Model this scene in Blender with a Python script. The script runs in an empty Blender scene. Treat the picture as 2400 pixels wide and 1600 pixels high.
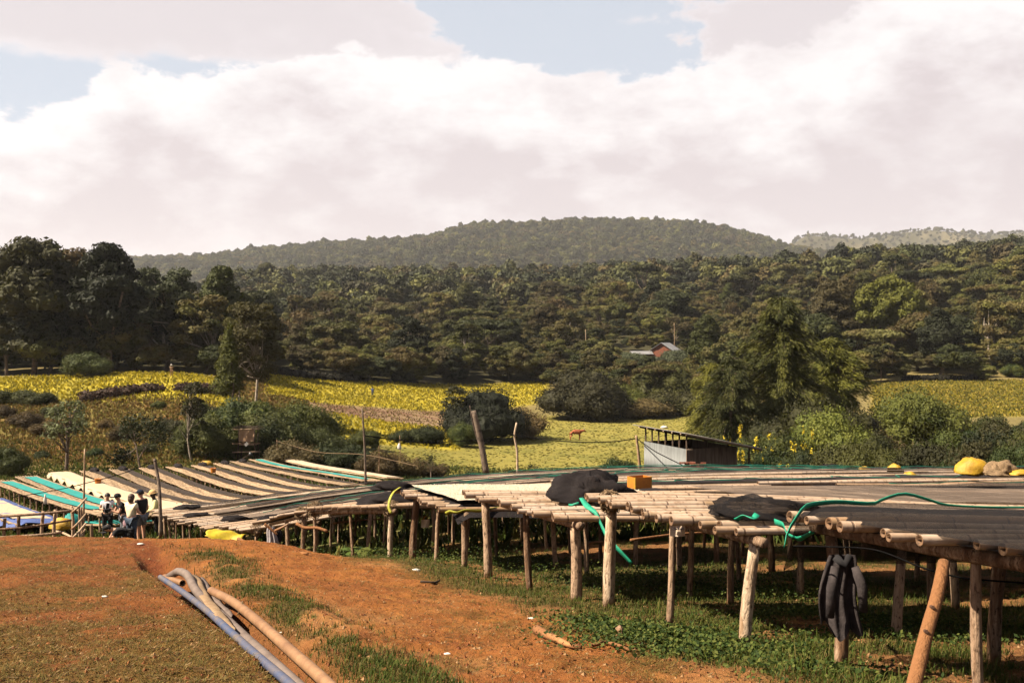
import bpy, math, random
import numpy as np
from mathutils import Vector, Matrix

scene = bpy.context.scene
COL = scene.collection
F = 2333.0                                   # focal length in pixels of the 2400 px wide picture

# ------------------------------------------------------------------ camera
cam_data = bpy.data.cameras.new('camera')
cam_data.lens = 35.0; cam_data.sensor_width = 36.0
cam_data.clip_start = 0.05; cam_data.clip_end = 20000
cam = bpy.data.objects.new('camera', cam_data); COL.objects.link(cam)
cam.location = (0, 0, 0); cam.rotation_euler = (math.radians(90), 0, 0)
scene.camera = cam

# ------------------------------------------------------------------ sun, sky
SUN_TO = Vector((-0.84, -0.20, 0.92)).normalized()      # direction towards the sun
SUN_EL = math.asin(SUN_TO.z)
sd = bpy.data.lights.new('sun', 'SUN'); sd.energy = 5.0; sd.angle = math.radians(0.5); sd.color = (1.0, 0.89, 0.72)
sun = bpy.data.objects.new('sun', sd); COL.objects.link(sun)
sun.rotation_euler = SUN_TO.to_track_quat('Z', 'Y').to_euler()

world = bpy.data.worlds.new('World'); scene.world = world; world.use_nodes = True
wt = world.node_tree; wt.nodes.clear()
WSTR = 0.05
def nn(t, typ, **kw):
    n = t.nodes.new(typ)
    for k, v in kw.items(): setattr(n, k, v)
    return n
def setin(t, n, i, v):
    if isinstance(v, bpy.types.NodeSocket): t.links.new(v, n.inputs[i])
    elif v is not None: n.inputs[i].default_value = v
def M(t, op, a, b=None, c=None, clamp=False):
    n = nn(t, 'ShaderNodeMath', operation=op, use_clamp=clamp)
    setin(t, n, 0, a); setin(t, n, 1, b); setin(t, n, 2, c)
    return n.outputs[0]
def mixc(t, f, a, b, mode='MIX'):
    n = nn(t, 'ShaderNodeMix', data_type='RGBA', blend_type=mode)
    setin(t, n, 0, f)
    for i, v in ((6, a), (7, b)):
        if isinstance(v, tuple) and len(v) == 3: v = v + (1,)
        setin(t, n, i, v)
    return n.outputs[2]
def mapr(t, v, a, b, c=0.0, d=1.0, smooth=True):
    n = nn(t, 'ShaderNodeMapRange', interpolation_type='SMOOTHSTEP' if smooth else 'LINEAR')
    setin(t, n, 0, v)
    for i, q in ((1, a), (2, b), (3, c), (4, d)): setin(t, n, i, q)
    return n.outputs[0]
def noise(t, vec, scale, detail=4.0, rough=0.5, dist=0.0):
    n = nn(t, 'ShaderNodeTexNoise'); setin(t, n, 'Vector', vec)
    n.inputs['Scale'].default_value = scale; n.inputs['Detail'].default_value = detail
    n.inputs['Roughness'].default_value = rough; n.inputs['Distortion'].default_value = dist
    return n.outputs[0]
def curve(t, v, pts):
    n = nn(t, 'ShaderNodeFloatCurve'); setin(t, n, 'Value', v)
    c = n.mapping.curves[0]
    while len(c.points) < len(pts): c.points.new(0.5, 0.5)
    for p, (x, y) in zip(c.points, pts): p.location = (x, y); p.handle_type = 'AUTO'
    n.mapping.use_clip = False; n.mapping.update()
    return n.outputs[0]

def build_sky():
    t = wt
    sky = nn(t, 'ShaderNodeTexSky', sky_type='NISHITA', sun_disc=False)
    sky.sun_elevation = SUN_EL
    sky.sun_rotation = math.atan2(SUN_TO.x, SUN_TO.y)
    sky.altitude = 1900; sky.air_density = 1.0; sky.dust_density = 2.5; sky.ozone_density = 1.0
    tc = nn(t, 'ShaderNodeTexCoord').outputs['Generated']
    s = nn(t, 'ShaderNodeSeparateXYZ'); t.links.new(tc, s.inputs[0])
    x, y, z = s.outputs
    hor = M(t, 'SQRT', M(t, 'ADD', M(t, 'MULTIPLY', x, x), M(t, 'MULTIPLY', y, y)))
    el = M(t, 'ARCTAN2', z, hor)                         # elevation, radians
    az = M(t, 'ARCTAN2', x, y)                           # 0 straight ahead
    mp = nn(t, 'ShaderNodeMapping'); t.links.new(tc, mp.inputs[0]); mp.inputs['Scale'].default_value = (1, 1, 1.9)
    P = mp.outputs[0]
    def azn(px): return (math.atan((px - 1200) / F) + 0.8) / 1.6
    def eln(px, py): return math.atan((800 - py) / F * math.cos(math.atan((px - 1200) / F)))
    a01 = M(t, 'DIVIDE', M(t, 'ADD', az, 0.8), 1.6, clamp=True)
    # top of the long bank of cumulus, as an elevation over azimuth
    top = [(-400, 150), (0, 236), (160, 222), (250, 160), (420, 140), (640, 132), (860, 112), (1000, 124), (1130, 112), (1230, 150),
           (1310, 186), (1460, 180), (1620, 150), (1740, 112), (1830, 122), (1960, 60), (2150, -60), (2600, -60), (2900, 60)]
    T = curve(t, a01, [(azn(a), eln(a, b)) for a, b in top])
    b1 = noise(t, P, 9.0, 8.0, 0.60)
    b2 = noise(t, P, 26.0, 6.0, 0.62, 0.3)
    b3 = noise(t, P, 4.0, 3.0, 0.5)
    edge = M(t, 'ADD', M(t, 'MULTIPLY', M(t, 'SUBTRACT', b1, 0.5), 0.085), M(t, 'MULTIPLY', M(t, 'SUBTRACT', b2, 0.5), 0.050))
    below = M(t, 'ADD', M(t, 'SUBTRACT', T, el), edge)    # > 0 inside the bank
    bank = mapr(t, below, -0.002, 0.009)
    # higher, thinner cloud over the bank: much of it left and right, little ahead
    a02 = M(t, 'ADD', a01, M(t, 'ADD', M(t, 'MULTIPLY', M(t, 'SUBTRACT', b3, 0.5), 0.34), M(t, 'MULTIPLY', M(t, 'SUBTRACT', b1, 0.5), 0.22)), clamp=True)
    cov = curve(t, a02, [(0, .30), (azn(0), .44), (azn(560), .42), (azn(850), .36), (azn(960), .10), (azn(1300), .02), (azn(1600), .08), (azn(1780), .36), (azn(2400), .48), (1, .30)])
    lowgap = mapr(t, el, 0.235, 0.285)
    h = M(t, 'SUBTRACT', M(t, 'ADD', M(t, 'MULTIPLY', lowgap, cov), M(t, 'MULTIPLY', b1, 0.62)), 0.46)
    h = M(t, 'ADD', h, M(t, 'MULTIPLY', M(t, 'SUBTRACT', b2, 0.5), 0.22))
    upper = M(t, 'MULTIPLY', mapr(t, h, -0.02, 0.14, 0.0, 0.92), mapr(t, el, .38, .85, 1.0, .30))
    # colours (times 1/WSTR so the Background strength stays in the sky's own range)
    k = 5.0
    white = (1.00 * k, 0.955 * k, 0.955 * k, 1); grey = (0.72 * k, 0.645 * k, 0.665 * k, 1); low = (0.86 * k, 0.765 * k, 0.785 * k, 1)
    sh = M(t, 'ADD', M(t, 'MULTIPLY', mapr(t, below, 0.0, 0.12), 0.85), M(t, 'MULTIPLY', M(t, 'SUBTRACT', b1, 0.5), 2.6))
    sh = M(t, 'ADD', sh, M(t, 'MULTIPLY', M(t, 'SUBTRACT', b2, 0.5), 0.5))
    sh = M(t, 'ADD', sh, M(t, 'MULTIPLY', M(t, 'SUBTRACT', b3, 0.5), 1.2), clamp=True)
    cbank = mixc(t, sh, white, grey)
    cbank = mixc(t, mapr(t, el, 0.115, 0.02), cbank, mixc(t, mapr(t, b1, 0.4, 0.62), low, (0.98 * k, 0.89 * k, 0.90 * k, 1)))
    cup = mixc(t, mapr(t, M(t, 'ADD', h, M(t, 'MULTIPLY', b3, 0.25)), 0.05, 0.40), (0.95 * k, 0.89 * k, 0.90 * k, 1), (0.78 * k, 0.71 * k, 0.725 * k, 1))
    blue = mixc(t, mapr(t, el, .30, .80, .86, .08), sky.outputs[0], (0.67 * k, 0.71 * k, 0.77 * k, 1))
    c = mixc(t, upper, blue, cup)
    c = mixc(t, bank, c, cbank)
    bg = nn(t, 'ShaderNodeBackground'); t.links.new(c, bg.inputs[0]); bg.inputs[1].default_value = WSTR
    out = nn(t, 'ShaderNodeOutputWorld'); t.links.new(bg.outputs[0], out.inputs[0])
build_sky()

scene.view_settings.view_transform = 'Standard'; scene.view_settings.look = 'None'
scene.view_settings.exposure = 2.0; scene.view_settings.gamma = 1.0; scene.view_settings.use_curve_mapping = False
scene.render.engine = 'CYCLES'
cy = scene.cycles
cy.max_bounces = 6; cy.diffuse_bounces = 2; cy.glossy_bounces = 2; cy.transparent_max_bounces = 12; cy.volume_bounces = 0
cy.use_denoising = True
cy.caustics_reflective = False; cy.caustics_refractive = False

# ------------------------------------------------------------------ helpers
RNG = np.random.default_rng(7)
def lin(r, g, b):
    f = lambda c: (c / 255 / 12.92) if c / 255 <= 0.04045 else ((c / 255 + 0.055) / 1.055) ** 2.4
    return (f(r), f(g), f(b))
def vnoise(x, y, seed=0):
    """smooth value noise, numpy, about 0..1"""
    x = np.asarray(x, float); y = np.asarray(y, float)
    xi = np.floor(x).astype(np.int64); yi = np.floor(y).astype(np.int64)
    fx = x - xi; fy = y - yi
    fx = fx * fx * (3 - 2 * fx); fy = fy * fy * (3 - 2 * fy)
    def hsh(a, b):
        n = (a * 374761393 + b * 668265263 + seed * 974711) & 0x7fffffff
        n = ((n ^ (n >> 13)) * 1274126177) & 0x7fffffff
        n = n ^ (n >> 16)
        return (n & 0xffff) / 65535.0
    a = hsh(xi, yi); b = hsh(xi + 1, yi); c = hsh(xi, yi + 1); d = hsh(xi + 1, yi + 1)
    return (a * (1 - fx) + b * fx) * (1 - fy) + (c * (1 - fx) + d * fx) * fy
def fbm(x, y, seed=0, octaves=4, rough=0.5):
    s = 0; a = 1; tot = 0
    for o in range(octaves):
        s = s + a * vnoise(x * 2 ** o + 17.3 * o, y * 2 ** o - 9.1 * o, seed + o); tot += a; a *= rough
    return s / tot
def sstep(a, b, v):
    t = np.clip((v - a) / (b - a), 0, 1); return t * t * (3 - 2 * t)

# ------------------------------------------------------------------ the lie of the land: drop below the camera
CPX = [-300, 0, 200, 400, 600, 800, 1200, 1600, 2000, 2400, 2700]
DROP = {   # distance : drops at those azimuths
 1.0: [1.68]*11,
 3.0: [1.74]*11,
 5.5: [2.00, 2.00, 2.00, 2.00, 2.02, 2.05, 2.10, 2.10, 2.10, 2.12, 2.12],
 8.3: [2.30, 2.30, 2.32, 2.33, 2.35, 2.40, 2.50, 2.53, 2.54, 2.60, 2.60],
 11:  [2.62, 2.62, 2.62, 2.62, 2.66, 2.75, 2.93, 2.95, 3.00, 3.12, 3.12],
 14:  [2.98, 2.98, 2.96, 2.94, 3.00, 3.20, 3.35, 3.36, 3.42, 3.52, 3.52],
 16:  [3.22, 3.22, 3.20, 3.24, 3.30, 3.52, 3.62, 3.62, 3.66, 3.74, 3.74],
 17.5:[3.52, 3.50, 3.50, 3.62, 3.62, 3.80, 3.85, 3.82, 3.84, 3.90, 3.90],
 20:  [4.25, 4.25, 4.30, 4.60, 4.55, 4.35, 4.15, 4.08, 4.08, 4.10, 4.10],
 24:  [5.15, 5.15, 5.30, 5.65, 5.50, 5.12, 4.60, 4.48, 4.45, 4.45, 4.45],
 28:  [5.80, 5.80, 5.95, 6.12, 5.92, 5.52, 4.98, 4.82, 4.80, 4.82, 4.82],
 33:  [6.65, 6.65, 6.70, 6.62, 6.28, 5.92, 5.42, 5.26, 5.30, 5.36, 5.36],
 38:  [7.30, 7.30, 7.34, 7.22, 7.00, 6.70, 6.12, 5.86, 5.88, 5.92, 5.92],
 45:  [8.00, 8.00, 8.00, 7.95, 7.80, 7.60, 7.30, 7.05, 6.90, 6.80, 6.80],
 55:  [8.75, 8.75, 8.75, 8.75, 8.75, 8.75, 8.80, 8.60, 8.10, 7.70, 7.70],
 65:  [9.45, 9.45, 9.45, 9.45, 9.50, 9.60, 10.1, 10.0, 9.20, 8.50, 8.50],
 85:  [10.4, 10.4, 10.5, 10.6, 10.7, 10.9, 11.9, 11.9, 10.8, 9.60, 9.40],
 100: [8.90, 8.90, 8.90, 9.10, 9.80, 11.0, 12.6, 12.6, 11.2, 9.80, 9.60],
 115: [7.50, 7.40, 7.20, 7.10, 8.60, 10.9, 12.9, 12.9, 11.0, 9.70, 9.40],
 135: [6.00, 5.90, 5.40, 4.90, 6.80, 9.90, 13.1, 13.1, 10.3, 9.10, 9.00],
 150: [5.00, 5.00, 4.60, 4.40, 6.00, 9.20, 13.0, 13.0, 9.60, 8.80, 8.80],
 165: [4.60, 4.60, 4.30, 4.20, 5.50, 8.40, 12.8, 12.9, 8.90, 8.20, 8.20],
 185: [4.20, 4.20, 4.10, 4.00, 5.00, 7.20, 11.0, 11.5, 8.20, 7.40, 7.40],
 215: [3.50, 3.50, 3.50, 3.50, 4.20, 5.90, 8.60, 8.80, 6.80, 5.60, 5.60],
 260: [2.50, 2.50, 2.50, 2.50, 3.00, 4.20, 5.40, 5.00, 3.60, 2.60, 2.60],
 330: [0.00, 0.00, 0.00, 0.00, 0.00, 0.00, -1.0, -4.0, -7.0, -9.0, -9.0],
 420: [-4.0, -4.0, -5.0, -7.0, -8.0, -9.0, -10., -14., -20., -24., -24.],
 520: [-8.0, -8.0, -10., -13., -18., -19., -20., -27., -35., -42., -42.],
 650: [-12., -12., -14., -20., -32., -33., -33., -38., -38., -50., -50.],
 760: [-14., -14., -16., -22., -37., -42., -42., -40., -38., -56., -56.],
 900: [-16., -16., -20., -26., -34., -40., -42., -40., -40., -56., -56.],
 1100:[-24., -24., -32., -40., -42., -44., -48., -50., -66., -72., -72.],
 1350:[-70., -70., -75., -82., -92., -104,-125.,-125., -95., -88., -88.],
 1550:[-105,-110,-118.,-126.,-136.,-150.,-184.,-182.,-128.,-122.,-122.],
 1700:[-128,-134,-138.,-140.,-146.,-158.,-193.,-188.,-140.,-138.,-138.],
 1900:[-120,-125,-128.,-130.,-134.,-142.,-165.,-165.,-150.,-155.,-155.],
 2200:[-90.]*8+[-166.,-176.,-176.],
 2700:[-40.]*8+[-120.,-130.,-130.],
 6000:[-30.]*11,
}
def pchip(xs, ys, xq):
    xs = np.asarray(xs, float); ys = np.asarray(ys, float)
    h = np.diff(xs); dl = np.diff(ys) / h
    m = np.zeros_like(ys); m[0] = dl[0]; m[-1] = dl[-1]
    for i in range(1, len(xs) - 1):
        if dl[i-1] * dl[i] > 0:
            w1 = 2*h[i] + h[i-1]; w2 = h[i] + 2*h[i-1]
            m[i] = (w1 + w2) / (w1 / dl[i-1] + w2 / dl[i])
    i = np.clip(np.searchsorted(xs, xq) - 1, 0, len(xs) - 2)
    t = (xq - xs[i]) / h[i]; t = np.clip(t, 0, 1)
    return ((2*t**3 - 3*t**2 + 1) * ys[i] + (t**3 - 2*t**2 + t) * h[i] * m[i] + (-2*t**3 + 3*t**2) * ys[i+1] + (t**3 - t**2) * h[i] * m[i+1])
def far_d(d): return d if d <= 900 else 900 + (d - 900) * 2.2        # the far hills stand this much farther off
DROP = {far_d(d): [v * far_d(d) / d for v in r] for d, r in DROP.items() if d < 6000}
DROP[9000] = [-40.] * 11
_ds = sorted(DROP); _ld = np.log(_ds)
_NL, _NU = 900, 260
_lq = np.linspace(_ld[0], _ld[-1], _NL)
_uq = np.linspace(CPX[0], CPX[-1], _NU)
_tmp = np.stack([pchip(_ld, [DROP[d][j] for d in _ds], _lq) for j in range(len(CPX))], 1)      # NL x cols
# the far crest follows the outline of the hill
_TAB = np.stack([pchip(CPX, _tmp[i], _uq) for i in range(_NL)], 0)
CREST = [(-300, 130), (0, 134), (300, 136), (480, 139), (560, 144), (640, 150), (780, 158), (900, 158), (980, 159), (1040, 170), (1090, 184),
         (1180, 184), (1240, 190), (1340, 194), (1460, 195), (1560, 190), (1650, 186), (1740, 172), (1800, 160), (1860, 150), (1950, 146), (2400, 140), (2700, 138)]
_cr = pchip([c[0] for c in CREST], [c[1] for c in CREST], _uq)
HILL = far_d(1700); _hk = HILL / 1700
_i17 = int(np.argmin(abs(_lq - math.log(HILL))))
_corr = -_cr * _hk * .955 - _TAB[_i17]
_w = np.exp(-((_lq - math.log(HILL)) / 0.22) ** 2)
_TAB = _TAB + _w[:, None] * _corr[None, :]

DITCH = [(330, 14.2), (372, 12.4), (425, 11.0), (500, 9.3), (560, 8.4), (640, 7.35), (700, 6.55), (752, 5.95), (850, 4.9), (1000, 3.7), (1250, 2.6)]
DITCH = np.array([((p - 1200) / F * d, d) for p, d in DITCH])
def ditch_dist(x, y):
    """signed distance from the ditch's centre line (right of it, seen from the camera, is positive) and how far along it is"""
    best = np.full(np.shape(x), 1e9); sgn = np.zeros(np.shape(x)); tt = np.zeros(np.shape(x))
    for i in range(len(DITCH) - 1):
        a = DITCH[i]; b = DITCH[i+1]; ab = b - a; L = ab @ ab
        t = np.clip(((x - a[0]) * ab[0] + (y - a[1]) * ab[1]) / L, 0, 1)
        dx = x - a[0] - t * ab[0]; dy = y - a[1] - t * ab[1]
        dd = np.hypot(dx, dy); m = dd < best
        cr = dx * ab[1] - dy * ab[0]
        best = np.where(m, dd, best); sgn = np.where(m, np.sign(-cr), sgn); tt = np.where(m, i + t, tt)
    return best * sgn, tt
def base_h(x, y):
    x = np.asarray(x, float); y = np.asarray(y, float)
    yy = np.maximum(y, 3.0)
    p = 1200 + x / yy * F
    fi = np.clip((np.log(yy) - _lq[0]) / (_lq[1] - _lq[0]), 0, _NL - 1.001)
    fj = np.clip((p - _uq[0]) / (_uq[1] - _uq[0]), 0, _NU - 1.001)
    i = fi.astype(int); j = fj.astype(int); a = fi - i; b = fj - j
    return -((_TAB[i, j] * (1 - b) + _TAB[i, j+1] * b) * (1 - a) + (_TAB[i+1, j] * (1 - b) + _TAB[i+1, j+1] * b) * a)
def H(x, y):
    x = np.asarray(x, float); y = np.asarray(y, float)
    z = base_h(x, y)
    near = 1 - sstep(22, 34, y)
    far = sstep(60, 140, y)
    z = z + near * (0.12 * (fbm(x * .45, y * .45, 3) - .5) + 0.09 * (fbm(x * 1.9, y * 1.9, 5) - .5) + 0.055 * (fbm(x * 6, y * 6, 9, 3) - .5) + 0.022 * (vnoise(x * 19, y * 19, 12) - .5))
    z = z + (1 - near) * (0.25 * (fbm(x * .12, y * .12, 13) - .5)) * (1 - far)
    z = z + far * (1.2 * (fbm(x * .02, y * .02, 23) - .5)) * (1 + sstep(400, 1500, y) * 9)
    pxx = 1200 + x / np.maximum(y, 3.0) * F
    ridge = sstep(1770, 1900, pxx) * np.exp(-((y - far_d(2200)) / 400) ** 2)
    z = z + ridge * (far_d(2200) / 2200 * (228 + 10 * sstep(1950, 2200, pxx) + 5 * np.sin(pxx * .021)) - z)
    # bank of dug earth right of the ditch and the rise towards the tables
    def bump(px, d, rx, ry, h):
        cx = (px - 1200) / F * d
        return h * np.exp(-((x - cx) / rx) ** 2 - ((y - d) / ry) ** 2)
    z = z + bump(650, 15.2, 2.2, 1.5, .05) + bump(820, 14.6, 1.8, 1.8, .05) + bump(470, 14.4, 1.0, 1.3, .03)
    z = z + bump(240, 13.5, 1.6, 1.6, .06)
    s, t = ditch_dist(x, y)
    w = .27 + .05 * (vnoise(t * 2.3, t * .7, 4) - .5)
    prof = np.clip(1 - np.abs(s) / w, 0, 1); prof = sstep(0, .75, prof)
    fade = sstep(.2, 1.3, t)
    z = z - prof * .26 * fade
    z = z + fade * .09 * np.exp(-((s - .62) / .30) ** 2) * (0.6 + .8 * vnoise(t * 3, s * 3, 6))
    return z
def h1(x, y): return float(H(np.array([x]), np.array([y]))[0])
def on_ground(px, d, dz=0.0):
    x = (px - 1200) / F * d
    return Vector((x, d, h1(x, d) + dz))
def at(px, py, d):
    return Vector(((px - 1200) / F * d, d, (800 - py) / F * d))
def hit(px, py, dmin=3.0, dmax=900.0, dz=0.0):
    """where the sight line through a pixel of the photograph meets the ground (+ dz)"""
    d = np.exp(np.linspace(math.log(dmin), math.log(dmax), 6000))
    x = (px - 1200) / F * d; z = (800 - py) / F * d
    g = H(x, d) + dz
    k = np.argmax(z <= g)
    return Vector((x[k], d[k], g[k]))

# ------------------------------------------------------------------ mesh building
class MB:
    """collects vertices and faces (numpy), then links them as ONE mesh object"""
    def __init__(s): s.v = []; s.f = []; s.m = []; s.n = 0; s.c = []; s.a = []
    def add(s, v, f, mi=0, col=None, along=None):
        v = np.asarray(v, float).reshape(-1, 3)
        for q in f: s.f.append(tuple(int(i) + s.n for i in q)); s.m.append(mi)
        s.v.append(v); s.n += len(v)
        s.c.append(np.tile(np.array(col if col is not None else (1, 1, 1), float), (len(v), 1)) if np.ndim(col) < 2 else np.asarray(col))
        s.a.append(np.zeros(len(v)) if along is None else np.asarray(along, float))
        return s
    def box(s, c, size, rot=None, mi=0, col=None):
        sx, sy, sz = [q / 2 for q in size]
        v = np.array([(-sx,-sy,-sz),(sx,-sy,-sz),(sx,sy,-sz),(-sx,sy,-sz),(-sx,-sy,sz),(sx,-sy,sz),(sx,sy,sz),(-sx,sy,sz)])
        if rot is not None: v = v @ np.array(rot.to_3x3() if hasattr(rot, 'to_3x3') else rot).T
        return s.add(v + np.array(c), [(0,3,2,1),(4,5,6,7),(0,1,5,4),(1,2,6,5),(2,3,7,6),(3,0,4,7)], mi, col)
    def tube(s, path, rad, sides=8, mi=0, cap=True, hollow=None, col=None, along0=0.0):
        P = np.asarray([tuple(p) for p in path], float); n = len(P)
        R = np.broadcast_to(np.asarray(rad, float), (n,)) if np.ndim(rad) < 2 else None
        T = np.gradient(P, axis=0); T /= np.linalg.norm(T, axis=1)[:, None] + 1e-12
        up = np.array([0, 0, 1.0]) if abs(T[0][2]) < .9 else np.array([1.0, 0, 0])
        N = np.cross(T[0], up); N /= np.linalg.norm(N)
        vs = []; ang = np.arange(sides) / sides * 2 * math.pi
        for i in range(n):
            N = N - T[i] * (N @ T[i]); N /= np.linalg.norm(N) + 1e-12
            B = np.cross(T[i], N)
            vs.append(P[i] + R[i] * (np.cos(ang)[:, None] * N + np.sin(ang)[:, None] * B))
        f = []
        for i in range(n - 1):
            for k in range(sides):
                k2 = (k + 1) % sides
                f.append((i*sides+k, (i+1)*sides+k, (i+1)*sides+k2, i*sides+k2))
        L = np.concatenate([[0], np.cumsum(np.linalg.norm(np.diff(P, axis=0), axis=1))]) + along0
        al = np.repeat(L, sides)
        if cap: f.append(tuple(range(sides))); f.append(tuple(range(n*sides-1, (n-1)*sides-1, -1)))
        s.add(np.concatenate(vs), f, mi, col, al)
        if hollow is not None:       # a hollow cane: lip and dark inside at both ends
            for i, sg in ((0, -1), (n - 1, 1)):
                c0 = vs[i]; ctr = P[i]
                inner = ctr + (c0 - ctr) * .66
                deep = inner - T[i] * sg * R[i] * 1.6
                v = np.concatenate([c0, inner, deep]); ff = []
                for k in range(sides):
                    k2 = (k + 1) % sides
                    q = (k, k2, sides+k2, sides+k); q2 = (sides+k, sides+k2, 2*sides+k2, 2*sides+k)
                    ff.append(q if sg < 0 else q[::-1]); ff.append(q2 if sg < 0 else q2[::-1])
                last = tuple(range(2*sides, 3*sides)); ff.append(last if sg < 0 else last[::-1])
                s.add(v, ff, hollow, col, np.full(len(v), L[i]))
        return s
    def build(s, name, mats, parent=None, smooth=False, colors=False, along=False, loc=None):
        me = bpy.data.meshes.new(name)
        V = np.concatenate(s.v) if s.v else np.zeros((0, 3))
        if loc is not None: V = V - np.array(loc)
        me.from_pydata(V.tolist(), [], s.f)
        fin(me, mats, s.m, smooth)
        if colors:
            at_ = me.color_attributes.new('tint', 'FLOAT_COLOR', 'POINT')
            cc = np.concatenate(s.c); at_.data.foreach_set('color', np.concatenate([cc, np.ones((len(cc), 1))], 1).ravel())
        if along:
            at_ = me.attributes.new('along', 'FLOAT', 'POINT'); at_.data.foreach_set('value', np.concatenate(s.a))
        return link(name, me, parent, loc)
def fin(me, mats, mi=None, smooth=False):
    if not isinstance(mats, (list, tuple)): mats = [mats]
    for m in mats: me.materials.append(m)
    if mi is not None and len(mats) > 1: me.polygons.foreach_set('material_index', np.array(mi, dtype=np.int32))
    me.polygons.foreach_set('use_smooth', np.full(len(me.polygons), smooth))
    me.update()
def link(name, me, parent=None, loc=None):
    o = bpy.data.objects.new(name, me); COL.objects.link(o)
    if parent is not None: o.parent = parent
    if loc is not None: o.location = loc
    return o
def quads_mesh(name, V, mats, smooth=False, tint=None, tris=False):
    """V: (n,4,3) or (n,3,3) array of loose faces"""
    n, k = V.shape[0], V.shape[1]
    me = bpy.data.meshes.new(name)
    me.vertices.add(n * k); me.vertices.foreach_set('co', V.astype(np.float32).ravel())
    me.loops.add(n * k); me.loops.foreach_set('vertex_index', np.arange(n * k, dtype=np.int32))
    me.polygons.add(n); me.polygons.foreach_set('loop_start', np.arange(0, n * k, k, dtype=np.int32))
    me.polygons.foreach_set('loop_total', np.full(n, k, dtype=np.int32))
    fin(me, mats, None, smooth)
    if tint is not None:
        a = me.color_attributes.new('tint', 'FLOAT_COLOR', 'POINT')
        c = np.repeat(np.concatenate([tint, np.ones((n, 1))], 1), k, axis=0); a.data.foreach_set('color', c.astype(np.float32).ravel())
    me.validate()
    return me
def tag(o, label=None, cat=None, group=None, kind=None):
    if label: o['label'] = label
    if cat: o['category'] = cat
    if group: o['group'] = group
    if kind: o['kind'] = kind
    return o
def empty(name, loc, rz=0.0):
    o = bpy.data.objects.new(name, None); COL.objects.link(o); o.location = loc; o.rotation_euler = (0, 0, rz); o.empty_display_size = .2
    return o
def copy_obj(o, parent=None):
    c = o.copy(); COL.objects.link(c); c.parent = parent
    return c
# ------------------------------------------------------------------ materials
def new_mat(name):
    m = bpy.data.materials.new(name); m.use_nodes = True
    t = m.node_tree; t.nodes.clear()
    out = nn(t, 'ShaderNodeOutputMaterial'); b = nn(t, 'ShaderNodeBsdfPrincipled')
    t.links.new(b.outputs[0], out.inputs[0])
    return m, t, b, out
ALBEDO = .72
def dim(t, c):
    """brings every base colour to one common level for the chosen exposure"""
    return mixc(t, 1.0, c, (ALBEDO, ALBEDO, ALBEDO), 'MULTIPLY')
def bump(t, b, h, strength=.3, dist=.02):
    n = nn(t, 'ShaderNodeBump'); n.inputs['Strength'].default_value = strength; n.inputs['Distance'].default_value = dist
    setin(t, n, 'Height', h); t.links.new(n.outputs[0], b.inputs['Normal'])
def objco(t, scale=None):
    c = nn(t, 'ShaderNodeTexCoord').outputs['Object']
    if scale is None: return c
    m = nn(t, 'ShaderNodeMapping'); t.links.new(c, m.inputs[0]); m.inputs['Scale'].default_value = scale
    return m.outputs[0]
def rnd(t): return nn(t, 'ShaderNodeObjectInfo').outputs['Random']
def ramp(t, f, cols):
    n = nn(t, 'ShaderNodeValToRGB'); setin(t, n, 0, f)
    e = n.color_ramp.elements
    while len(e) < len(cols): e.new(.5)
    for q, (p, c) in zip(e, cols): q.position = p; q.color = tuple(c) + (1,)
    return n.outputs[0]
def simple(name, col, col2=None, scale=6, rough=.8, spec=.25, stretch=(1, 1, 1), bmp=0.0, vary=0.0, detail=5, metal=0.0, bscale=None):
    """base colour broken up by two noises, a little different on every object"""
    m, t, b, out = new_mat(name)
    co = objco(t, stretch)
    f = mapr(t, noise(t, co, scale, detail, .6), .3, .7)
    c = mixc(t, f, tuple(col), tuple(col2 if col2 else [q * .6 for q in col]))
    if vary:
        k = M(t, 'MULTIPLY_ADD', rnd(t), 2 * vary, 1 - vary)
        h = nn(t, 'ShaderNodeHueSaturation'); setin(t, h, 'Color', c); setin(t, h, 'Value', k); c = h.outputs[0]
    c = dim(t, c); t.links.new(c, b.inputs['Base Color']); b.inputs['Roughness'].default_value = rough; b.inputs['Specular IOR Level'].default_value = spec
    b.inputs['Metallic'].default_value = metal
    if bmp: bump(t, b, noise(t, co, bscale or scale * 3, 5, .6), bmp, .02)
    return m
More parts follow.
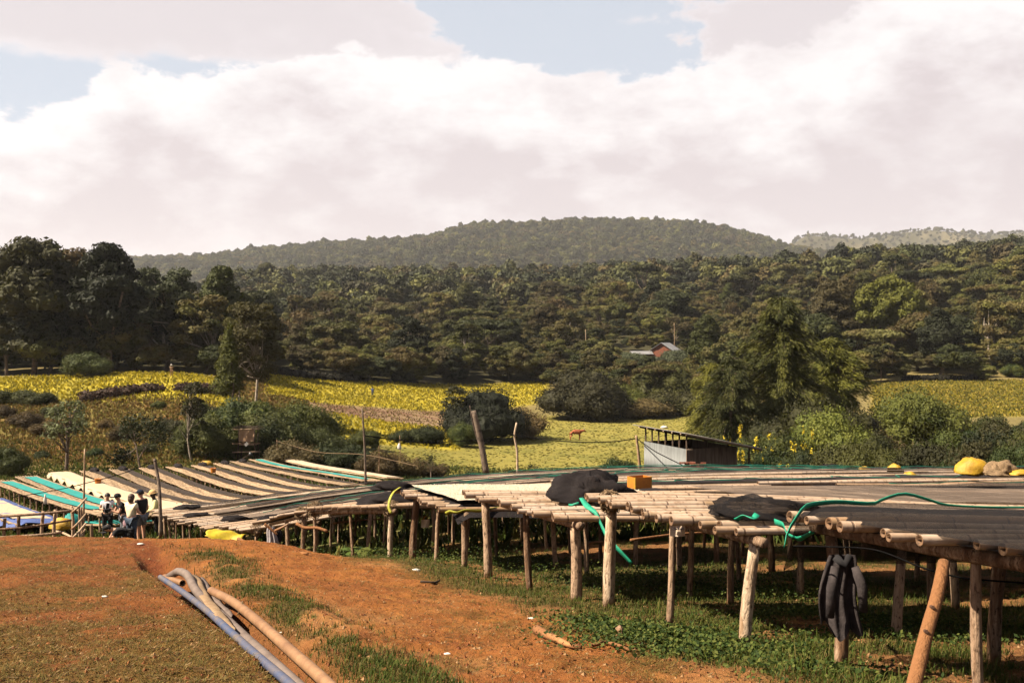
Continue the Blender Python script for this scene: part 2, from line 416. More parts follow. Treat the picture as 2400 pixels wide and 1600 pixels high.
def foliage(name, cols, rough=.75, trans=.25, nscale=1.2, tintattr=False, sat=1.0):
    """leaf colour: each plant takes its own place on a ramp, clumps differ within it"""
    m, t, b, out = new_mat(name)
    r = M(t, 'ADD', rnd(t), M(t, 'MULTIPLY', M(t, 'SUBTRACT', noise(t, objco(t), nscale, 3, .6), .5), .7), clamp=True)
    n = len(cols)
    c = ramp(t, r, [((i + .5) / n, (q[0] * .88, q[1] * .95, q[2] * .8)) for i, q in enumerate(cols)])
    k = M(t, 'MULTIPLY_ADD', noise(t, objco(t), nscale * 6, 2, .6), 1.3, .35)
    k = M(t, 'MULTIPLY', k, M(t, 'MULTIPLY_ADD', M(t, 'FRACT', M(t, 'MULTIPLY', rnd(t), 13.7)), .85, .55))
    h = nn(t, 'ShaderNodeHueSaturation'); setin(t, h, 'Color', c); setin(t, h, 'Value', k); c = h.outputs[0]
    if tintattr:
        a = nn(t, 'ShaderNodeAttribute', attribute_name='tint'); c = mixc(t, 1.0, c, a.outputs['Color'], 'MULTIPLY')
    c = dim(t, c); t.links.new(c, b.inputs['Base Color']); b.inputs['Roughness'].default_value = rough; b.inputs['Specular IOR Level'].default_value = .2
    if trans:
        tr = nn(t, 'ShaderNodeBsdfTranslucent'); t.links.new(c, tr.inputs[0])
        mx = nn(t, 'ShaderNodeMixShader'); mx.inputs[0].default_value = trans
        t.links.new(b.outputs[0], mx.inputs[1]); t.links.new(tr.outputs[0], mx.inputs[2]); t.links.new(mx.outputs[0], out.inputs[0])
    return m

def mat_bamboo():
    m, t, b, out = new_mat('bamboo')
    al = nn(t, 'ShaderNodeAttribute', attribute_name='along').outputs['Fac']
    r = rnd(t)
    ph = M(t, 'ADD', M(t, 'DIVIDE', al, M(t, 'MULTIPLY_ADD', r, .14, .36)), M(t, 'MULTIPLY', r, 9.0))
    fr = M(t, 'FRACT', ph)
    ring = mapr(t, M(t, 'ABSOLUTE', M(t, 'SUBTRACT', fr, .5)), .03, .012)
    co = objco(t)
    base = ramp(t, M(t, 'FRACT', M(t, 'MULTIPLY', r, 7.31)), [(.0, (.31, .20, .12)), (.35, (.40, .28, .185)), (.7, (.44, .335, .25)), (1, (.28, .165, .08))])
    st = noise(t, co, 14, 5, .65)
    c = mixc(t, mapr(t, st, .45, .75), base, (.20, .115, .06))
    c = mixc(t, mapr(t, noise(t, co, 2.2, 3, .6), .52, .72), c, (.27, .17, .09))
    c = mixc(t, M(t, 'MULTIPLY', ring, .8), c, (.10, .055, .03))
    c = dim(t, c); t.links.new(c, b.inputs['Base Color']); b.inputs['Roughness'].default_value = .55; b.inputs['Specular IOR Level'].default_value = .3
    bump(t, b, M(t, 'ADD', M(t, 'MULTIPLY', ring, 1.0), M(t, 'MULTIPLY', st, .3)), .5, .01)
    return m
def nn_z(t):
    s = nn(t, 'ShaderNodeSeparateXYZ'); t.links.new(objco(t), s.inputs[0]); return s.outputs[2]
def mat_bark(name, pale, dark, streak=(8, 8, 1.2)):
    m, t, b, out = new_mat(name)
    co = objco(t, streak)
    n1 = noise(t, co, 2.2, 6, .65, .4); n2 = noise(t, objco(t), 3, 3, .5)
    r = rnd(t)
    c = mixc(t, mapr(t, M(t, 'ADD', n1, M(t, 'MULTIPLY', M(t, 'SUBTRACT', r, .5), .25)), .40, .66), pale, dark)
    c = mixc(t, mapr(t, n2, .5, .75), c, tuple(q * .55 for q in dark))
    n3 = noise(t, objco(t, (26, 26, 9)), 1.6, 4, .7, .5)
    c = mixc(t, mapr(t, n3, .50, .68), c, tuple(q * .35 for q in dark))
    c = mixc(t, mapr(t, nn_z(t), .16, .0), c, (.20, .085, .03))
    c = dim(t, c); t.links.new(c, b.inputs['Base Color']); b.inputs['Roughness'].default_value = .85; b.inputs['Specular IOR Level'].default_value = .2
    bump(t, b, M(t, 'ADD', n1, M(t, 'MULTIPLY', n3, -.8)), 1.0, .02)
    return m
def mat_net(name='shade_netting', col=(.007, .0055, .0055), clear=.24, weave=240.0, dust=(.018, .012, .010)):
    """open-weave cloth: holes let the light through, threads are dark and dusty"""
    m, t, b, out = new_mat(name)
    co = objco(t)
    n1 = noise(t, objco(t, (.5, 2.4, 1)), 3.0, 5, .6, .6)
    c = mixc(t, mapr(t, n1, .48, .8), col, dust)
    c = dim(t, c); t.links.new(c, b.inputs['Base Color']); b.inputs['Roughness'].default_value = .9; b.inputs['Specular IOR Level'].default_value = .1
    tr = nn(t, 'ShaderNodeBsdfTransparent'); mx = nn(t, 'ShaderNodeMixShader')
    sx = nn(t, 'ShaderNodeSeparateXYZ'); t.links.new(co, sx.inputs[0])
    wx = M(t, 'GREATER_THAN', M(t, 'FRACT', M(t, 'MULTIPLY', sx.outputs[0], weave)), .45)
    wy = M(t, 'GREATER_THAN', M(t, 'FRACT', M(t, 'MULTIPLY', sx.outputs[1], weave)), .45)
    hole = M(t, 'MULTIPLY', M(t, 'MULTIPLY', wx, wy), min(1, clear / .3025), clamp=True)
    setin(t, mx, 0, hole)
    t.links.new(b.outputs[0], mx.inputs[1]); t.links.new(tr.outputs[0], mx.inputs[2]); t.links.new(mx.outputs[0], out.inputs[0])
    return m
MT = {}
MT['bamboo'] = mat_bamboo()
MT['hollow'] = simple('bamboo_hollow', (.16, .085, .04), (.05, .025, .012), 30)
MT['post'] = mat_bark('post_wood', (.33, .215, .135), (.13, .066, .032))
MT['postpale'] = mat_bark('pale_post_wood', (.46, .335, .225), (.25, .15, .08))
MT['postorange'] = mat_bark('fresh_post_wood', (.45, .22, .085), (.30, .12, .04))
MT['trunk'] = mat_bark('tree_bark', (.17, .12, .085), (.06, .04, .028))
MT['trunkpale'] = mat_bark('pale_tree_bark', (.40, .33, .25), (.18, .13, .09))
MT['net'] = mat_net()
MT['netdense'] = mat_net('bunched_netting', (.012, .009, .009), .06, 150, (.026, .018, .015))
MT['netgrey'] = mat_net('worn_netting', (.095, .068, .050), .18, 120, (.30, .22, .16))
MT['tealnet'] = simple('teal_netting', (.008, .24, .21), (.02, .15, .13), 5, .7, .2, bmp=.4)
MT['cordgreen'] = simple('green_cord', (.006, .16, .10), (.004, .10, .06), 25)
MT['strap'] = simple('green_strap', (.006, .26, .15), (.005, .17, .09), 25, .6, .3, bmp=.3)
MT['ystrap'] = simple('yellow_green_strap', (.34, .32, .03), (.22, .20, .015), 25, .6, .3, bmp=.3)
MT['cream'] = simple('parchment_beans', (.52, .40, .28), (.36, .26, .16), 26, .9, .1, bmp=.9, detail=8)
MT['beans'] = simple('white_beans', (.62, .55, .43), (.46, .36, .24), 60, .9, .1, bmp=1.0, detail=8)
MT['rope'] = simple('rope', (.22, .14, .07), (.1, .06, .03), 40)
MT['cable'] = simple('black_cable', (.006, .005, .005), (.004, .004, .004), 10, .95, .03)
MT['yellowplastic'] = simple('yellow_plastic', (.38, .22, .010), (.27, .145, .006), 9, .6, .3, bmp=.6)
MT['yellowcloth'] = simple('yellow_cloth', (.44, .32, .008), (.32, .22, .006), 7, .6, .3, bmp=.4)
MT['orange'] = simple('orange_plastic', (.42, .14, .008), (.33, .10, .006), 14, .55, .3, bmp=.2)
MT['bluetarp'] = simple('blue_tarp', (.05, .085, .24), (.025, .045, .15), 5, .5, .4, bmp=.6)
MT['paper'] = simple('paper', (.66, .52, .40), (.55, .42, .31), 8, .9, .1)
MT['ink'] = simple('ink', (.05, .04, .05), None, 10)
MT['plank'] = simple('weathered_plank', (.38, .26, .17), (.20, .12, .07), 5, .85, .2, (1, 8, 8), .4, .2)
MT['foam'] = simple('white_scrap', (.55, .51, .45), (.42, .37, .31), 9)
MT['clod'] = simple('earth_clod', (.28, .13, .05), (.2, .08, .03), 9, .95, .05, bmp=.6)

# ------------------------------------------------------------------ ground
def lerp3(a, b, f):
    f = np.asarray(f)[..., None]; return a * (1 - f) + np.asarray(b) * f
def near_masks(x, y):
    """how much dry grass / green grass / bare earth lies where, in the trodden foreground"""
    p = 1200 + x / np.maximum(y, 2.5) * F
    s, t = ditch_dist(x, y)
    n1 = fbm(x * .55, y * .55, 41, 4, .6); n2 = fbm(x * 2.1, y * 2.1, 47, 4, .6); n3 = fbm(x * 8, y * 8, 53, 3, .6)
    left = sstep(.15, -.25, s)
    dry_l = sstep(.37, .55, .5 * n1 + .5 * n2 + .06 * sstep(9, 5, y) - .01) * .9 + .08
    dry_r = sstep(.54, .72, .5 * n1 + .5 * n2)
    # nearer the posts the earth path gives way to grass
    ex = (x - np.interp(y, [4, 6, 8, 10, 12, 15, 18, 22], [3.0, 2.35, 1.35, .55, -.2, -1.5, -3.2, -6.]))
    tab = sstep(-.55, .35, ex)
    green = tab * sstep(.40, .58, .5 * n1 + .5 * n2 + .03) * sstep(34, 24, y)
    drye = np.exp(-((ex + .25) / .9) ** 2) * sstep(.36, .60, n2)
    gd = np.exp(-((s - .50) / .30) ** 2) * sstep(.36, .54, n2 + .06) * (y > 2) * sstep(.8, 1.6, t)        # grass along the right lip of the ditch
    gd2 = np.exp(-((p - 500) / 110) ** 2 - ((y - 12.9) / .9) ** 2) * sstep(.42, .56, n2)
    green = np.maximum(green, np.maximum(gd, gd2))
    # strips of bare earth between the tables
    dry = np.where(s < 0.1, dry_l, np.maximum(dry_r * .75, drye))
    inside = np.exp(-(s / .21) ** 2)
    dry = dry * (1 - inside); green = green * (1 - inside)
    return dry, green, inside, n1, n2, n3, tab, left
FIELD = {}
def far_zones(x, y):
    p = 1200 + x / np.maximum(y, 2.5) * F
    wob = 6 * (fbm(x * .05, y * .05, 71) - .5)
    q = np.clip((p - 800) / 400, -.6, 1.3)
    def band(lo, hi, w): return sstep(lo - w, lo + w, y + wob) * sstep(hi + w, hi - w, y + wob)
    yl = band(118 - np.clip(p, -100, 540) * .004, 146, 2.5) * sstep(575, 530, p + wob * 3)
    y1 = band(149 + 30 * q, 185 + 27 * q, 2.5) * sstep(610, 640, p + wob * 3) * sstep(1300, 1270, p)
    soil = band(134 + 15 * q, 149 + 30 * q, 2) * sstep(700, 740, p) * sstep(1090, 1040, p)
    y2 = band(108 + 8 * q, 134 + 15 * q, 2) * sstep(740, 800, p + wob * 4) * sstep(1090, 1060, p)
    yr = band(128, 186, 3) * sstep(2030, 2070, p)
    past = band(70, 170, 3) * sstep(830, 930, p + wob * 4) * sstep(1680, 1620, p)
    slope = np.maximum(band(84, 119, 3) * sstep(560, 470, p + wob * 4), band(96, 190, 3) * sstep(520, 560, p) * sstep(770, 720, p) * (1 - np.maximum.reduce([y1, y2, soil, yl])))
    return dict(yl=yl, y1=y1, soil=soil, y2=y2, yr=yr, past=past * (1 - np.maximum(np.maximum(y1, y2), soil)), slope=slope)
def ground_colour(x, y):
    dry, green, inside, n1, n2, n3, tab, left = near_masks(x, y)
    earth = lerp3(np.array((.27, .098, .025)) * np.ones(x.shape + (3,)), (.175, .050, .014), sstep(.35, .7, n2) * (.35 + .5 * left))
    earth = lerp3(earth, (.165, .052, .015), left * .65)
    earth = lerp3(earth, (.31, .145, .050), sstep(.45, .75, n1) * (1 - .75 * left) * .8)
    earth = lerp3(earth, (.19, .10, .042), tab * .6)
    c = lerp3(earth, (.115, .066, .016), dry * .8)
    c = lerp3(c, (.050, .050, .014), green * .8)
    c = lerp3(c, (.15, .042, .014), inside * .9)
    mid = lerp3(np.array((.115, .105, .032)) * np.ones(x.shape + (3,)), (.20, .13, .05), sstep(.4, .65, fbm(x * .2, y * .2, 61)))
    c = lerp3(c, mid, sstep(21, 27, y))
    z = far_zones(x, y)
    n4 = fbm(x * .10, y * .10, 81); n5 = fbm(x * .5, y * .5, 83)
    brush = lerp3(np.array((.12, .10, .035)) * np.ones(x.shape + (3,)), (.18, .13, .05), n4)
    c = lerp3(c, brush, sstep(75, 90, y))
    sl = lerp3(np.array((.17, .080, .026)) * np.ones(x.shape + (3,)), (.13, .10, .024), sstep(.42, .6, .6 * n4 + .4 * n5))
    c = lerp3(c, sl, z['slope'])
    pa = lerp3(np.array((.20, .165, .036)) * np.ones(x.shape + (3,)), (.14, .125, .026), sstep(.4, .65, .5 * n4 + .5 * n5))
    c = lerp3(c, pa, z['past'])
    ye = lerp3(np.array((.34, .265, .020)) * np.ones(x.shape + (3,)), (.18, .15, .02), sstep(.5, .72, .6 * n4 + .4 * n5))
    for k in ('yl', 'y1', 'y2', 'yr'): c = lerp3(c, ye, z[k] * (.9 if k != 'yr' else .6))
    c = lerp3(c, lerp3(np.array((.14, .075, .042)) * np.ones(x.shape + (3,)), (.21, .14, .075), sstep(.4, .6, vnoise(x * .25, y * .9, 90))), z['soil'])
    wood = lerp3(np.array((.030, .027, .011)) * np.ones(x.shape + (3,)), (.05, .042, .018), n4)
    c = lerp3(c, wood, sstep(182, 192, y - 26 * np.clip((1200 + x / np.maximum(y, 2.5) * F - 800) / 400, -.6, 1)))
    clear = np.exp(-((1200 + x / np.maximum(y, 2.5) * F - 850) / 90) ** 2 - ((y - 905) / 70) ** 2)
    c = lerp3(c, (.42, .34, .22), np.clip(clear * 1.6, 0, 1))
    c = lerp3(c, lerp3(np.array((.045, .040, .018)) * np.ones(x.shape + (3,)), (.11, .09, .045), sstep(.5, .62, fbm(x * .012, y * .004, 44))), sstep(3000, 3300, y) * sstep(1950, 2050, 1200 + x / np.maximum(y, 2.5) * F) * .9)
    return np.clip(c, 0, 1)
def mat_ground():
    m, t, b, out = new_mat('ground_soil_and_grass')
    a = nn(t, 'ShaderNodeAttribute', attribute_name='gcol').outputs['Color']
    g = nn(t, 'ShaderNodeNewGeometry').outputs['Position']
    f1 = noise(t, g, 26, 6, .7); f2 = noise(t, g, 3.1, 5, .65); f3 = noise(t, g, .25, 5, .65)
    f4 = noise(t, g, 90, 3, .7)
    k = M(t, 'ADD', M(t, 'ADD', M(t, 'MULTIPLY', f1, 1.15), M(t, 'MULTIPLY', f4, .5)), M(t, 'ADD', M(t, 'MULTIPLY', f2, .75), M(t, 'MULTIPLY_ADD', f3, .45, -.40)))
    h = nn(t, 'ShaderNodeHueSaturation'); setin(t, h, 'Color', a); setin(t, h, 'Value', k)
    setin(t, h, 'Hue', M(t, 'MULTIPLY_ADD', f2, .024, .488))
    t.links.new(dim(t, h.outputs[0]), b.inputs['Base Color']); b.inputs['Roughness'].default_value = .95; b.inputs['Specular IOR Level'].default_value = .08
    bump(t, b, M(t, 'ADD', M(t, 'ADD', f1, M(t, 'MULTIPLY', f4, .5)), M(t, 'MULTIPLY', f2, 1.5)), 1.0, .05)
    return m
MT['ground'] = mat_ground()
def build_ground():
    ys = np.concatenate([np.linspace(-7, 2.4, 20)[:-1], np.linspace(2.4, 4.5, 24)[:-1], np.linspace(4.5, 19, 400)[:-1], np.exp(np.linspace(math.log(19), math.log(240), 170))[:-1],
                         np.exp(np.linspace(math.log(240), math.log(8500), 150))])
    us = np.concatenate([np.linspace(-1.9, -.60, 24)[:-1], np.linspace(-.60, .60, 470), np.linspace(.60, 1.9, 24)[1:]])
    Y, U = np.meshgrid(ys, us, indexing='ij')
    X = U * (np.maximum(Y, 0) + 1.2 + np.maximum(-Y, 0) * .9 + 2.2 * np.exp(-np.maximum(Y, 0)))
    Z = H(X, Y)
    r, c = X.shape
    me = bpy.data.meshes.new('ground')
    me.vertices.add(r * c); me.vertices.foreach_set('co', np.stack([X, Y, Z], -1).astype(np.float32).ravel())
    idx = np.arange(r * c).reshape(r, c)
    q = np.stack([idx[:-1, :-1], idx[:-1, 1:], idx[1:, 1:], idx[1:, :-1]], -1).reshape(-1, 4)
    n = len(q)
    me.loops.add(n * 4); me.loops.foreach_set('vertex_index', q.astype(np.int32).ravel())
    me.polygons.add(n); me.polygons.foreach_set('loop_start', np.arange(0, n * 4, 4, dtype=np.int32)); me.polygons.foreach_set('loop_total', np.full(n, 4, dtype=np.int32))
    fin(me, MT['ground'], None, True)
    a = me.color_attributes.new('gcol', 'FLOAT_COLOR', 'POINT')
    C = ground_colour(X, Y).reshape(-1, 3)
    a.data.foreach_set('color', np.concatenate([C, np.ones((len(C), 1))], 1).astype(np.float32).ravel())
    me.validate()
    o = link('ground', me); tag(o, 'sloping ground of red earth, fields and wooded hills', None, None, 'structure')
    return o
build_ground()

def build_haze():
    mb = MB(); mb.box((0, 4290, 180), (10800, 8700, 520))
    m = bpy.data.materials.new('haze_air'); m.use_nodes = True; t = m.node_tree; t.nodes.clear()
    out = nn(t, 'ShaderNodeOutputMaterial'); v = nn(t, 'ShaderNodeVolumePrincipled')
    v.inputs['Color'].default_value = (.93, .92, .93, 1); v.inputs['Density'].default_value = 0.00005; v.inputs['Anisotropy'].default_value = 0.1
    t.links.new(v.outputs[0], out.inputs['Volume'])
    o = mb.build('haze', m); tag(o, 'thin pale haze over the valley', None, None, 'stuff')
# ------------------------------------------------------------------ drying tables on the near slope
ax17 = np.array((math.cos(math.radians(17)), math.sin(math.radians(17))))
R3 = random.Random(11)
# unit posts, 1 m tall, crooked: shared between all the tables
def unit_leg(seed, mat, r=.055, bend=.05, sides=8):
    q = random.Random(seed); mb = MB()
    n = 7; bx = q.uniform(-1, 1) * bend; by = q.uniform(-1, 1) * bend; k = q.uniform(.8, 1.6)
    path = []; rad = []
    for i in range(n):
        z = i / (n - 1)
        path.append((bx * math.sin(z * math.pi * k), by * math.sin(z * math.pi * k), z)); rad.append(r * (1.06 - .14 * z + q.uniform(-.06, .06)))
    mb.tube(path, rad, sides)
    ob = mb.build('leg_pattern', mat, smooth=True); me = ob.data; bpy.data.objects.remove(ob); return me
LEGS = [unit_leg(i, MT['post'], 0.042 + .009 * (i % 3), .014 + .018 * (i % 2)) for i in range(6)]
LEGSP = [unit_leg(20 + i, MT['postpale'], .050, .014) for i in range(2)]
THIN = [unit_leg(40 + i, MT['post'], .035, .03, 5) for i in range(3)]
def put_leg(parent, x, y, ztop, me, lean=(0, 0), thick=1.0, sink=.06, name='leg'):
    zb = h1(x + lean[0], y + lean[1]) - sink
    o = bpy.data.objects.new(name, me); COL.objects.link(o); o.parent = parent
    p = parent.location
    top = Vector((x, y, ztop)); bot = Vector((x + lean[0], y + lean[1], zb)); d = top - bot
    rot = d.to_track_quat('Z', 'Y') @ Vector((0, 0, 0)).to_track_quat('Z', 'Y') if False else d.to_track_quat('Z', 'Y')
    o.location = bot - p; o.rotation_mode = 'QUATERNION'; o.rotation_quaternion = rot
    o.scale = (thick, thick, d.length)
    return o

class Table:
    """a raised bed: two long edges that follow the slope, poles on cross beams on crooked posts"""
    def __init__(s, near, far, length, hn, hf, ax=ax17, axf=None):
        s.n0 = np.array(near, float); s.f0 = np.array(far, float); s.L = length; s.hn = hn; s.hf = hf; s.ax = ax; s.axf = ax if axf is None else axf
        s.ts = np.linspace(-.6, length + .6, 60)
        def edge(p, a, h):
            X = p[0] + s.ts * a[0]; Y = p[1] + s.ts * a[1]
            Z = base_h(X, Y); Z = np.convolve(np.pad(Z, 4, mode='edge'), np.ones(9) / 9, 'valid')
            return Z + h
        s.zn = edge(s.n0, s.ax, hn); s.zf = edge(s.f0, s.axf, hf)
    def pt(s, u, t, dz=0.0):
        """u 0 near edge .. 1 far edge; t metres along"""
        a = s.n0 + s.ax * t; b = s.f0 + s.axf * t
        zn = np.interp(t, s.ts, s.zn); zf = np.interp(t, s.ts, s.zf)
        return Vector((a[0] * (1 - u) + b[0] * u, a[1] * (1 - u) + b[1] * u, zn * (1 - u) + zf * u + dz))
def build_table(T, label, seed, npoles=9, detail=1, legstep=1.45, polr=(.029, .043), leg_meshes=None, group='bamboo drying tables on the near slope', skip_poles=(), cat='drying table', corner_legs=None):
    q = random.Random(seed)
    base = T.pt(0, 0); root = empty('drying_table', (base.x, base.y, h1(base.x, base.y)))
    tag(root, label, cat, group)
    org = np.array(root.location)
    # long poles, laid end to end with overlaps
    for k in range(npoles):
        if k in skip_poles: continue
        u = k / (npoles - 1) + q.uniform(-.015, .015)
        t = q.uniform(-.32, -.02); r = q.uniform(*polr); lay = 0
        while t < T.L - .5:
            ln = q.uniform(6.5, 9.5); t1 = min(T.L + q.uniform(0, .4), t + ln)
            n = max(3, int((t1 - t) / (.7 if detail else 1.3)) + 1)
            wob = q.uniform(-.02, .02); w2 = q.uniform(-.012, .012)
            pts = [T.pt(u + w2 * math.sin(i * .9 + k), t + (t1 - t) * i / (n - 1), lay * r * 1.2 + wob * math.sin(i * .7) + r) for i in range(n)]
            mb = MB(); mb.tube([np.array(p) - org for p in pts], np.linspace(r * q.uniform(1, 1.12), r * .86, n), 10 if detail else 6, 0, False, 1)
            mb.build('pole', [MT['bamboo'], MT['hollow']], root, True, along=True)
            t = t1 - q.uniform(.2, .7); lay = 1 - lay
    # the mesh lining that the beans lie on, between poles and beams
    nt_ = int(T.L / .9) + 1; vs = [np.array(T.pt(u, -.02 + (T.L + .02) * i / nt_, -.004 + .012 * math.sin(i * 1.7 + 5 * u))) - org for i in range(nt_ + 1) for u in (.01, .25, .5, .75, .99)]
    mb = MB(); mb.add(vs, [(i*5+j, (i+1)*5+j, (i+1)*5+j+1, i*5+j+1) for i in range(nt_) for j in range(4)]); mb.build('mesh_lining', MT['netdense'], root, True)
    # cross beams and posts
    nl = int(T.L / legstep) + 1
    for j in range(nl):
        t = .14 + j * (T.L - .5) / (nl - 1)
        r = q.uniform(.042, .056)
        a = T.pt(-.035, t, -r); b = T.pt(1.035, t + q.uniform(-.08, .08), -r)
        mb = MB(); mb.tube([np.array(a) - org, np.array((a + b) / 2 + Vector((0, 0, q.uniform(-.015, .01)))) - org, np.array(b) - org], [r, r * .95, r * .9], 8 if detail else 5)
        mb.build('cross_beam', MT['post'], root, True)
        for u in ((.02, .98) if j % 2 else (.02, .5, .98)):
            if corner_legs and j == 0 and u in corner_legs:
                me, th, lean = corner_legs[u]
            else:
                me = q.choice(leg_meshes or LEGS); th = q.uniform(.58, .88); lean = (q.uniform(-.07, .07), q.uniform(-.07, .07))
            p = T.pt(u, t, -2 * r + .02)
            if p.y < 3: continue
            put_leg(root, p.x, p.y, p.z, me, lean, th)
    return root
def sheet(T, u0, u1, t0, t1, name, mat, label, cat, group=None, dz=.10, nu=8, step=.45, amp=.03, seed=0, hem=None, wavy=.03, thick=0.0, parent=None, drop=None, tri=False):
    """cloth lying on a table, sagging between the poles; hem: extra droop at (near, far, left, right) edges"""
    nt = max(4, int((t1 - t0) / step)); mb = MB(); vs = []
    P0 = np.array(T.pt(.5, (t0 + t1) / 2))
    for i in range(nt + 1):
        t = t0 + (t1 - t0) * i / nt
        for j in range(nu + 1):
            f = j / nu
            ed = wavy * (vnoise(np.array(t * 1.1 + seed), np.array(3.3 * seed + j * .02), 5) - .5) * 2
            u = u0 + ed * (1 - f) + (u1 - u0 + ed * .2) * f
            z = dz + amp * 2 * (fbm(np.array(t * 1.3 + seed), np.array(f * 4.0), 8 + seed, 3) - .5)
            if drop: z += drop(f, i / nt)
            p = np.array(T.pt(u, t, float(z))); vs.append(p - P0)
    idx = lambda i, j: i * (nu + 1) + j
    f = [(idx(i, j), idx(i+1, j), idx(i+1, j+1), idx(i, j+1)) for i in range(nt) for j in range(nu)]
    mb.add(np.array(vs), f); o = mb.build(name, mat, None, True, loc=None); o.location = P0
    if thick:
        md = o.modifiers.new('thickness', 'SOLIDIFY'); md.thickness = thick
    if label: tag(o, label, cat, group)
    return o
def band(pts, width, mat, name, label=None, cat=None, group=None, side=None, thick=.006, parent=None, twist=0.0):
    """a strap or ribbon of cloth along a path"""
    P = np.array([tuple(p) for p in pts], float); P0 = P[0].copy(); n = len(P)
    T = np.gradient(P, axis=0); T /= np.linalg.norm(T, axis=1)[:, None]
    vs = []; w = np.broadcast_to(np.asarray(width, float), (n,))
    for i in range(n):
        s_ = np.array(side if side is not None else (0, 0, 1.0), float)
        s_ = s_ - T[i] * (s_ @ T[i]); s_ /= np.linalg.norm(s_) + 1e-9
        if twist: b = np.cross(T[i], s_); a = twist * i; s_ = s_ * math.cos(a) + b * math.sin(a)
        vs += [P[i] - P0 + s_ * w[i] / 2, P[i] - P0 - s_ * w[i] / 2]
    f = [(2*i, 2*i+1, 2*i+3, 2*i+2) for i in range(n - 1)]
    mb = MB(); mb.add(vs, f); o = mb.build(name, mat, parent, True); o.location = P0
    md = o.modifiers.new('thickness', 'SOLIDIFY'); md.thickness = thick; md.offset = 0
    if label: tag(o, label, cat, group)
    return o
def smooth_path(pts, n=24):
    P = np.array([tuple(p) for p in pts], float); s = np.concatenate([[0], np.cumsum(np.linalg.norm(np.diff(P, axis=0), axis=1))])
    q = np.linspace(0, s[-1], n); return np.stack([pchip(s, P[:, k], q) for k in range(3)], 1)
def lump(name, c, size, mat, label=None, cat=None, group=None, seed=0, folds=1.0, parent=None, rz=0.0, nu=26, nv=16, flat=.25, mats=None):
    """bunched cloth or a full sack: a creased, sagging body resting on its base at c"""
    vs = []; sx, sy, sz = size
    cr, sr = math.cos(rz), math.sin(rz)
    for i in range(nv + 1):
        a = math.pi * i / nv - math.pi / 2
        for j in range(nu):
            b = 2 * math.pi * j / nu
            d = np.array((math.cos(a) * math.cos(b), math.cos(a) * math.sin(b), math.sin(a)))
            k = 1 + folds * (.30 * (float(fbm(np.array(d[0] * 1.6 + seed * 3.1 + d[2]), np.array(d[1] * 1.6 - seed + d[2] * .7), seed, 3)) - .5)
                             + .16 * math.sin(3 * b + 4 * d[2] + seed) * math.cos(a) + .09 * math.sin(9 * b + 7 * d[2] + seed * 2) * math.cos(a) + .28 * (float(fbm(np.array(d[0] * 5 + seed + d[2] * 3), np.array(d[1] * 5 + d[2] * 2), seed + 4, 2)) - .5))
            p = d * k
            z = p[2] if p[2] > 0 else p[2] * flat
            x, y = p[0] * sx / 2, p[1] * sy / 2
            vs.append((x * cr - y * sr, x * sr + y * cr, (z + flat) * sz / (1 + flat)))
    f = [(i*nu+j, i*nu+(j+1) % nu, (i+1)*nu+(j+1) % nu, (i+1)*nu+j) for i in range(nv) for j in range(nu)]
    mb = MB(); mb.add(vs, f); o = mb.build(name, mat, parent, True); o.location = tuple(c)
    if label: tag(o, label, cat, group)
    return o

def TB(near, far, L, hn, hf, **k):
    n = ((near[0] - 1200) / F * near[1], near[1]); f = ((far[0] - 1200) / F * far[1], far[1])
    return Table(n, f, L, hn, hf, **k)
orange_leg = unit_leg(77, MT['postorange'], .058, .05)
T1 = Table((3.13, 4.67), (2.21, 7.3), 14, .86, 1.07)
T2 = TB((1740, 8.3), (1400, 11.0), 17, .92, 1.20)
T3 = TB((1325, 11.4), (1112, 14.0), 20, .95, 1.18)
T4 = TB((1070, 15.2), (955, 17.8), 22, .90, 1.17)
T5 = TB((902, 18.3), (718, 20.8), 23, .90, 1.10)
T6 = TB((698, 21.4), (619, 23.7), 25, 1.08, 1.05)
T7 = TB((588, 24.0), (524, 26.2), 25, .90, .95)
T8 = TB((507, 26.6), (458, 28.6), 26, .82, .90)
T9 = TB((433, 28.9), (402, 31.0), 26, .85, .92)
T10 = TB((385, 31.3), (364, 33.4), 26, .90, .98)
G_ = 'bamboo drying tables on the near slope'
build_table(T1, 'bamboo drying table nearest the camera, covered by a black net with a jacket below', 1, 13, polr=(.026, .038), corner_legs={.02: (LEGS[2], 1.1, (0, 0)), .98: (LEGS[1], .95, (.02, -.04))})
build_table(T2, 'second bamboo drying table, thick pale corner post and a paper tag on its end', 2, 18, corner_legs={.02: (LEGSP[0], 1.05, (-.08, -.02)), .98: (LEGSP[1], 1.3, (-.03, 0))})
build_table(T3, 'bamboo drying table with a crumpled black net at its end, beside the white beans', 3, 17, corner_legs={.02: (LEGS[2], 1.05, (.02, 0)), .98: (LEGS[5], .95, (.04, -.04))})
build_table(T4, 'drying table that carries the heap of white beans', 4, 13, corner_legs={.02: (LEGS[4], .95, (0, 0)), .98: (LEGS[5], 1.05, (-.06, 0))})
build_table(T5, 'drying table with frayed beam ends just beyond the white beans', 5, 11, corner_legs={.02: (LEGSP[0], .95, (0, 0)), .98: (LEGS[3], .9, (0, 0))})
build_table(T6, 'drying table whose end post carries a grey jacket', 6, 10, 0)
build_table(T7, 'drying table with a yellow cloth hung over its end', 7, 10, 0)
build_table(T8, 'low drying table at the foot of the slope behind the red mound', 8, 8, 0)
build_table(T9, 'drying table ending beside the man in the straw hat', 9, 8, 0)
build_table(T10, 'rearmost drying table of the near slope, its bamboo edge against the pasture', 10, 8, 0)
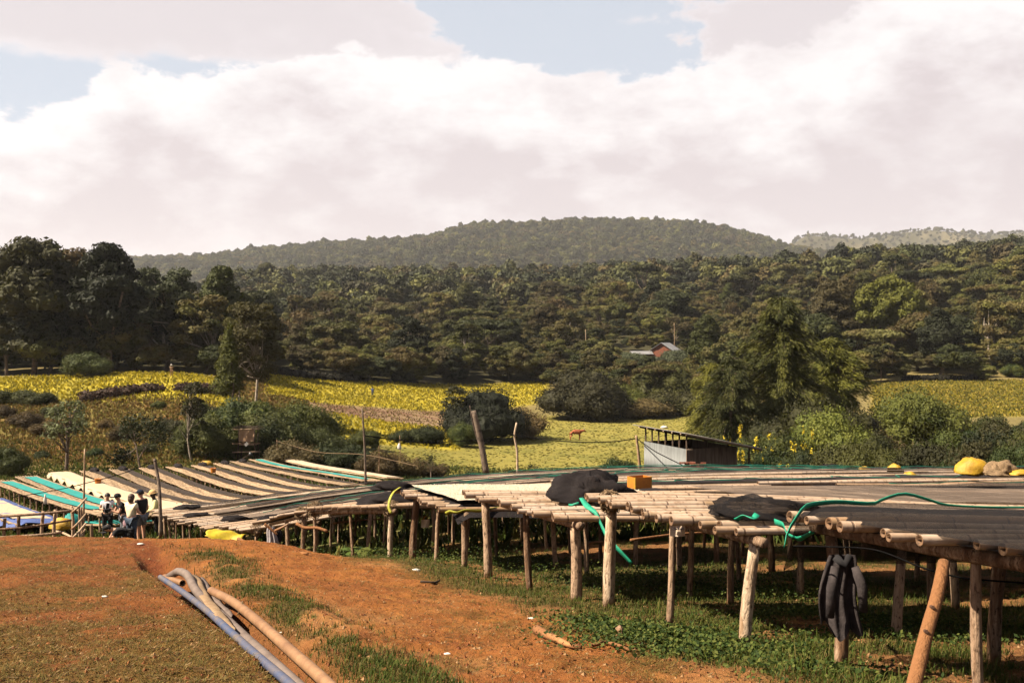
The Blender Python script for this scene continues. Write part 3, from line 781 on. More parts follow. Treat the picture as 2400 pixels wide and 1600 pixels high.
# nets on the tables
NG = 'black shade nets laid along the near tables'
sheet(T1, -.06, 1.06, -.14, 13.6, 'shade_net', MT['net'], 'black shade net covering the whole nearest table', 'net', NG, .125, 18, .12, .018, 1, wavy=.015,
      drop=lambda f, g: -.45 * max(0, (f - .93) / .07) ** 1.5 * (g < .5) - .07 * max(0, 1 - g * 90) ** 1.5 - .05 * max(0, 1 - f * 12))
sheet(T2, .02, .52, .9, 16.5, 'shade_net', MT['net'], 'black shade net spread on the near half of the second table', 'net', NG, .155, 10, .3, .035, 2)
sheet(T3, .35, .95, 3.2, 19.5, 'shade_net', MT['netgrey'], 'dusty shade net on the table behind the thick pale post', 'net', NG, .18, 7, .5, .02, 3)
sheet(T4, .20, .62, 7.5, 21.5, 'shade_net', MT['net'], 'dark shade net at the far end of the bean table', 'net', NG, .18, 6, .5, .025, 4)
for i, (T, lab, mm) in enumerate(((T5, 'shade net along the table just beyond the white beans', 'netgrey'), (T6, 'shade net along the table with the grey jacket', 'netgrey'), (T7, 'shade net along the table with the yellow cloth', 'netgrey'),
                              (T8, 'shade net along the low table behind the red mound', 'netgrey'), (T9, 'shade net along the table beside the straw hat', 'netgrey'), (T10, 'shade net along the rearmost table before the pasture', 'net'))):
    sheet(T, .24, .66, 1.0, T.L - .8, 'shade_net', MT[mm], lab, 'net', NG, .175, 6, .6, .02, 10 + i)
    sheet(T, .42, .58, 2.0, T.L - 1.0, 'folded_net', MT['netdense'], lab.replace('shade net', 'folded black net strip'), 'net', 'folded net strips along the near tables', .215, 3, .6, .02, 20 + i, wavy=.05)
# green cords that weave along the nets
def cord(T, u, t0, t1, amp, per, r, label, seed, mat='strap'):
    n = int((t1 - t0) / .22); pts = []
    for i in range(n):
        t = t0 + (t1 - t0) * i / n
        w = amp * (math.sin(t * 6.28 / per + seed) + .8 * math.sin(t * 6.28 / (per * .43) + 2 * seed)) * (.4 + .8 * float(vnoise(np.array(t * .5), np.array(seed * 1.7), 3)))
        pts.append(T.pt(u + w, t, .235 + .02 * math.sin(t * 3)))
    P0 = pts[0]; mb = MB(); mb.tube([p - P0 for p in pts], r * .75, 5); o = mb.build('cord', MT['cordgreen'], None, True); o.location = P0
    tag(o, label, 'cord', 'green cords along the near tables')
cord(T5, .50, 3, 22, .06, 1.9, .013, 'green cord along the table just beyond the white beans', 1)
cord(T6, .55, 3, 24, .05, 2.3, .014, 'green cord along the table with the grey jacket', 2)
cord(T7, .55, 2, 21, .10, 1.6, .014, 'green cord zigzagging over the table with the yellow cloth', 3)
cord(T8, .52, 1.5, 24, .11, 1.5, .014, 'green cord zigzagging over the low table behind the red mound', 4)
cord(T9, .60, 1.5, 25, .12, 1.7, .015, 'green cord looping over the table beside the straw hat', 5)
cord(T10, .30, 12, 25.5, .05, 2.6, .013, 'green cord near the far edge of the rearmost table', 6)
cord(T4, .55, 9, 21, .04, 2.5, .010, 'thin green cord at the far end of the bean table', 7)
# white beans in a black net on T4
def bean_heap():
    nt, nu = 46, 22; vs = []
    P0 = np.array(T4.pt(.5, 1.6))
    for i in range(nt + 1):
        for j in range(nu + 1):
            f, g = i / nt, j / nu
            e = min(1, 5 * min(f, 1 - f) + .02) * min(1, 5 * min(g, 1 - g) + .02)
            u = .03 + .90 * g + .02 * math.sin(7 * f + 1); t = .05 + 3.7 * f + .03 * math.sin(5 * g + .6)
            z = .15 + .06 * e + .022 * float(fbm(np.array(f * 14), np.array(g * 9), 4))
            vs.append(np.array(T4.pt(u, t, z)) - P0)
    idx = lambda i, j: i * (nu + 1) + j
    f = [(idx(i, j), idx(i+1, j), idx(i+1, j+1), idx(i, j+1)) for i in range(nt) for j in range(nu)]
    mb = MB(); mb.add(vs, f)
    # single beans scattered over the heap
    q = random.Random(5)
    for k in range(2600):
        i, j = q.randrange(nt), q.randrange(nu); p = (vs[idx(i, j)] * (1 - (a := q.random())) + vs[idx(i+1, j+1)] * a)
        r = q.uniform(.008, .014); d = np.array([(r,0,0),(0,r,0),(-r,0,0),(0,-r,0),(0,0,r*.8)])
        mb.add(p + d + np.array((q.uniform(-.03, .03), q.uniform(-.03, .03), .004)), [(0,1,4),(1,2,4),(2,3,4),(3,0,4)])
    o = mb.build('bean_heap', MT['beans'], None, False); o.location = P0
    tag(o, 'pale white coffee beans spread out to dry on a black net', 'coffee beans', None, 'stuff')
    sheet(T4, -.06, 1.0, -.04, 4.6, 'shade_net', MT['netdense'], 'black net under the white beans, hanging over the table end', 'net', NG, .085, 16, .18, .02, 9,
          drop=lambda f, g: -.16 * max(0, 1 - f * 9) - .10 * max(0, 1 - g * 50))
bean_heap()
# ------------------------------------------------------------------ details on the near tables
# bunched black nets
lump('net_bundle', T3.pt(.45, .95, .08), (.95, .8, .34), MT['netdense'], 'crumpled heap of black net with a green strap beside the thick pale post', 'net', None, 3, 1.5, rz=.25, nu=40, nv=20)
lump('net_bundle', T5.pt(.45, .9, .06), (1.3, .6, .22), MT['netdense'], 'rolled black net at the table end left of the white beans', 'net', None, 5, .9, rz=.2, nu=40, nv=18)
lump('net_bundle', T4.pt(1.02, -.25, .06), (.7, .35, .16), MT['netdense'], 'black net bunched up behind the corner post left of the white beans', 'net', None, 6, 1.2, rz=.1, nu=34)
lump('net_bundle', T2.pt(.22, .55, .10), (.85, .75, .16), MT['net'], 'loosely folded black net on the end of the second table', 'net', None, 8, 1.4, rz=.2, nu=44, nv=20)
for k, (T, u, t, s, lab) in enumerate(((T6, .55, 1.2, (.75, .3, .13), 'small rolled net on the table behind the frayed beam'), (T7, .5, .9, (.7, .3, .16), 'rolled black net above the yellow cloth'),
                                    (T7, .2, .5, (.55, .25, .14), 'short black net roll beside the yellow cloth'), (T8, .5, .8, (.8, .3, .15), 'rolled black net on the low table behind the red mound'),
                                    (T9, .55, .6, (.8, .35, .10), 'flattened black net at the end of the table by the straw hat'), (T10, .5, .9, (.9, .4, .16), 'heaped black net at the near end of the rearmost table'),
                                    (T10, .6, 25.4, (.9, .5, .22), 'dark net heaped at the right end of the rearmost table'))):
    lump('net_bundle', T.pt(u, t, .07), s, MT['netdense'], lab, 'net', 'rolled nets at table ends', 30 + k, 1.1, rz=.25, nu=30)
# green strap of the nearest table, its end hanging over the corner
a = [T1.pt(1.03, 4.3, .135), T1.pt(1.02, 3.2, .14), T1.pt(1.02, 2.2, .135), T1.pt(1.03, 1.25, .135), T1.pt(1.03, 1.05, .18), T1.pt(1.03, .85, .21), T1.pt(1.02, .66, .17), T1.pt(1.01, .55, .135), T1.pt(1.0, .15, .14), T1.pt(.99, -.06, .12), at(1860, 1222, 7.1), at(1843, 1255, 7.05), at(1838, 1280, 7.0)]
band(smooth_path(a, 60), np.interp(np.arange(60), [0, 36, 50, 59], [.014, .017, .035, .055]), MT['strap'], 'green_strap', 'bright green strap along the nearest table, its end hanging down at the corner', 'strap', None, (0, -.5, .85))
band(smooth_path([at(1815, 1222, 7.9), at(1835, 1230, 7.7), at(1846, 1252, 7.5), at(1870, 1262, 7.3), at(1905, 1246, 7.2)], 24), .05, MT['strap'], 'green_strap', 'short green strap looped between the two nearest tables', 'strap', None, (0, -.3, .9), twist=.04)
band(smooth_path([at(1725, 1218, 8.55), at(1745, 1208, 8.5), at(1765, 1213, 8.45), at(1775, 1204, 8.5)], 14), .055, MT['strap'], 'green_strap', 'green strap tied round the folded net on the second table', 'strap', None, (0, -.6, .7), twist=.12)
band(smooth_path([at(1362, 1166, 12.0), at(1375, 1184, 11.7), at(1395, 1200, 11.5), at(1412, 1235, 11.4), at(1425, 1260, 11.3), at(1450, 1288, 11.2), at(1480, 1320, 11.15)], 40), np.interp(np.arange(40), [0, 10, 20, 39], [.05, .07, .03, .07]), MT['strap'], 'green_strap', 'long green strap hanging behind the thick pale post', 'strap', None, (1, 0, .1), twist=.03)
band(smooth_path([at(1333, 1183, 11.9), at(1345, 1182, 11.8), at(1357, 1178, 11.8)], 8), .03, MT['strap'], 'green_strap', 'short green end of strap on the crumpled net', 'strap', None, (0, 0, 1))
lump('green_knot', T4.pt(.1, 8.0, .15), (.25, .18, .10), MT['strap'], 'small green knot on the poles right of the orange crate', 'strap', None, 3, 1.2)
# yellow-green straps of the bean net
band(smooth_path([at(938, 1141, 17.6), at(925, 1150, 17.3), at(913, 1172, 17.1), at(911, 1188, 17.05), at(917, 1202, 17.0)], 24), .045, MT['ystrap'], 'yellow_strap', 'yellow-green strap hanging from the net left of the white beans', 'strap', None, (1, 0, .2), twist=.01)
band(smooth_path([at(1044, 1204, 15.1), at(1056, 1198, 15.05), at(1070, 1201, 15.0), at(1090, 1195, 15.0), at(1125, 1197, 15.1), at(1150, 1192, 15.3), at(1180, 1186, 15.5)], 34), np.interp(np.arange(34), [0, 8, 20, 33], [.06, .04, .065, .04]), MT['ystrap'], 'yellow_strap', 'yellow-green strap crumpled along the front edge of the bean table', 'strap', None, (0, -.4, .9), twist=.02)
band(smooth_path([T3.pt(.8, 9.2, .2), T3.pt(.84, 10.4, .21), T3.pt(.8, 12.5, .2)], 12), .10, MT['ystrap'], 'yellow_strap', 'yellow-green strap on the dark net at the right edge', 'strap', None, (0, -.3, 1))
# tied lashings round beam ends
def lashing(c, r, n, label, seed, mat='rope'):
    q = random.Random(seed); mb = MB()
    for k in range(n):
        a0 = q.uniform(0, 6.28); pts = []
        ax = Vector((q.uniform(-1, 1), q.uniform(-1, 1), q.uniform(-.7, .7))).normalized(); b = ax.orthogonal().normalized(); d = ax.cross(b)
        for i in range(7): w = a0 + i * .75; pts.append(b * math.cos(w) * r * q.uniform(.8, 1.5) + d * math.sin(w) * r * q.uniform(.8, 1.5) + ax * q.uniform(-.3, .3) * r)
        mb.tube(pts, .006, 4, cap=False)
    o = mb.build('lashing', MT[mat], None, False); o.location = c; tag(o, label, 'rope', 'fibre lashings at the table ends'); return o
lashing(T2.pt(.98, .12, -.02), .10, 34, 'tangle of fibre binding round the head of the thick pale post', 1)
lashing(T5.pt(.02, .14, 0), .12, 26, 'frayed lashing on the beam left of the white beans', 2)
lashing(T5.pt(.98, .14, 0), .14, 26, 'frayed lashing on the rear corner post left of the white beans', 3)
lashing(T6.pt(.05, .14, 0), .13, 26, 'frayed lashing on the beam above the grey jacket', 4)
lashing(T7.pt(.02, .14, 0), .13, 20, 'frayed lashing beside the yellow cloth', 5)
# paper tags
def paper_tag(p, w, h, label, scrawl, rz=0.0, cat='paper tag'):
    root = empty('paper_tag', p, rz); tag(root, label, cat)
    mb = MB(); vs = []
    for i in range(5):
        for j in range(5): vs.append(((i / 4 - .5) * w, .012 * math.sin(i * 1.3 + j * .5), -j / 4 * h))
    f = [(i*5+j, (i+1)*5+j, (i+1)*5+j+1, i*5+j+1) for i in range(4) for j in range(4)]
    mb.add(vs, f); o = mb.build('sheet', MT['paper'], root); md = o.modifiers.new('thickness', 'SOLIDIFY'); md.thickness = .003
    if scrawl:
        mk = MB()
        for st in scrawl: mk.tube([(x * w * .5, -.020, -.38 * h + y * h * .2) for x, y in st], .0035, 4)
        mk.build('handwriting', MT['ink'], root)
    mb = MB(); mb.tube([(-w * .3, -.01, 0), (-w * .1, -.02, .06), (w * .15, -.01, .07), (w * .3, 0, 0.0)], .006, 5); mb.build('string', MT['orange'], root)
Z = [[(-.75, .5), (-.5, .5), (-.75, -.4), (-.45, -.4)], [(-.4, 0), (-.2, .1), (-.3, .35), (-.42, 0), (-.2, -.4)], [(-.1, .1), (-.22, -.1), (-.05, -.4), (.05, .1), (.08, .9), (.05, -.4)], [(.15, .2), (.15, -.3), (.3, -.3), (.32, .2), (.36, -.4)],
     [(.42, -1.0), (.48, .6), (.6, .7)], [(.38, 0), (.6, .05)], [(.72, .2), (.62, -.1), (.74, -.4), (.84, -.1), (.72, .2)]]
paper_tag(at(1588, 1226, 9.35), .14, .12, 'paper tag with a handwritten word tied to the second table', Z, .05)
paper_tag(at(997, 1217, 19.0), .16, .15, 'blank paper tag on a post below the white beans', None, .3)
# orange crate
def crate(p, rz, label):
    root = empty('orange_crate', p, rz); tag(root, label, 'crate')
    w, d, h, k = .34, .27, .20, .008
    for nm, c, s in (('front_panel', (0, -d/2, h/2), (w, k, h)), ('back_panel', (0, d/2, h/2), (w, k, h)), ('side_panel', (-w/2, 0, h/2), (k, d - k - .002, h)), ('side_panel', (w/2, 0, h/2), (k, d - k - .002, h)), ('bottom', (0, 0, .008), (w - .02, d - .02, .012))):
        mb = MB(); mb.box(c, s); mb.build(nm, MT['orange'], root)
    for sx in (-1, 1):
        mb = MB(); mb.box((sx * w/2, -d/2, h/2 + .004), (.016, .016, h + .008)); mb.build('corner_rib', MT['yellowplastic'], root)
crate(T4.pt(.62, 3.95, .17), .45, 'orange plastic crate standing on the bamboo poles')
# yellow sacks and the straw bundle at the right ends of the tables
for (px, d, s, lab, sd) in ((2026, 30.5, (.45, .35, .22), 'small round yellow sack on a table end', 1), (2098, 27.5, (.46, .35, .34), 'upright yellow sack tied at the neck on a table end', 2),
                            (2133, 26.0, (.34, .3, .14), 'little flat yellow sack beside the upright one', 3), (2282, 19.6, (.72, .5, .36), 'large pointed yellow sack beside the straw bundle', 4), (2392, 19.0, (.4, .3, .12), 'flattened yellow sack at the right edge', 5)):
    yb = {1: 1109, 2: 1117, 3: 1118, 4: 1114, 5: 1114}[sd]
    lump('yellow_sack', at(px, yb, d), s, MT['yellowplastic'], lab, 'sack', 'yellow sacks at the table ends', sd, .8, nu=20, nv=14)
lump('straw_bundle', at(2345, 1114, 19.2), (.62, .45, .26), MT['rope'], 'tangled brown straw bundle beside the large yellow sack', 'bundle', None, 9, 1.5, nu=44, nv=26)
# jacket hung on the corner post of the nearest table
def hung_cloth(px0, px1, py0, py1, d, name, mat, label, cat, folds=4, seed=1, taper=.5, depth=.10, notch=None, lining=None):
    q = random.Random(seed); top = at((px0 + px1) / 2, py0, d); W = (px1 - px0) / F * d; Hh = (py1 - py0) / F * d
    nu, nv = 40, 22; vs = []
    for side in (1, -1):
        for i in range(nv + 1):
            g = i / nv
            for j in range(nu + 1):
                f = j / nu - .5
                w = W * (taper + (1 - taper) * g ** .6)
                fold = math.sin(f * folds * 6.28 + seed) * (.3 + .7 * g) + .5 * math.sin(f * folds * 13 + 2 * seed + g * 2)
                x = f * w + .02 * math.sin(g * 5 + seed)
                y = -side * (depth * (.15 + .85 * math.cos(f * math.pi) ** .7 if abs(f) < .5 else .15 * depth) * (.4 + .6 * g)) - .035 * fold * (.3 + .7 * g)
                zz = -g * Hh * (1 + .05 * math.sin(f * 9 + seed * 1.3) * g - (notch(f) if notch else 0) * g)
                vs.append((x, y, zz))
    n1 = (nu + 1) * (nv + 1); f = []
    for s_ in range(2):
        for i in range(nv):
            for j in range(nu):
                a0 = s_ * n1 + i * (nu + 1) + j; fc = (a0, a0 + 1, a0 + nu + 2, a0 + nu + 1); f.append(fc if s_ else fc[::-1])
    mb = MB(); mb.add(vs, f); o = mb.build(name, mat, None, True); o.location = top
    tag(o, label, cat); return o
MT['jacket'] = simple('dark_jacket_cloth', (.050, .040, .038), (.020, .016, .016), 9, .95, .1, bmp=.4)
MT['greycloth'] = simple('grey_cloth', (.30, .265, .26), (.20, .17, .17), 9, .95, .1, bmp=.4)
MT['black'] = simple('black_cloth', (.012, .011, .012), (.02, .018, .018), 9, .9, .15)
jk = hung_cloth(1918, 2018, 1300, 1482, 6.98, 'jacket', MT['jacket'], 'dark grey jacket hanging from the nearest table', 'jacket', 1.6, 2, .62, .05, lambda f: .20 * max(0, -f) + .05 * math.sin(f * 14))
for sx, ln in ((-.105, .40), (.115, .36)):
    mb = MB(); mb.tube([(sx * .6, -.10, -.06), (sx * .95, -.135, -ln * .5), (sx * 1.05, -.13, -ln)], [.030, .038, .030], 8); mb.build('sleeve', MT['jacket'], jk, True)
mb = MB(); mb.tube([(-.05, -.06, .0), (0, -.10, -.05), (.05, -.06, 0)], .03, 8); mb.build('collar', MT['black'], jk, True)
hc = hung_cloth(622, 652, 1234, 1279, 20.9, 'hung_jacket', MT['greycloth'], 'pale grey jacket hung on a post behind the red mound', 'jacket', 1.5, 4, .5, .10)
hung_cloth(642, 662, 1240, 1270, 21.0, 'dark_bag', MT['black'], 'black bag hung beside the pale grey jacket', 'bag', 1.5, 6, .5, .08)
# yellow cloth over the end of T7
vs = []; P0 = at(530, 1246, 23.3)
for i in range(19):
    for j in range(13):
        f, g = i / 18, j / 12
        x = -.42 + .85 * f + .03 * math.sin(g * 9); y = .15 - .45 * g; z = .04 * math.sin(f * 5 + g * 2) + .02 * math.sin(f * 13 + g * 6) - .42 * max(0, g - .35) * (1.3 - abs(f - .72) * 1.5) - .05 * f
        vs.append((x, y, z))
mb = MB(); mb.add(vs, [(i*13+j, (i+1)*13+j, (i+1)*13+j+1, i*13+j+1) for i in range(18) for j in range(12)])
o = mb.build('yellow_cloth', MT['yellowcloth'], None, True); o.location = P0; o.modifiers.new('thickness', 'SOLIDIFY').thickness = .01
tag(o, 'bright yellow cloth spread over a table end behind the red mound', 'cloth')
# loose branches laid against the posts
def branch(pts, r0, r1, name, label, mat='post', cat='branch', group=None, sides=7):
    P = smooth_path(pts, 12); P0 = P[0].copy(); mb = MB(); mb.tube(P - P0, np.linspace(r0, r1, 12), sides); o = mb.build(name, MT[mat], None, True); o.location = P0
    tag(o, label, cat, group); return o
branch([at(645, 1243, 20.6), at(660, 1236, 20.55), at(678, 1226, 20.5)], .03, .022, 'branch', 'short branch holding the pale grey jacket')
branch([at(620, 1227, 20.7), at(632, 1237, 20.7), at(650, 1252, 20.7)], .03, .025, 'branch', 'branch stub sloping under the pale grey jacket')
branch([at(695, 1226, 19.9), at(715, 1236, 19.8), at(740, 1236, 19.7), at(768, 1244, 19.6)], .032, .03, 'branch', 'crooked branch tied between two posts right of the grey jacket')
branch([at(558, 1262, 19.2), at(580, 1272, 19.0), at(606, 1283, 18.8)], .035, .028, 'branch', 'sloping stick between the yellow cloth and the red mound')
for k, (a_, b_) in enumerate((((1380, 1274, 16.0), (1420, 1270, 15.9)), ((1478, 1265, 15.2), (1660, 1247, 16.2)), ((780, 1226, 23.2), (905, 1215, 23.6)))):
    branch([at(*a_), (at(*a_) + at(*b_)) / 2 + Vector((0, 0, .02)), at(*b_)], .022, .018, 'low_rail', ['thin pale rail low between the posts behind the thick post', 'long thin rail low behind the second table', 'thin rail low behind the frayed beams'][k], 'postpale', 'rail')
# the slanting fresh pole that props the nearest table
pr = branch([at(2212, 1318, 5.75), at(2195, 1400, 5.55), at(2172, 1480, 5.4), at(2150, 1570, 5.25), at(2128, 1660, 5.1)], .034, .040, 'prop_pole', 'orange-brown peeled pole propping the nearest table', 'postorange', 'post', None, 12)
MT['knot'] = simple('wood_knot', (.07, .03, .014), None, 20)
for (px, py, d, s) in ((2187, 1425, 5.46, .013), (2172, 1482, 5.36, .014)):
    p = at(px, py, d) - Vector(pr.location); mb = MB(); mb.tube([p + Vector((0, .03, 0)), p + Vector((-.005, -.012, .01))], [s, s * .7], 8); mb.build('knot', MT['knot'], pr)
# dark cable below the nets of the nearest table
def cable(pts, r, label, name='cable', mat='cable', n=40, group=None):
    P = smooth_path(pts, n); P0 = P[0].copy(); mb = MB(); mb.tube(P - P0, r, 5); o = mb.build(name, MT[mat], None, True); o.location = P0; tag(o, label, 'cable', group); return o
cable([at(1860, 1279, 6.9), at(1925, 1280, 6.7), at(2040, 1286, 6.5), at(2180, 1335, 6.2), at(2270, 1355, 6.1), at(2410, 1366, 6.0)], .006, 'black cord slung below the nearest table')
# ------------------------------------------------------------------ vegetation
MT['leaf_dark'] = foliage('dark_leaves', [(.016, .018, .004), (.028, .028, .006), (.056, .050, .009), (.030, .024, .007)], nscale=.25)
MT['leaf_olive'] = foliage('olive_leaves', [(.022, .026, .006), (.036, .038, .008), (.054, .050, .010), (.034, .028, .009)], nscale=.25)
MT['leaf_brown'] = foliage('brown_leaves', [(.066, .040, .016), (.095, .056, .022), (.115, .074, .030), (.055, .040, .016)], nscale=.25)
MT['leaf_bright'] = foliage('bright_leaves', [(.058, .058, .008), (.085, .076, .010), (.040, .042, .007)], nscale=.3)
MT['leaf_grey'] = foliage('grey_green_leaves', [(.085, .088, .050), (.065, .068, .036), (.10, .098, .062)], nscale=.3)
MT['leaf_wood'] = foliage('woodland_leaves', [(.026, .028, .007), (.066, .060, .011), (.082, .050, .016), (.080, .074, .014), (.105, .074, .024), (.040, .041, .009), (.110, .098, .022), (.075, .047, .016), (.125, .108, .036)], nscale=.12)
MT['leaf_far'] = foliage('far_woodland_leaves', [(.018, .020, .006), (.060, .058, .013), (.080, .052, .018), (.034, .035, .009), (.115, .100, .026), (.048, .046, .012), (.022, .024, .007)], nscale=.05, trans=0)
MT['leaf_euca'] = foliage('dry_gold_leaves', [(.060, .050, .011), (.090, .068, .014), (.040, .038, .009)], nscale=.4)
MT['leaf_conifer'] = foliage('feathery_leaves', [(.072, .070, .009), (.130, .112, .013), (.042, .044, .008), (.155, .120, .016)], nscale=.35)
MT['leaf_shrub'] = foliage('shrub_leaves', [(.016, .025, .005), (.030, .042, .008), (.066, .074, .012), (.110, .105, .018), (.024, .034, .008), (.050, .052, .012)], nscale=.8)
MT['leaf_frangi'] = foliage('thick_pale_leaves', [(.13, .14, .06), (.10, .105, .04), (.16, .16, .08)], nscale=.8)
MT['flower'] = simple('yellow_flowers', (.52, .40, .02), (.38, .26, .01), 5, .7, .2)
MT['twig'] = simple('grey_twigs', (.17, .125, .09), (.10, .07, .05), 3, .9, .1)

def unitv(v): return v / (np.linalg.norm(v, axis=-1, keepdims=True) + 1e-9)
def leaves(P, N, size, rng, asp=.5, jit=1.0):
    n = len(P); N = unitv(N + jit * rng.normal(size=(n, 3)) * .6)
    A = unitv(np.cross(N, rng.normal(size=(n, 3)))); B = np.cross(N, A)
    s = (size * rng.uniform(.6, 1.35, n))[:, None]
    return np.stack([P - A * s, P + B * s * asp, P + A * s, P - B * s * asp], 1)
def core_faces(blobs, k=.74, nu=9, nv=6, rng=None):
    out = []
    for (cx, cy, cz, rx, ry, rz) in blobs:
        a = np.linspace(-math.pi/2, math.pi/2, nv + 1); b = np.arange(nu + 1) / nu * 2 * math.pi
        A, B_ = np.meshgrid(a, b, indexing='ij')
        kk = k * (1 + (rng.uniform(-.15, .15, A.shape) if rng is not None else 0)); kk[:, -1] = kk[:, 0]
        V = np.stack([cx + rx * kk * np.cos(A) * np.cos(B_), cy + ry * kk * np.cos(A) * np.sin(B_), cz + rz * kk * np.sin(A)], -1)
        out.append(np.stack([V[:-1, :-1], V[:-1, 1:], V[1:, 1:], V[1:, :-1]], 2).reshape(-1, 4, 3))
    return np.concatenate(out)
def crown_faces(blobs, n, leaf, rng, asp=.5, core=.74, low=.35, jit=.95, fill=.25):
    Bl = np.array(blobs); w = (Bl[:, 3] * Bl[:, 5]); w = w / w.sum()
    i = rng.choice(len(Bl), int(n * 1.9), p=w); D = unitv(rng.normal(size=(len(i), 3)))
    keep = (D[:, 2] > -.35) | (rng.random(len(i)) < low); i = i[keep]; D = D[keep]
    r = np.where(rng.random(len(i)) < fill, rng.uniform(.55, .9, len(i)), rng.uniform(.86, 1.12, len(i)))
    P = Bl[i, :3] + D * Bl[i, 3:] * r[:, None]
    inside = np.zeros(len(P), bool)
    for k, b in enumerate(Bl):
        q = np.linalg.norm((P - b[:3]) / b[3:], axis=1); inside |= (q < .72) & (i != k)
    P = P[~inside][:n]; D = D[~inside][:n]
    V = leaves(P, D, leaf, rng, asp, jit)
    if core: V = np.concatenate([V, core_faces(blobs, core, rng=rng)])
    return V
def limb_tree(mb, base, top, r, rng, ends, bend=.08, sides=7):
    n = 6; off = rng.normal(size=3) * bend * (top[2] - base[2]); pts = []
    for i in range(n):
        f = i / (n - 1); pts.append(np.array(base) * (1 - f) + np.array(top) * f + off * math.sin(f * math.pi) * np.array((1, 1, 0)))
    mb.tube(pts, np.linspace(r, r * .45, n), sides)
    for e in ends:
        k = rng.integers(2, n - 1); a = pts[k]; b = np.array(e); m = (a + b) / 2 + rng.normal(size=3) * .12 * np.linalg.norm(b - a) + np.array((0, 0, .06 * np.linalg.norm(b - a)))
        mb.tube([a, m, b], [r * .5, r * .32, r * .12], 5, cap=False)
def blobs_round(rng, h, R, base, n, rr=(.26, .42), flat=1.0, top=1.0):
    """clumps over a domed crown"""
    cz = (base + h) / 2; hz = (h - base) / 2; out = [(0, 0, cz, R * .62, R * .62, hz * .72)]
    for k in range(n):
        d = unitv(rng.normal(size=3)); d[2] = abs(d[2]) * 1.15 - .35 if rng.random() < .8 else d[2]; d = unitv(d)
        r = R * rng.uniform(*rr); q = rng.uniform(.62, .86)
        taper = 1 - (1 - top) * max(0, d[2])
        out.append((d[0] * R * q * taper, d[1] * R * q * taper, cz + d[2] * hz * .80, r, r, r * rng.uniform(.6, .85) * flat))
    return out
PROTO = {}
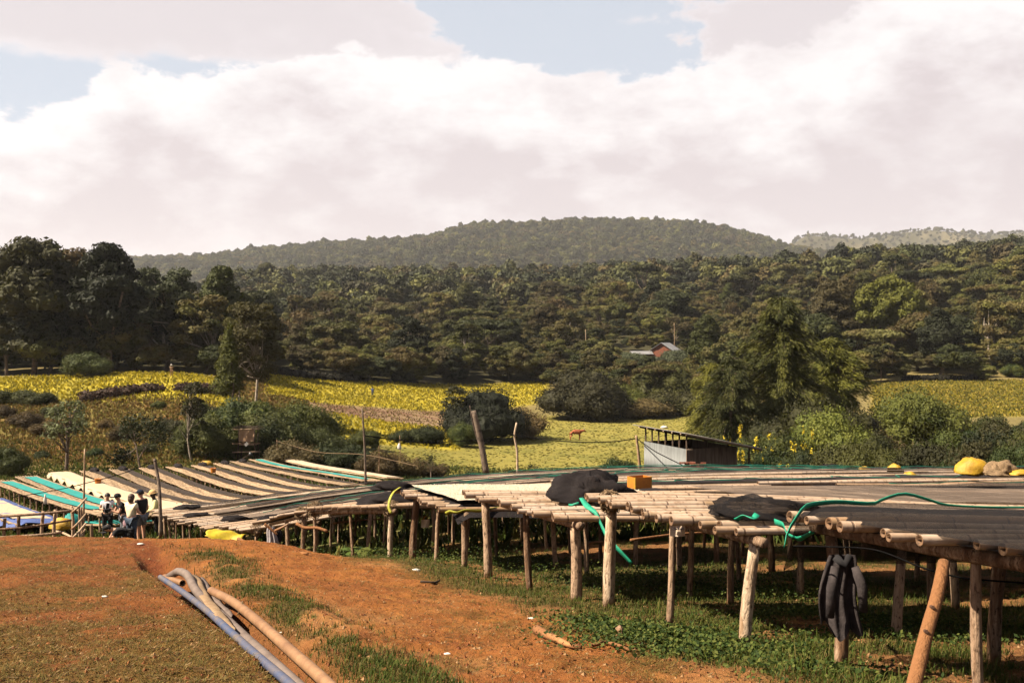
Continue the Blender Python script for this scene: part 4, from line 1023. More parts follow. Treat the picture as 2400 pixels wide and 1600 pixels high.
def proto(name, crown_mat, bark='trunk', **k):
    """kinds of tree at their real size: a trunk mesh and a crown mesh that copies share"""
    rng = np.random.default_rng(abs(hash(name)) % 1000 if False else sum(ord(c) * (i + 3) for i, c in enumerate(name)))
    h, R, base = k['h'], k['R'], k.get('base', k['h'] * .28); kind = k.get('kind', 'round')
    mb = MB()
    if kind == 'round':
        bl = blobs_round(rng, h, R, base, k.get('n', 24), k.get('rr', (.26, .42)), k.get('flat', 1.0), k.get('top', 1.0))
        V = crown_faces(bl, k.get('leaves', 2600), k.get('leaf', .42), rng, k.get('asp', .5), k.get('core', .74))
        limb_tree(mb, (0, 0, -.4), (rng.normal() * .05 * R, rng.normal() * .05 * R, (base + h) / 2), h * k.get('tr', .018) + .08, rng, [b[:3] for b in bl[1:9]])
    elif kind == 'umbrella':
        bl = []
        for i in range(k.get('n', 16)):
            a = rng.uniform(0, 6.28); q = math.sqrt(rng.random()) * R * .85; r = R * rng.uniform(.22, .36)
            bl.append((math.cos(a) * q, math.sin(a) * q, h * (.90 - .10 * (q / R) ** 2) + rng.uniform(-.5, .3), r, r, r * .32))
        V = crown_faces(bl, k.get('leaves', 2200), k.get('leaf', .38), rng, .5, .6)
        limb_tree(mb, (0, 0, -.4), (.3, .2, h * .62), h * .016 + .06, rng, [b[:3] for b in bl[:9]])
    elif kind == 'open':            # separate clumps held out on visible limbs
        bl = []
        for i in range(k.get('n', 14)):
            a = i * 2.4 + rng.uniform(-.4, .4); f = rng.uniform(.15, 1); q = R * (.95 - .45 * f) * rng.uniform(.45, 1)
            r = R * rng.uniform(.20, .34); bl.append((math.cos(a) * q, math.sin(a) * q, base + (h - base) * f, r, r, r * .62))
        V = crown_faces(bl, k.get('leaves', 1800), k.get('leaf', .40), rng, k.get('asp', .5), k.get('core', .5), fill=.4)
        limb_tree(mb, (0, 0, -.3), (rng.normal() * .1 * R, rng.normal() * .1 * R, h * .8), h * k.get('tr', .014) + .05, rng, [b[:3] for b in bl])
    elif kind == 'cypress':
        bl = [(rng.normal() * .08 * R, rng.normal() * .08 * R, base + (h - base) * f, R * (1.02 - f) ** .7 * rng.uniform(.75, 1.0) + .12, R * (1.02 - f) ** .7 * rng.uniform(.75, 1.0) + .12, (h - base) * .13) for f in np.linspace(.06, .96, 11)]
        V = crown_faces(bl, k.get('leaves', 2000), k.get('leaf', .26), rng, .3, .7)
        limb_tree(mb, (0, 0, -.3), (0, 0, h * .8), .13, rng, [])
    elif kind == 'feather':          # tiers of drooping, feathery boughs
        P = []; N = []
        nb = k.get('n', 90); rods = []
        for i in range(nb):
            f = (i + rng.random()) / nb; z = base + (h - base) * f; a = rng.uniform(0, 6.28); ln = R * min(1.0, .70 + .9 * f) * (1.03 - f) ** .42 * rng.choice([rng.uniform(.35, .7), rng.uniform(.75, 1.15)])
            m = int(18 + ln * 9); s = np.linspace(.12, 1, m); up = rng.uniform(.10, .42)
            bx = np.cos(a) * s * ln; by = np.sin(a) * s * ln; bz = z + ln * (up * 1.5 * s - .62 * s ** 2.4)
            rods.append(np.stack([bx, by, bz], 1)[::max(1, m // 4)])
            rep = k.get('rep', 3); w = .16 * ln * (1.1 - s)
            for r_ in range(rep):
                off = rng.normal(size=(m, 3)) * (w[:, None] + .12) * np.array((1, 1, .55)); off[:, 2] -= np.abs(rng.normal(size=m)) * .18
                P.append(np.stack([bx, by, bz], 1) + off); N.append(np.tile(np.array((math.cos(a) * .5, math.sin(a) * .5, .8)), (m, 1)))
        P = np.concatenate(P); N = np.concatenate(N); n = len(P); lf = k.get('leaf', .30)
        Nn = unitv(N + rng.normal(size=N.shape) * .5); dirv = unitv(np.stack([P[:, 0], P[:, 1], -.55 * np.hypot(P[:, 0], P[:, 1])], 1) + rng.normal(size=P.shape) * .35)
        Bv = unitv(np.cross(Nn, dirv)); s = (lf * rng.uniform(.6, 1.4, n))[:, None]
        V = np.stack([P - dirv * s, P + Bv * s * .2, P + dirv * s, P - Bv * s * .2], 1)
        limb_tree(mb, (0, 0, -.3), (0, 0, h * .96), h * .014 + .06, rng, [])
        for q in rods: mb.tube(q, np.linspace(.05, .012, len(q)), 4, cap=False)
    elif kind == 'bare':
        V = []; tips = []
        def grow(a, d, ln, r, lev):
            b = a + d * ln; mb.tube([a, (a + b) / 2 + rng.normal(size=3) * ln * .06, b], [r, r * .8, r * .62], 5 if lev < 2 else 3, cap=False)
            if lev >= k.get('lev', 4): tips.append(b); return
            for c in range(rng.integers(2, 4)):
                grow(b, unitv(d + rng.normal(size=3) * .48 + np.array((0, 0, .12))), ln * rng.uniform(.62, .82), r * .58, lev + 1)
        grow(np.array((0, 0, -.3)), np.array((0, 0, 1.0)), h * .27, h * .016 + .03, 0)
        tips = np.array(tips); m = k.get('leaves', 700); i = rng.integers(0, len(tips), m); P = tips[i] + rng.normal(size=(m, 3)) * R * .10
        V = leaves(P, rng.normal(size=(m, 3)), k.get('leaf', .22), rng, k.get('asp', .5))
    elif kind == 'shrub':
        bl = []
        for i in range(k.get('n', 12)):
            a = rng.uniform(0, 6.28); q = math.sqrt(rng.random()) * R * .75; z = h * (.25 + .52 * rng.random() * (1 - .55 * q / R)); r = min(R, h) * rng.uniform(.24, .40)
            bl.append((math.cos(a) * q, math.sin(a) * q, z, r * 1.15, r * 1.15, r))
        V = crown_faces(bl, k.get('leaves', 2400), k.get('leaf', .15), rng, k.get('asp', .45), k.get('core', .72), low=.5, jit=1.0)
        # loose shoots that break the outline
        m = k.get('shoots', 260); j = rng.integers(0, len(bl), m); D = unitv(rng.normal(size=(m, 3)) + np.array((0, 0, .9))); B_ = np.array(bl)[j]
        V = np.concatenate([V] + [leaves(B_[:, :3] + D * B_[:, 3:] * f, D, k.get('leaf', .15) * .9, rng, .45) for f in (1.12, 1.25, 1.38)])
        for i in range(5):
            e = bl[i % len(bl)]; mb.tube([(rng.normal() * .1, rng.normal() * .1, -.2), (e[0] * .4, e[1] * .4, e[2] * .5), e[:3]], [.05, .035, .015], 5, cap=False)
    me = quads_mesh(name + '_crown', V, MT[crown_mat]); 
    ob = mb.build('trunk', MT[bark], None, True); tm = ob.data; bpy.data.objects.remove(ob)
    PROTO[name] = (tm, me, h)
TREE_NAMES = {}
def plant(name, pr, x, y, hgt, label, cat='tree', group=None, rz=None, wide=1.0, sink=.15, lean=0.0, parts=('trunk', 'crown'), z=None, q=R3):
    tm, cm, h = PROTO[pr]; s = hgt / h
    o = empty(name, (x, y, (h1(x, y) if z is None else z) - sink), q.uniform(0, 6.28) if rz is None else rz); o.scale = (s * wide, s * wide, s); o.rotation_euler[0] = lean
    tag(o, label, cat, group)
    for nm, me in zip(parts, (tm, cm)):
        c = bpy.data.objects.new(nm, me); COL.objects.link(c); c.parent = o
    return o
proto('oak_a', 'leaf_dark', h=20, R=7.5, base=1.6, n=70, rr=(.16, .30), leaves=9000, leaf=.34)
proto('oak_b', 'leaf_dark', h=20, R=5.4, base=1.6, n=62, rr=(.18, .32), leaves=8000, leaf=.34, top=.8)
proto('oak_brown', 'leaf_brown', h=19, R=6.0, base=1.6, n=56, rr=(.18, .32), leaves=7000, leaf=.32, core=.6)
proto('conical', 'leaf_bright', h=19, R=5.2, base=2.5, n=44, rr=(.20, .34), leaves=6500, leaf=.34, top=.45)
proto('round_bright', 'leaf_bright', h=20, R=7.8, base=4.0, n=60, rr=(.16, .28), leaves=9000, leaf=.40)
proto('open_grey', 'leaf_grey', 'trunkpale', kind='open', h=15, R=5.5, base=4.5, n=26, leaves=4200, leaf=.34)
proto('wood_a', 'leaf_wood', h=14, R=6.0, base=3.5, n=30, rr=(.20, .36), leaves=5200, leaf=.36)
proto('wood_b', 'leaf_wood', h=12, R=5.6, base=2.6, n=26, rr=(.22, .40), leaves=4800, leaf=.35, flat=.8)
proto('wood_c', 'leaf_wood', 'trunkpale', kind='open', h=13, R=5.4, base=4, n=24, leaves=4200, leaf=.34, core=.6)
proto('wood_d', 'leaf_wood', kind='umbrella', h=12, R=6.2, n=20, leaves=4200, leaf=.34)
proto('wood_e', 'leaf_wood', 'trunkpale', h=16, R=4.6, base=3, n=30, rr=(.22, .38), leaves=4800, leaf=.35, top=.6)
proto('wood_f', 'leaf_brown', 'trunkpale', kind='bare', h=13, R=5, leaves=1500, leaf=.34, lev=5)
proto('acacia', 'leaf_dark', kind='umbrella', h=20, R=9, n=16, leaves=2400, leaf=.5)
proto('euca', 'leaf_euca', 'trunkpale', kind='open', h=13.5, R=3.9, base=2.6, n=52, leaves=9000, leaf=.20, asp=.35, tr=.010)
proto('cypress', 'leaf_conifer', kind='cypress', h=9.6, R=1.9, base=2.6, leaves=3200, leaf=.20)
proto('feather_a', 'leaf_conifer', kind='feather', h=16, R=5.8, base=2.0, n=190, rep=9, leaf=.22)
proto('feather_b', 'leaf_conifer', kind='feather', h=11, R=4.6, base=1.0, n=140, rep=9, leaf=.20)
proto('frangi', 'leaf_frangi', kind='open', h=5.4, R=2.3, base=2.4, n=22, leaves=900, leaf=.17, asp=.42, core=0, tr=.020)
proto('thin_tree', 'leaf_olive', 'trunkpale', kind='open', h=6.8, R=1.5, base=2.8, n=22, leaves=1500, leaf=.13, core=0, tr=.006)
proto('bush_dark', 'leaf_dark', kind='shrub', h=6, R=5.2, n=30, leaves=13000, leaf=.15, core=.78)
proto('bush_green', 'leaf_shrub', kind='shrub', h=4.2, R=3.0, n=20, leaves=12000, leaf=.09)
proto('bush_low', 'leaf_olive', kind='shrub', h=2.2, R=2.2, n=16, leaves=6500, leaf=.085)
proto('bush_brown', 'leaf_brown', kind='shrub', h=2.4, R=2.2, n=16, leaves=6000, leaf=.085, core=.6)
proto('bush_grey', 'leaf_grey', kind='shrub', h=5, R=4, n=18, leaves=4200, leaf=.22)
proto('twiggy', 'leaf_olive', 'twig', kind='bare', h=2.6, R=1.2, leaves=260, leaf=.07, lev=4)
proto('thorn', 'leaf_shrub', kind='bare', h=5.0, R=3.2, leaves=2600, leaf=.11, lev=5)
proto('sapling', 'leaf_olive', kind='bare', h=2.2, R=1.6, leaves=1300, leaf=.08, lev=4)

def X(px, d): return (px - 1200) / F * d
def P_(name, pr, px, d, hgt, label, **k): return plant(name, pr, X(px, d), d, hgt, label, **k)
# --- single trees one can point to
P_('broadleaf_tree', 'oak_a', 78, 152, 21.6, 'huge dark rounded tree rising highest at the left edge', rz=.4)
P_('broadleaf_tree', 'oak_b', 256, 150, 20.4, 'tall dark tree at the right end of the big dark clump')
P_('broadleaf_tree', 'oak_brown', 172, 160, 20.8, 'brownish tree crown between the two tall dark trees')
P_('broadleaf_tree', 'oak_b', -20, 160, 19.5, 'dark tree cut by the left edge behind the yellow flowers')
P_('open_tree', 'open_grey', 385, 157, 15.6, 'grey-green open tree right of the big dark clump')
P_('broadleaf_tree', 'oak_brown', 335, 166, 14.5, 'low brown tree between the dark clump and the grey-green tree')
P_('pointed_tree', 'conical', 520, 170, 18.6, 'pointed tree with bright yellow-green lower boughs')
P_('ridge_tree', 'oak_a', 624, 620, 20, 'lone rounded dark tree standing on the far skyline')
P_('gold_tree', 'euca', 596, 116, 13.6, 'tall thin tree with dry golden leaves')
P_('gold_tree', 'euca', 560, 121, 11.0, 'slimmer golden-leaved tree close behind the tall one', wide=.8)
P_('cypress_tree', 'cypress', 535, 112, 9.8, 'dense dark conical tree on a bare pale stem')
P_('small_tree', 'frangi', 156, 80, 5.5, 'small tree with thick pale leaf clusters behind the drying tables', rz=1.0)
P_('small_tree', 'thorn', 325, 80, 5.2, 'low forked dark tree with thin foliage behind the drying tables', rz=2.0, wide=1.15)
P_('small_tree', 'thin_tree', 452, 87, 7.0, 'slender sapling on a very thin straight stem')
P_('round_tree', 'round_bright', 2085, 232, 21, 'large round bright-green tree on the wooded slope', rz=1.2)
P_('broadleaf_tree', 'oak_brown', 1962, 240, 21.5, 'large rusty brown tree left of the round bright-green tree')
P_('flat_tree', 'acacia', 1512, 450, 19.5, 'flat-topped dark tree standing above the wood')
P_('feathery_tree', 'feather_a', 1832, 104, 16.4, 'tall feathery yellow-green tree in front of the wood', rz=.3)
P_('feathery_tree', 'feather_b', 1945, 112, 11.5, 'spreading feathery tree leaning towards the tall one', wide=1.25)
P_('feathery_tree', 'feather_b', 1712, 100, 10.8, 'drooping feathery tree left of the tall one', wide=.95)
P_('feathery_tree', 'feather_b', 1668, 118, 10.2, 'smaller feathery tree at the pasture corner', wide=.9)
# --- bushes one can point to
BG = 'bushes round the fields'
for args in ((1140, 128, 6.6, 'bush_dark', 'broad dark bush between the yellow field and the pasture', 1.0), (1065, 127, 6.8, 'thin_tree', 'ragged slim tree at the left end of the broad dark bush', 1.5), (1230, 133, 4.0, 'bush_brown', 'brownish bush at the right end of the broad dark bush', 1.0),
             (1085, 119, 3.6, 'bush_green', 'small round dark-green bush before the broad dark one', .8), (1000, 118, 2.2, 'bush_low', 'low bush at the edge of the lower yellow field', 1.2), (955, 116, 1.8, 'bush_low', 'smallest low bush along the lower yellow field', 1.2),
             (1365, 166, 8.2, 'bush_dark', 'large dark rounded bush behind the red cow', 1.15), (1450, 172, 6.5, 'bush_green', 'leafy bush with light tips right of the large dark bush', 1.1), (1535, 178, 8.5, 'wood_d', 'flat dark tree whose stems show below its crown', .9),
             (1600, 172, 4.4, 'bush_low', 'brown-green scrub at the far pasture edge', 1.6), (1510, 169, 3.2, 'bush_brown', 'rust-brown scrub at the far pasture edge', 1.8), (1570, 180, 7.5, 'bush_dark', 'dark bush behind the far pasture edge', 1.0),
             (500, 90, 4.6, 'bush_green', 'dense green bush left of the wooden lookout', 1.0), (552, 93, 6.0, 'bush_green', 'tall green bush just behind the wooden lookout', .9), (650, 92, 5.2, 'bush_green', 'green bush right of the wooden lookout', 1.0), (705, 96, 5.8, 'bush_green', 'bush with upright tips beside the bare field', .9),
             (760, 93, 3.6, 'bush_green', 'rounded green bush above the last white table', 1.0), (690, 84, 2.4, 'bush_brown', 'brown scrub behind the last white table', 1.2), (800, 86, 2.2, 'bush_low', 'pale scrub along the cable behind the last white table', 1.3), (880, 80, 2.1, 'bush_brown', 'dark red-brown shrub at the corner of the tables', 1.0),
             (935, 82, 2.0, 'bush_brown', 'second dark red-brown shrub at the corner of the tables', 1.2), (1000, 84, 1.5, 'bush_brown', 'low red-brown shrub at the pasture edge', 1.5), (850, 104, 2.6, 'bush_green', 'bush behind the thin pole', 1.0),
             (1440, 74, 3.0, 'bush_green', 'round bush in the pasture left of the tin shed', .8), (20, 74, 2.8, 'bush_green', 'dark bush at the left edge behind the drying tables', .8), (60, 102, 1.7, 'bush_brown', 'dry brown bush on the left slope', 1.3), (110, 98, 1.5, 'bush_brown', 'second dry brown bush on the left slope', 1.4),
             (1095, 70, 2.2, 'twiggy', 'twiggy shrub left of the leaning pole', 1.0), (1250, 88, 1.8, 'twiggy', 'low twiggy plant below the crooked post', 1.3), (1010, 78, 3.2, 'twiggy', 'bare thin shrub at the corner of the tables', .9), (437, 39, 1.5, 'sapling', 'leafy sapling growing between the drying tables', 1.0),
             (210, 142, 4.2, 'bush_green', 'rounded dark bush at the edge of the yellow flowers', 1.2), (30, 117, 1.8, 'bush_low', 'leafy bush below the yellow flowers at the left edge', 1.4), (85, 116, 1.6, 'bush_low', 'leafy bush below the yellow flowers, second from the left edge', 1.4)):
    px, d, hg, pr, lab, wd = args
    nm = 'shrub' if pr.startswith(('bush', 'twig', 'sap')) else 'small_tree'
    P_(nm, pr, px, d, hg, lab, cat='bush' if nm == 'shrub' else 'tree', wide=wd, parts=('stem', 'foliage') if nm == 'shrub' else ('trunk', 'crown'))
ORD = ['', 'second', 'third', 'fourth', 'fifth', 'sixth', 'seventh', 'eighth', 'ninth', 'tenth', 'eleventh', 'twelfth', 'thirteenth', 'fourteenth', 'fifteenth']
SB = [(120, 108, 1.2, 'bush_low'), (245, 101, 1.1, 'bush_brown'), (285, 96, 1.5, 'bush_brown'), (370, 112, 1.2, 'bush_green'), (400, 100, 1.5, 'bush_low'), (425, 95, 1.3, 'bush_low'), (345, 91, 1.0, 'bush_low'), (220, 89, 1.1, 'bush_green'), (100, 88, 1.0, 'bush_green'), (15, 108, 1.4, 'bush_brown'), (170, 99, 1.0, 'bush_brown'), (460, 110, 2.0, 'bush_green'), (500, 104, 2.4, 'bush_low')]
SC = {}
for (px, d, hg, pr) in sorted(SB):
    kind = {'bush_green': 'small green tussock', 'bush_low': 'small olive tussock', 'bush_brown': 'small brown tussock'}[pr] + (' high on the brown slope' if d > 103 else ' low on the brown slope'); SC[kind] = SC.get(kind, 0) + 1
    P_('shrub', pr, px, d, hg, kind + (', leftmost' if SC[kind] == 1 else ', %s from left' % ORD[SC[kind] - 1]), cat='bush', group='tussocks on the brown slope', parts=('stem', 'foliage'), wide=1.0)
for px, d, hg, lab in ((1592, 246, 5.0, 'grey-green bush in front of the brick-red house'), (1536, 244, 3.4, 'grey-green bush below the low outbuilding'), (1412, 240, 4.6, 'grey-green bush beside the pale concrete pole'), (1640, 240, 5.2, 'grey-green bush right of the brick-red house'), (1470, 246, 4.4, 'grey-green bush left of the low outbuilding')):
    P_('shrub', 'bush_grey', px, d, hg, lab, cat='bush', parts=('stem', 'foliage'), wide=1.3)
# --- thicket on the right, below the feathery trees
TH = [(1640, 92, 4.2, 'bush_green'), (1690, 86, 4.0, 'bush_green'), (1745, 80, 4.4, 'bush_green'), (1800, 74, 4.8, 'bush_dark'), (1850, 70, 5.0, 'bush_green'), (1905, 68, 5.6, 'bush_dark'), (1960, 66, 6.0, 'bush_green'), (2015, 70, 4.8, 'bush_dark'),
      (2060, 62, 3.0, 'bush_dark'), (2110, 58, 2.2, 'bush_green'), (2160, 56, 2.4, 'bush_low'), (2215, 60, 3.6, 'bush_green'), (2270, 56, 2.2, 'bush_green'), (2330, 54, 3.0, 'bush_low'), (2395, 52, 3.4, 'bush_green'), (1990, 50, 2.6, 'bush_low'), (2050, 47, 2.4, 'bush_low'),
      (2120, 45, 2.2, 'bush_green'), (2190, 43, 2.4, 'bush_low'), (2260, 40, 2.4, 'bush_green'), (2335, 38, 2.4, 'bush_low'), (2400, 36, 2.6, 'bush_green'), (1880, 54, 2.8, 'bush_green'), (1790, 60, 3.0, 'bush_green'), (2155, 92, 7.2, 'bush_green'), (2090, 98, 2.6, 'bush_low'),
      (2250, 100, 2.4, 'bush_brown'), (2320, 96, 3.0, 'bush_low'), (2400, 98, 2.4, 'bush_green'), (2225, 118, 2.0, 'bush_brown'), (2380, 76, 3.4, 'bush_low'), (2300, 80, 3.2, 'bush_green'), (2050, 84, 3.0, 'bush_brown')]
TC = {}
for k, (px, d, hg, pr) in enumerate(sorted(TH)):
    kind = {'bush_green': 'leafy green bush', 'bush_dark': 'dark green bush', 'bush_low': 'loose olive bush', 'bush_brown': 'dry brown bush'}[pr]
    key = kind + (' in the front of the thicket' if d < 58 else ' in the middle of the thicket' if d < 80 else ' at the back of the thicket'); TC[key] = TC.get(key, 0) + 1
    P_('shrub', pr, px, d, hg, key + ' beside the shed, ' + ('nearest it' if TC[key] == 1 else ORD[TC[key] - 1] + ' from it'), cat='bush', group='thicket right of the tin shed', parts=('stem', 'foliage'), wide=R3.uniform(.62, .95))
# bushes that carry yellow flower spikes
def flower_shrub(px, d, hg, n, label):
    o = P_('flowering_shrub', 'bush_green', px, d, hg, label, cat='bush', group='yellow-flowering bushes beside the shed', parts=('stem', 'foliage'))
    rng = np.random.default_rng(int(px)); P = []
    for k in range(n):
        a = rng.uniform(2.6, 6.8); r = rng.uniform(1.3, 2.9); z = rng.uniform(1.7, 4.3); c = np.array((math.cos(a) * r, math.sin(a) * r, z * (1.15 - .1 * r)))
        m = 30; P.append(c + rng.normal(size=(m, 3)) * np.array((.045, .045, .13)))
    P = np.concatenate(P); V = leaves(P, rng.normal(size=P.shape), .05, rng, .8)
    me = quads_mesh('flower_spikes', V, MT['flower']); c = link('flowers', me, o); c.rotation_euler = (0, 0, -o.rotation_euler[2])
for px, d, hg, n, lab in ((1655, 82, 4.0, 22, 'yellow-flowering bush at the pasture corner'), (1690, 66, 3.6, 44, 'bush thick with yellow flowers right above the shed roof'), (1735, 63, 3.7, 48, 'bush thick with yellow flowers past the shed roof'),
                          (1640, 68, 2.9, 16, 'bush with a few yellow flowers behind the shed roof'), (1815, 62, 4.3, 16, 'tall bush with few yellow flowers below the feathery tree'), (1790, 52, 2.2, 22, 'low yellow-flowering bush at the right corner of the shed')):
    flower_shrub(px, d, hg, n, lab)
# ferns
def fern(px, d, size, label, group=None, z=None, seed=1):
    rng = np.random.default_rng(seed); x = X(px, d); V = []
    for k in range(15):
        a = k * 2.4 + rng.uniform(-.3, .3); ln = size * rng.uniform(.7, 1.1); up = rng.uniform(.5, 1.1)
        for s in np.linspace(.12, 1, 20):
            p = np.array((math.cos(a) * ln * s, math.sin(a) * ln * s, ln * (up * s - .75 * s * s))); w = .26 * ln * math.sin(min(1, s * 1.1) * 2.6) * .8 + .02
            t = np.array((-math.sin(a), math.cos(a), -.12)); f = np.array((math.cos(a), math.sin(a), up - 1.5 * s)) * .022 * size * 1.6
            for sg in (-1, 1): V.append([p - f, p + t * sg * w * .5 - f * .2, p + t * sg * w + f * 1.2, p + f])
    me = quads_mesh('fern_fronds', np.array(V), MT['leaf_fern']); o = link('fern', me); o.location = (x, d, h1(x, d) if z is None else z)
    tag(o, label, 'fern', group)
MT['leaf_fern'] = foliage('fern_leaves', [(.045, .075, .012), (.07, .10, .016), (.10, .105, .02)], nscale=2)
for k, (px, d, s, lab) in enumerate(((2262, 27, 1.3, 'large light-green fern above the big yellow sack'), (2300, 30, 1.1, 'fern behind the big yellow sack'), (2210, 29, .9, 'small fern left of the big yellow sack'), (845, 20.4, .42, 'fern growing below the frayed table beams'), (868, 19.6, .36, 'smaller fern beside the pale post left of the beans'), (600, 19.2, .3, 'tiny fern behind the red mound'))):
    fern(px, d, s, lab, None, None, k + 3)
# ------------------------------------------------------------------ the wood beyond the fields, tree by tree
SPOT = [(120, 'above the left edge'), (330, 'beyond the dark clump'), (560, 'beyond the golden tree'), (760, 'above the central hedge'), (960, 'above the middle yellow field'), (1180, 'above the broad dark bush'), (1330, 'left of the concrete pole'), (1470, 'left of the brick house'),
        (1640, 'around the brick house'), (1800, 'left of the feathery tree'), (1940, 'behind the feathery tree'), (2120, 'near the round bright tree'), (2280, 'right of the round bright tree'), (9999, 'at the right edge')]
def name_wood(pend, lab):
    """each tree gets words that find it: its kind, its row, the landmark it stands by and its turn from the left"""
    by = {}
    for t in pend:
        pr, x, d, hg, wd, p, e = t; nm, lb = lab[pr]; kind = lb.split(' of the ')[0].split(' at the ')[0]
        size = 'small ' if hg < 7.5 and nm != 'shrub' else ('tall ' if hg > 11.5 else '')
        row = 'at the wood edge' if d - e < 14 else ('midway up the wood' if d < 290 else 'high in the wood')
        spot = next(s for lim, s in SPOT if p < lim)
        by.setdefault('%s%s %s, %s' % (size, kind, row, spot), []).append(t)
    for key in sorted(by):
        for k, (pr, x, d, hg, wd, p, e) in enumerate(sorted(by[key], key=lambda t: t[5])):
            nm = lab[pr][0]; sh = nm == 'shrub'
            text = key if len(by[key]) == 1 else key + (', leftmost' if k == 0 else ', %s from left' % ORD[k])
            if len(text.split()) > 16: text = text.replace('tall ', '', 1).replace('small ', '', 1).replace('midway up the wood', 'midway up')
            plant(nm, pr, x, d, hg, text, cat='bush' if sh else 'tree', group='shrubs at the edge of the wood' if sh else 'trees of the wood beyond the fields', wide=wd, parts=('stem', 'foliage') if sh else ('trunk', 'crown'))
def wood():
    q = random.Random(21); pts = []; pend = []
    lab = {'wood_a': ('broadleaf_tree', 'rounded tree of the wood beyond the fields'), 'wood_b': ('broadleaf_tree', 'low wide-crowned tree of the wood beyond the fields'), 'wood_c': ('open_tree', 'open-crowned tree of the wood beyond the fields'),
           'wood_d': ('flat_tree', 'flat-crowned tree of the wood beyond the fields'), 'wood_e': ('slender_tree', 'slender tree of the wood beyond the fields'), 'wood_f': ('bare_tree', 'nearly leafless tree of the wood beyond the fields'), 'oak_a': ('broadleaf_tree', 'dark broad tree of the wood'), 'oak_b': ('broadleaf_tree', 'dark dense tree of the wood'), 'oak_brown': ('broadleaf_tree', 'brown dense tree of the wood'), 'conical': ('pointed_tree', 'bright pointed tree of the wood'),
           'bush_low': ('shrub', 'olive shrub at the edge of the wood'), 'bush_green': ('shrub', 'green shrub at the edge of the wood'), 'bush_grey': ('shrub', 'grey-green shrub at the edge of the wood'), 'bush_brown': ('shrub', 'brown shrub at the edge of the wood')}
    def edge(p): return float(np.interp(p, [-200, 0, 300, 560, 620, 800, 1000, 1200, 1300, 1500, 1650, 1800, 2050, 2250, 2600], [147, 147, 147, 148, 179, 183, 197, 211, 206, 184, 176, 174, 187, 187, 185]))
    tries = 0
    while len(pts) < 290 and tries < 40000:
        tries += 1
        u = q.random(); p = q.uniform(-90, 2500); e = edge(p); d = e + 3 + (435 - e) * u ** 1.15
        x = X(p, d)
        if 1440 < p < 1640 and 205 < d < 268: continue
        if abs(p - 2085) < 60 and 195 < d < 230: continue
        if abs(p - 1962) < 50 and 205 < d < 240: continue
        gap = 6.5 + (d - 150) * .022
        if p < 600 and d < 190: gap = 5.5
        if any((x - a) ** 2 + (d - b) ** 2 < gap * gap for a, b in pts): continue
        pts.append((x, d))
        left = p < 610
        r = q.random()
        near = d - e < 12
        if near and not left and r < .45:
            pr = q.choice(['bush_low', 'bush_green', 'bush_grey', 'bush_brown', 'bush_green']); hg = q.uniform(2.6, 5.2)
        else:
            pr = q.choices(['wood_a', 'wood_b', 'wood_c', 'wood_d', 'wood_e', 'wood_f', 'oak_b', 'oak_brown', 'conical'], [.25, .17, .16, .09, .13, .11, .05, .04, .03])[0]; hg = q.uniform(6.0, 13.5) * (1.25 if left else 1) * (1.12 if d > 260 else 1)
            if left: pr = q.choices(['oak_a', 'oak_b', 'oak_brown', 'wood_c', 'wood_e', 'wood_f'], [.2, .26, .22, .12, .1, .1])[0]; hg = q.uniform(8, 15.5)
            elif pr in ('oak_b', 'oak_brown', 'conical'): hg = q.uniform(12, 17)
            if near and not left: hg *= .72
            if p > 1850: hg *= 1.12
        nm, lb = lab[pr]
        sh = nm == 'shrub'
        pend.append((pr, x, d, hg, q.uniform(.9, 1.25), p, e)); continue
        plant(nm, pr, x, d, hg, lb, cat='bush' if sh else 'tree', group='shrubs at the edge of the wood' if sh else 'trees of the wood beyond the fields', wide=q.uniform(.9, 1.25), parts=('stem', 'foliage') if sh else ('trunk', 'crown'), q=q)
    name_wood(pend, lab)
    return pts
WOOD = wood()
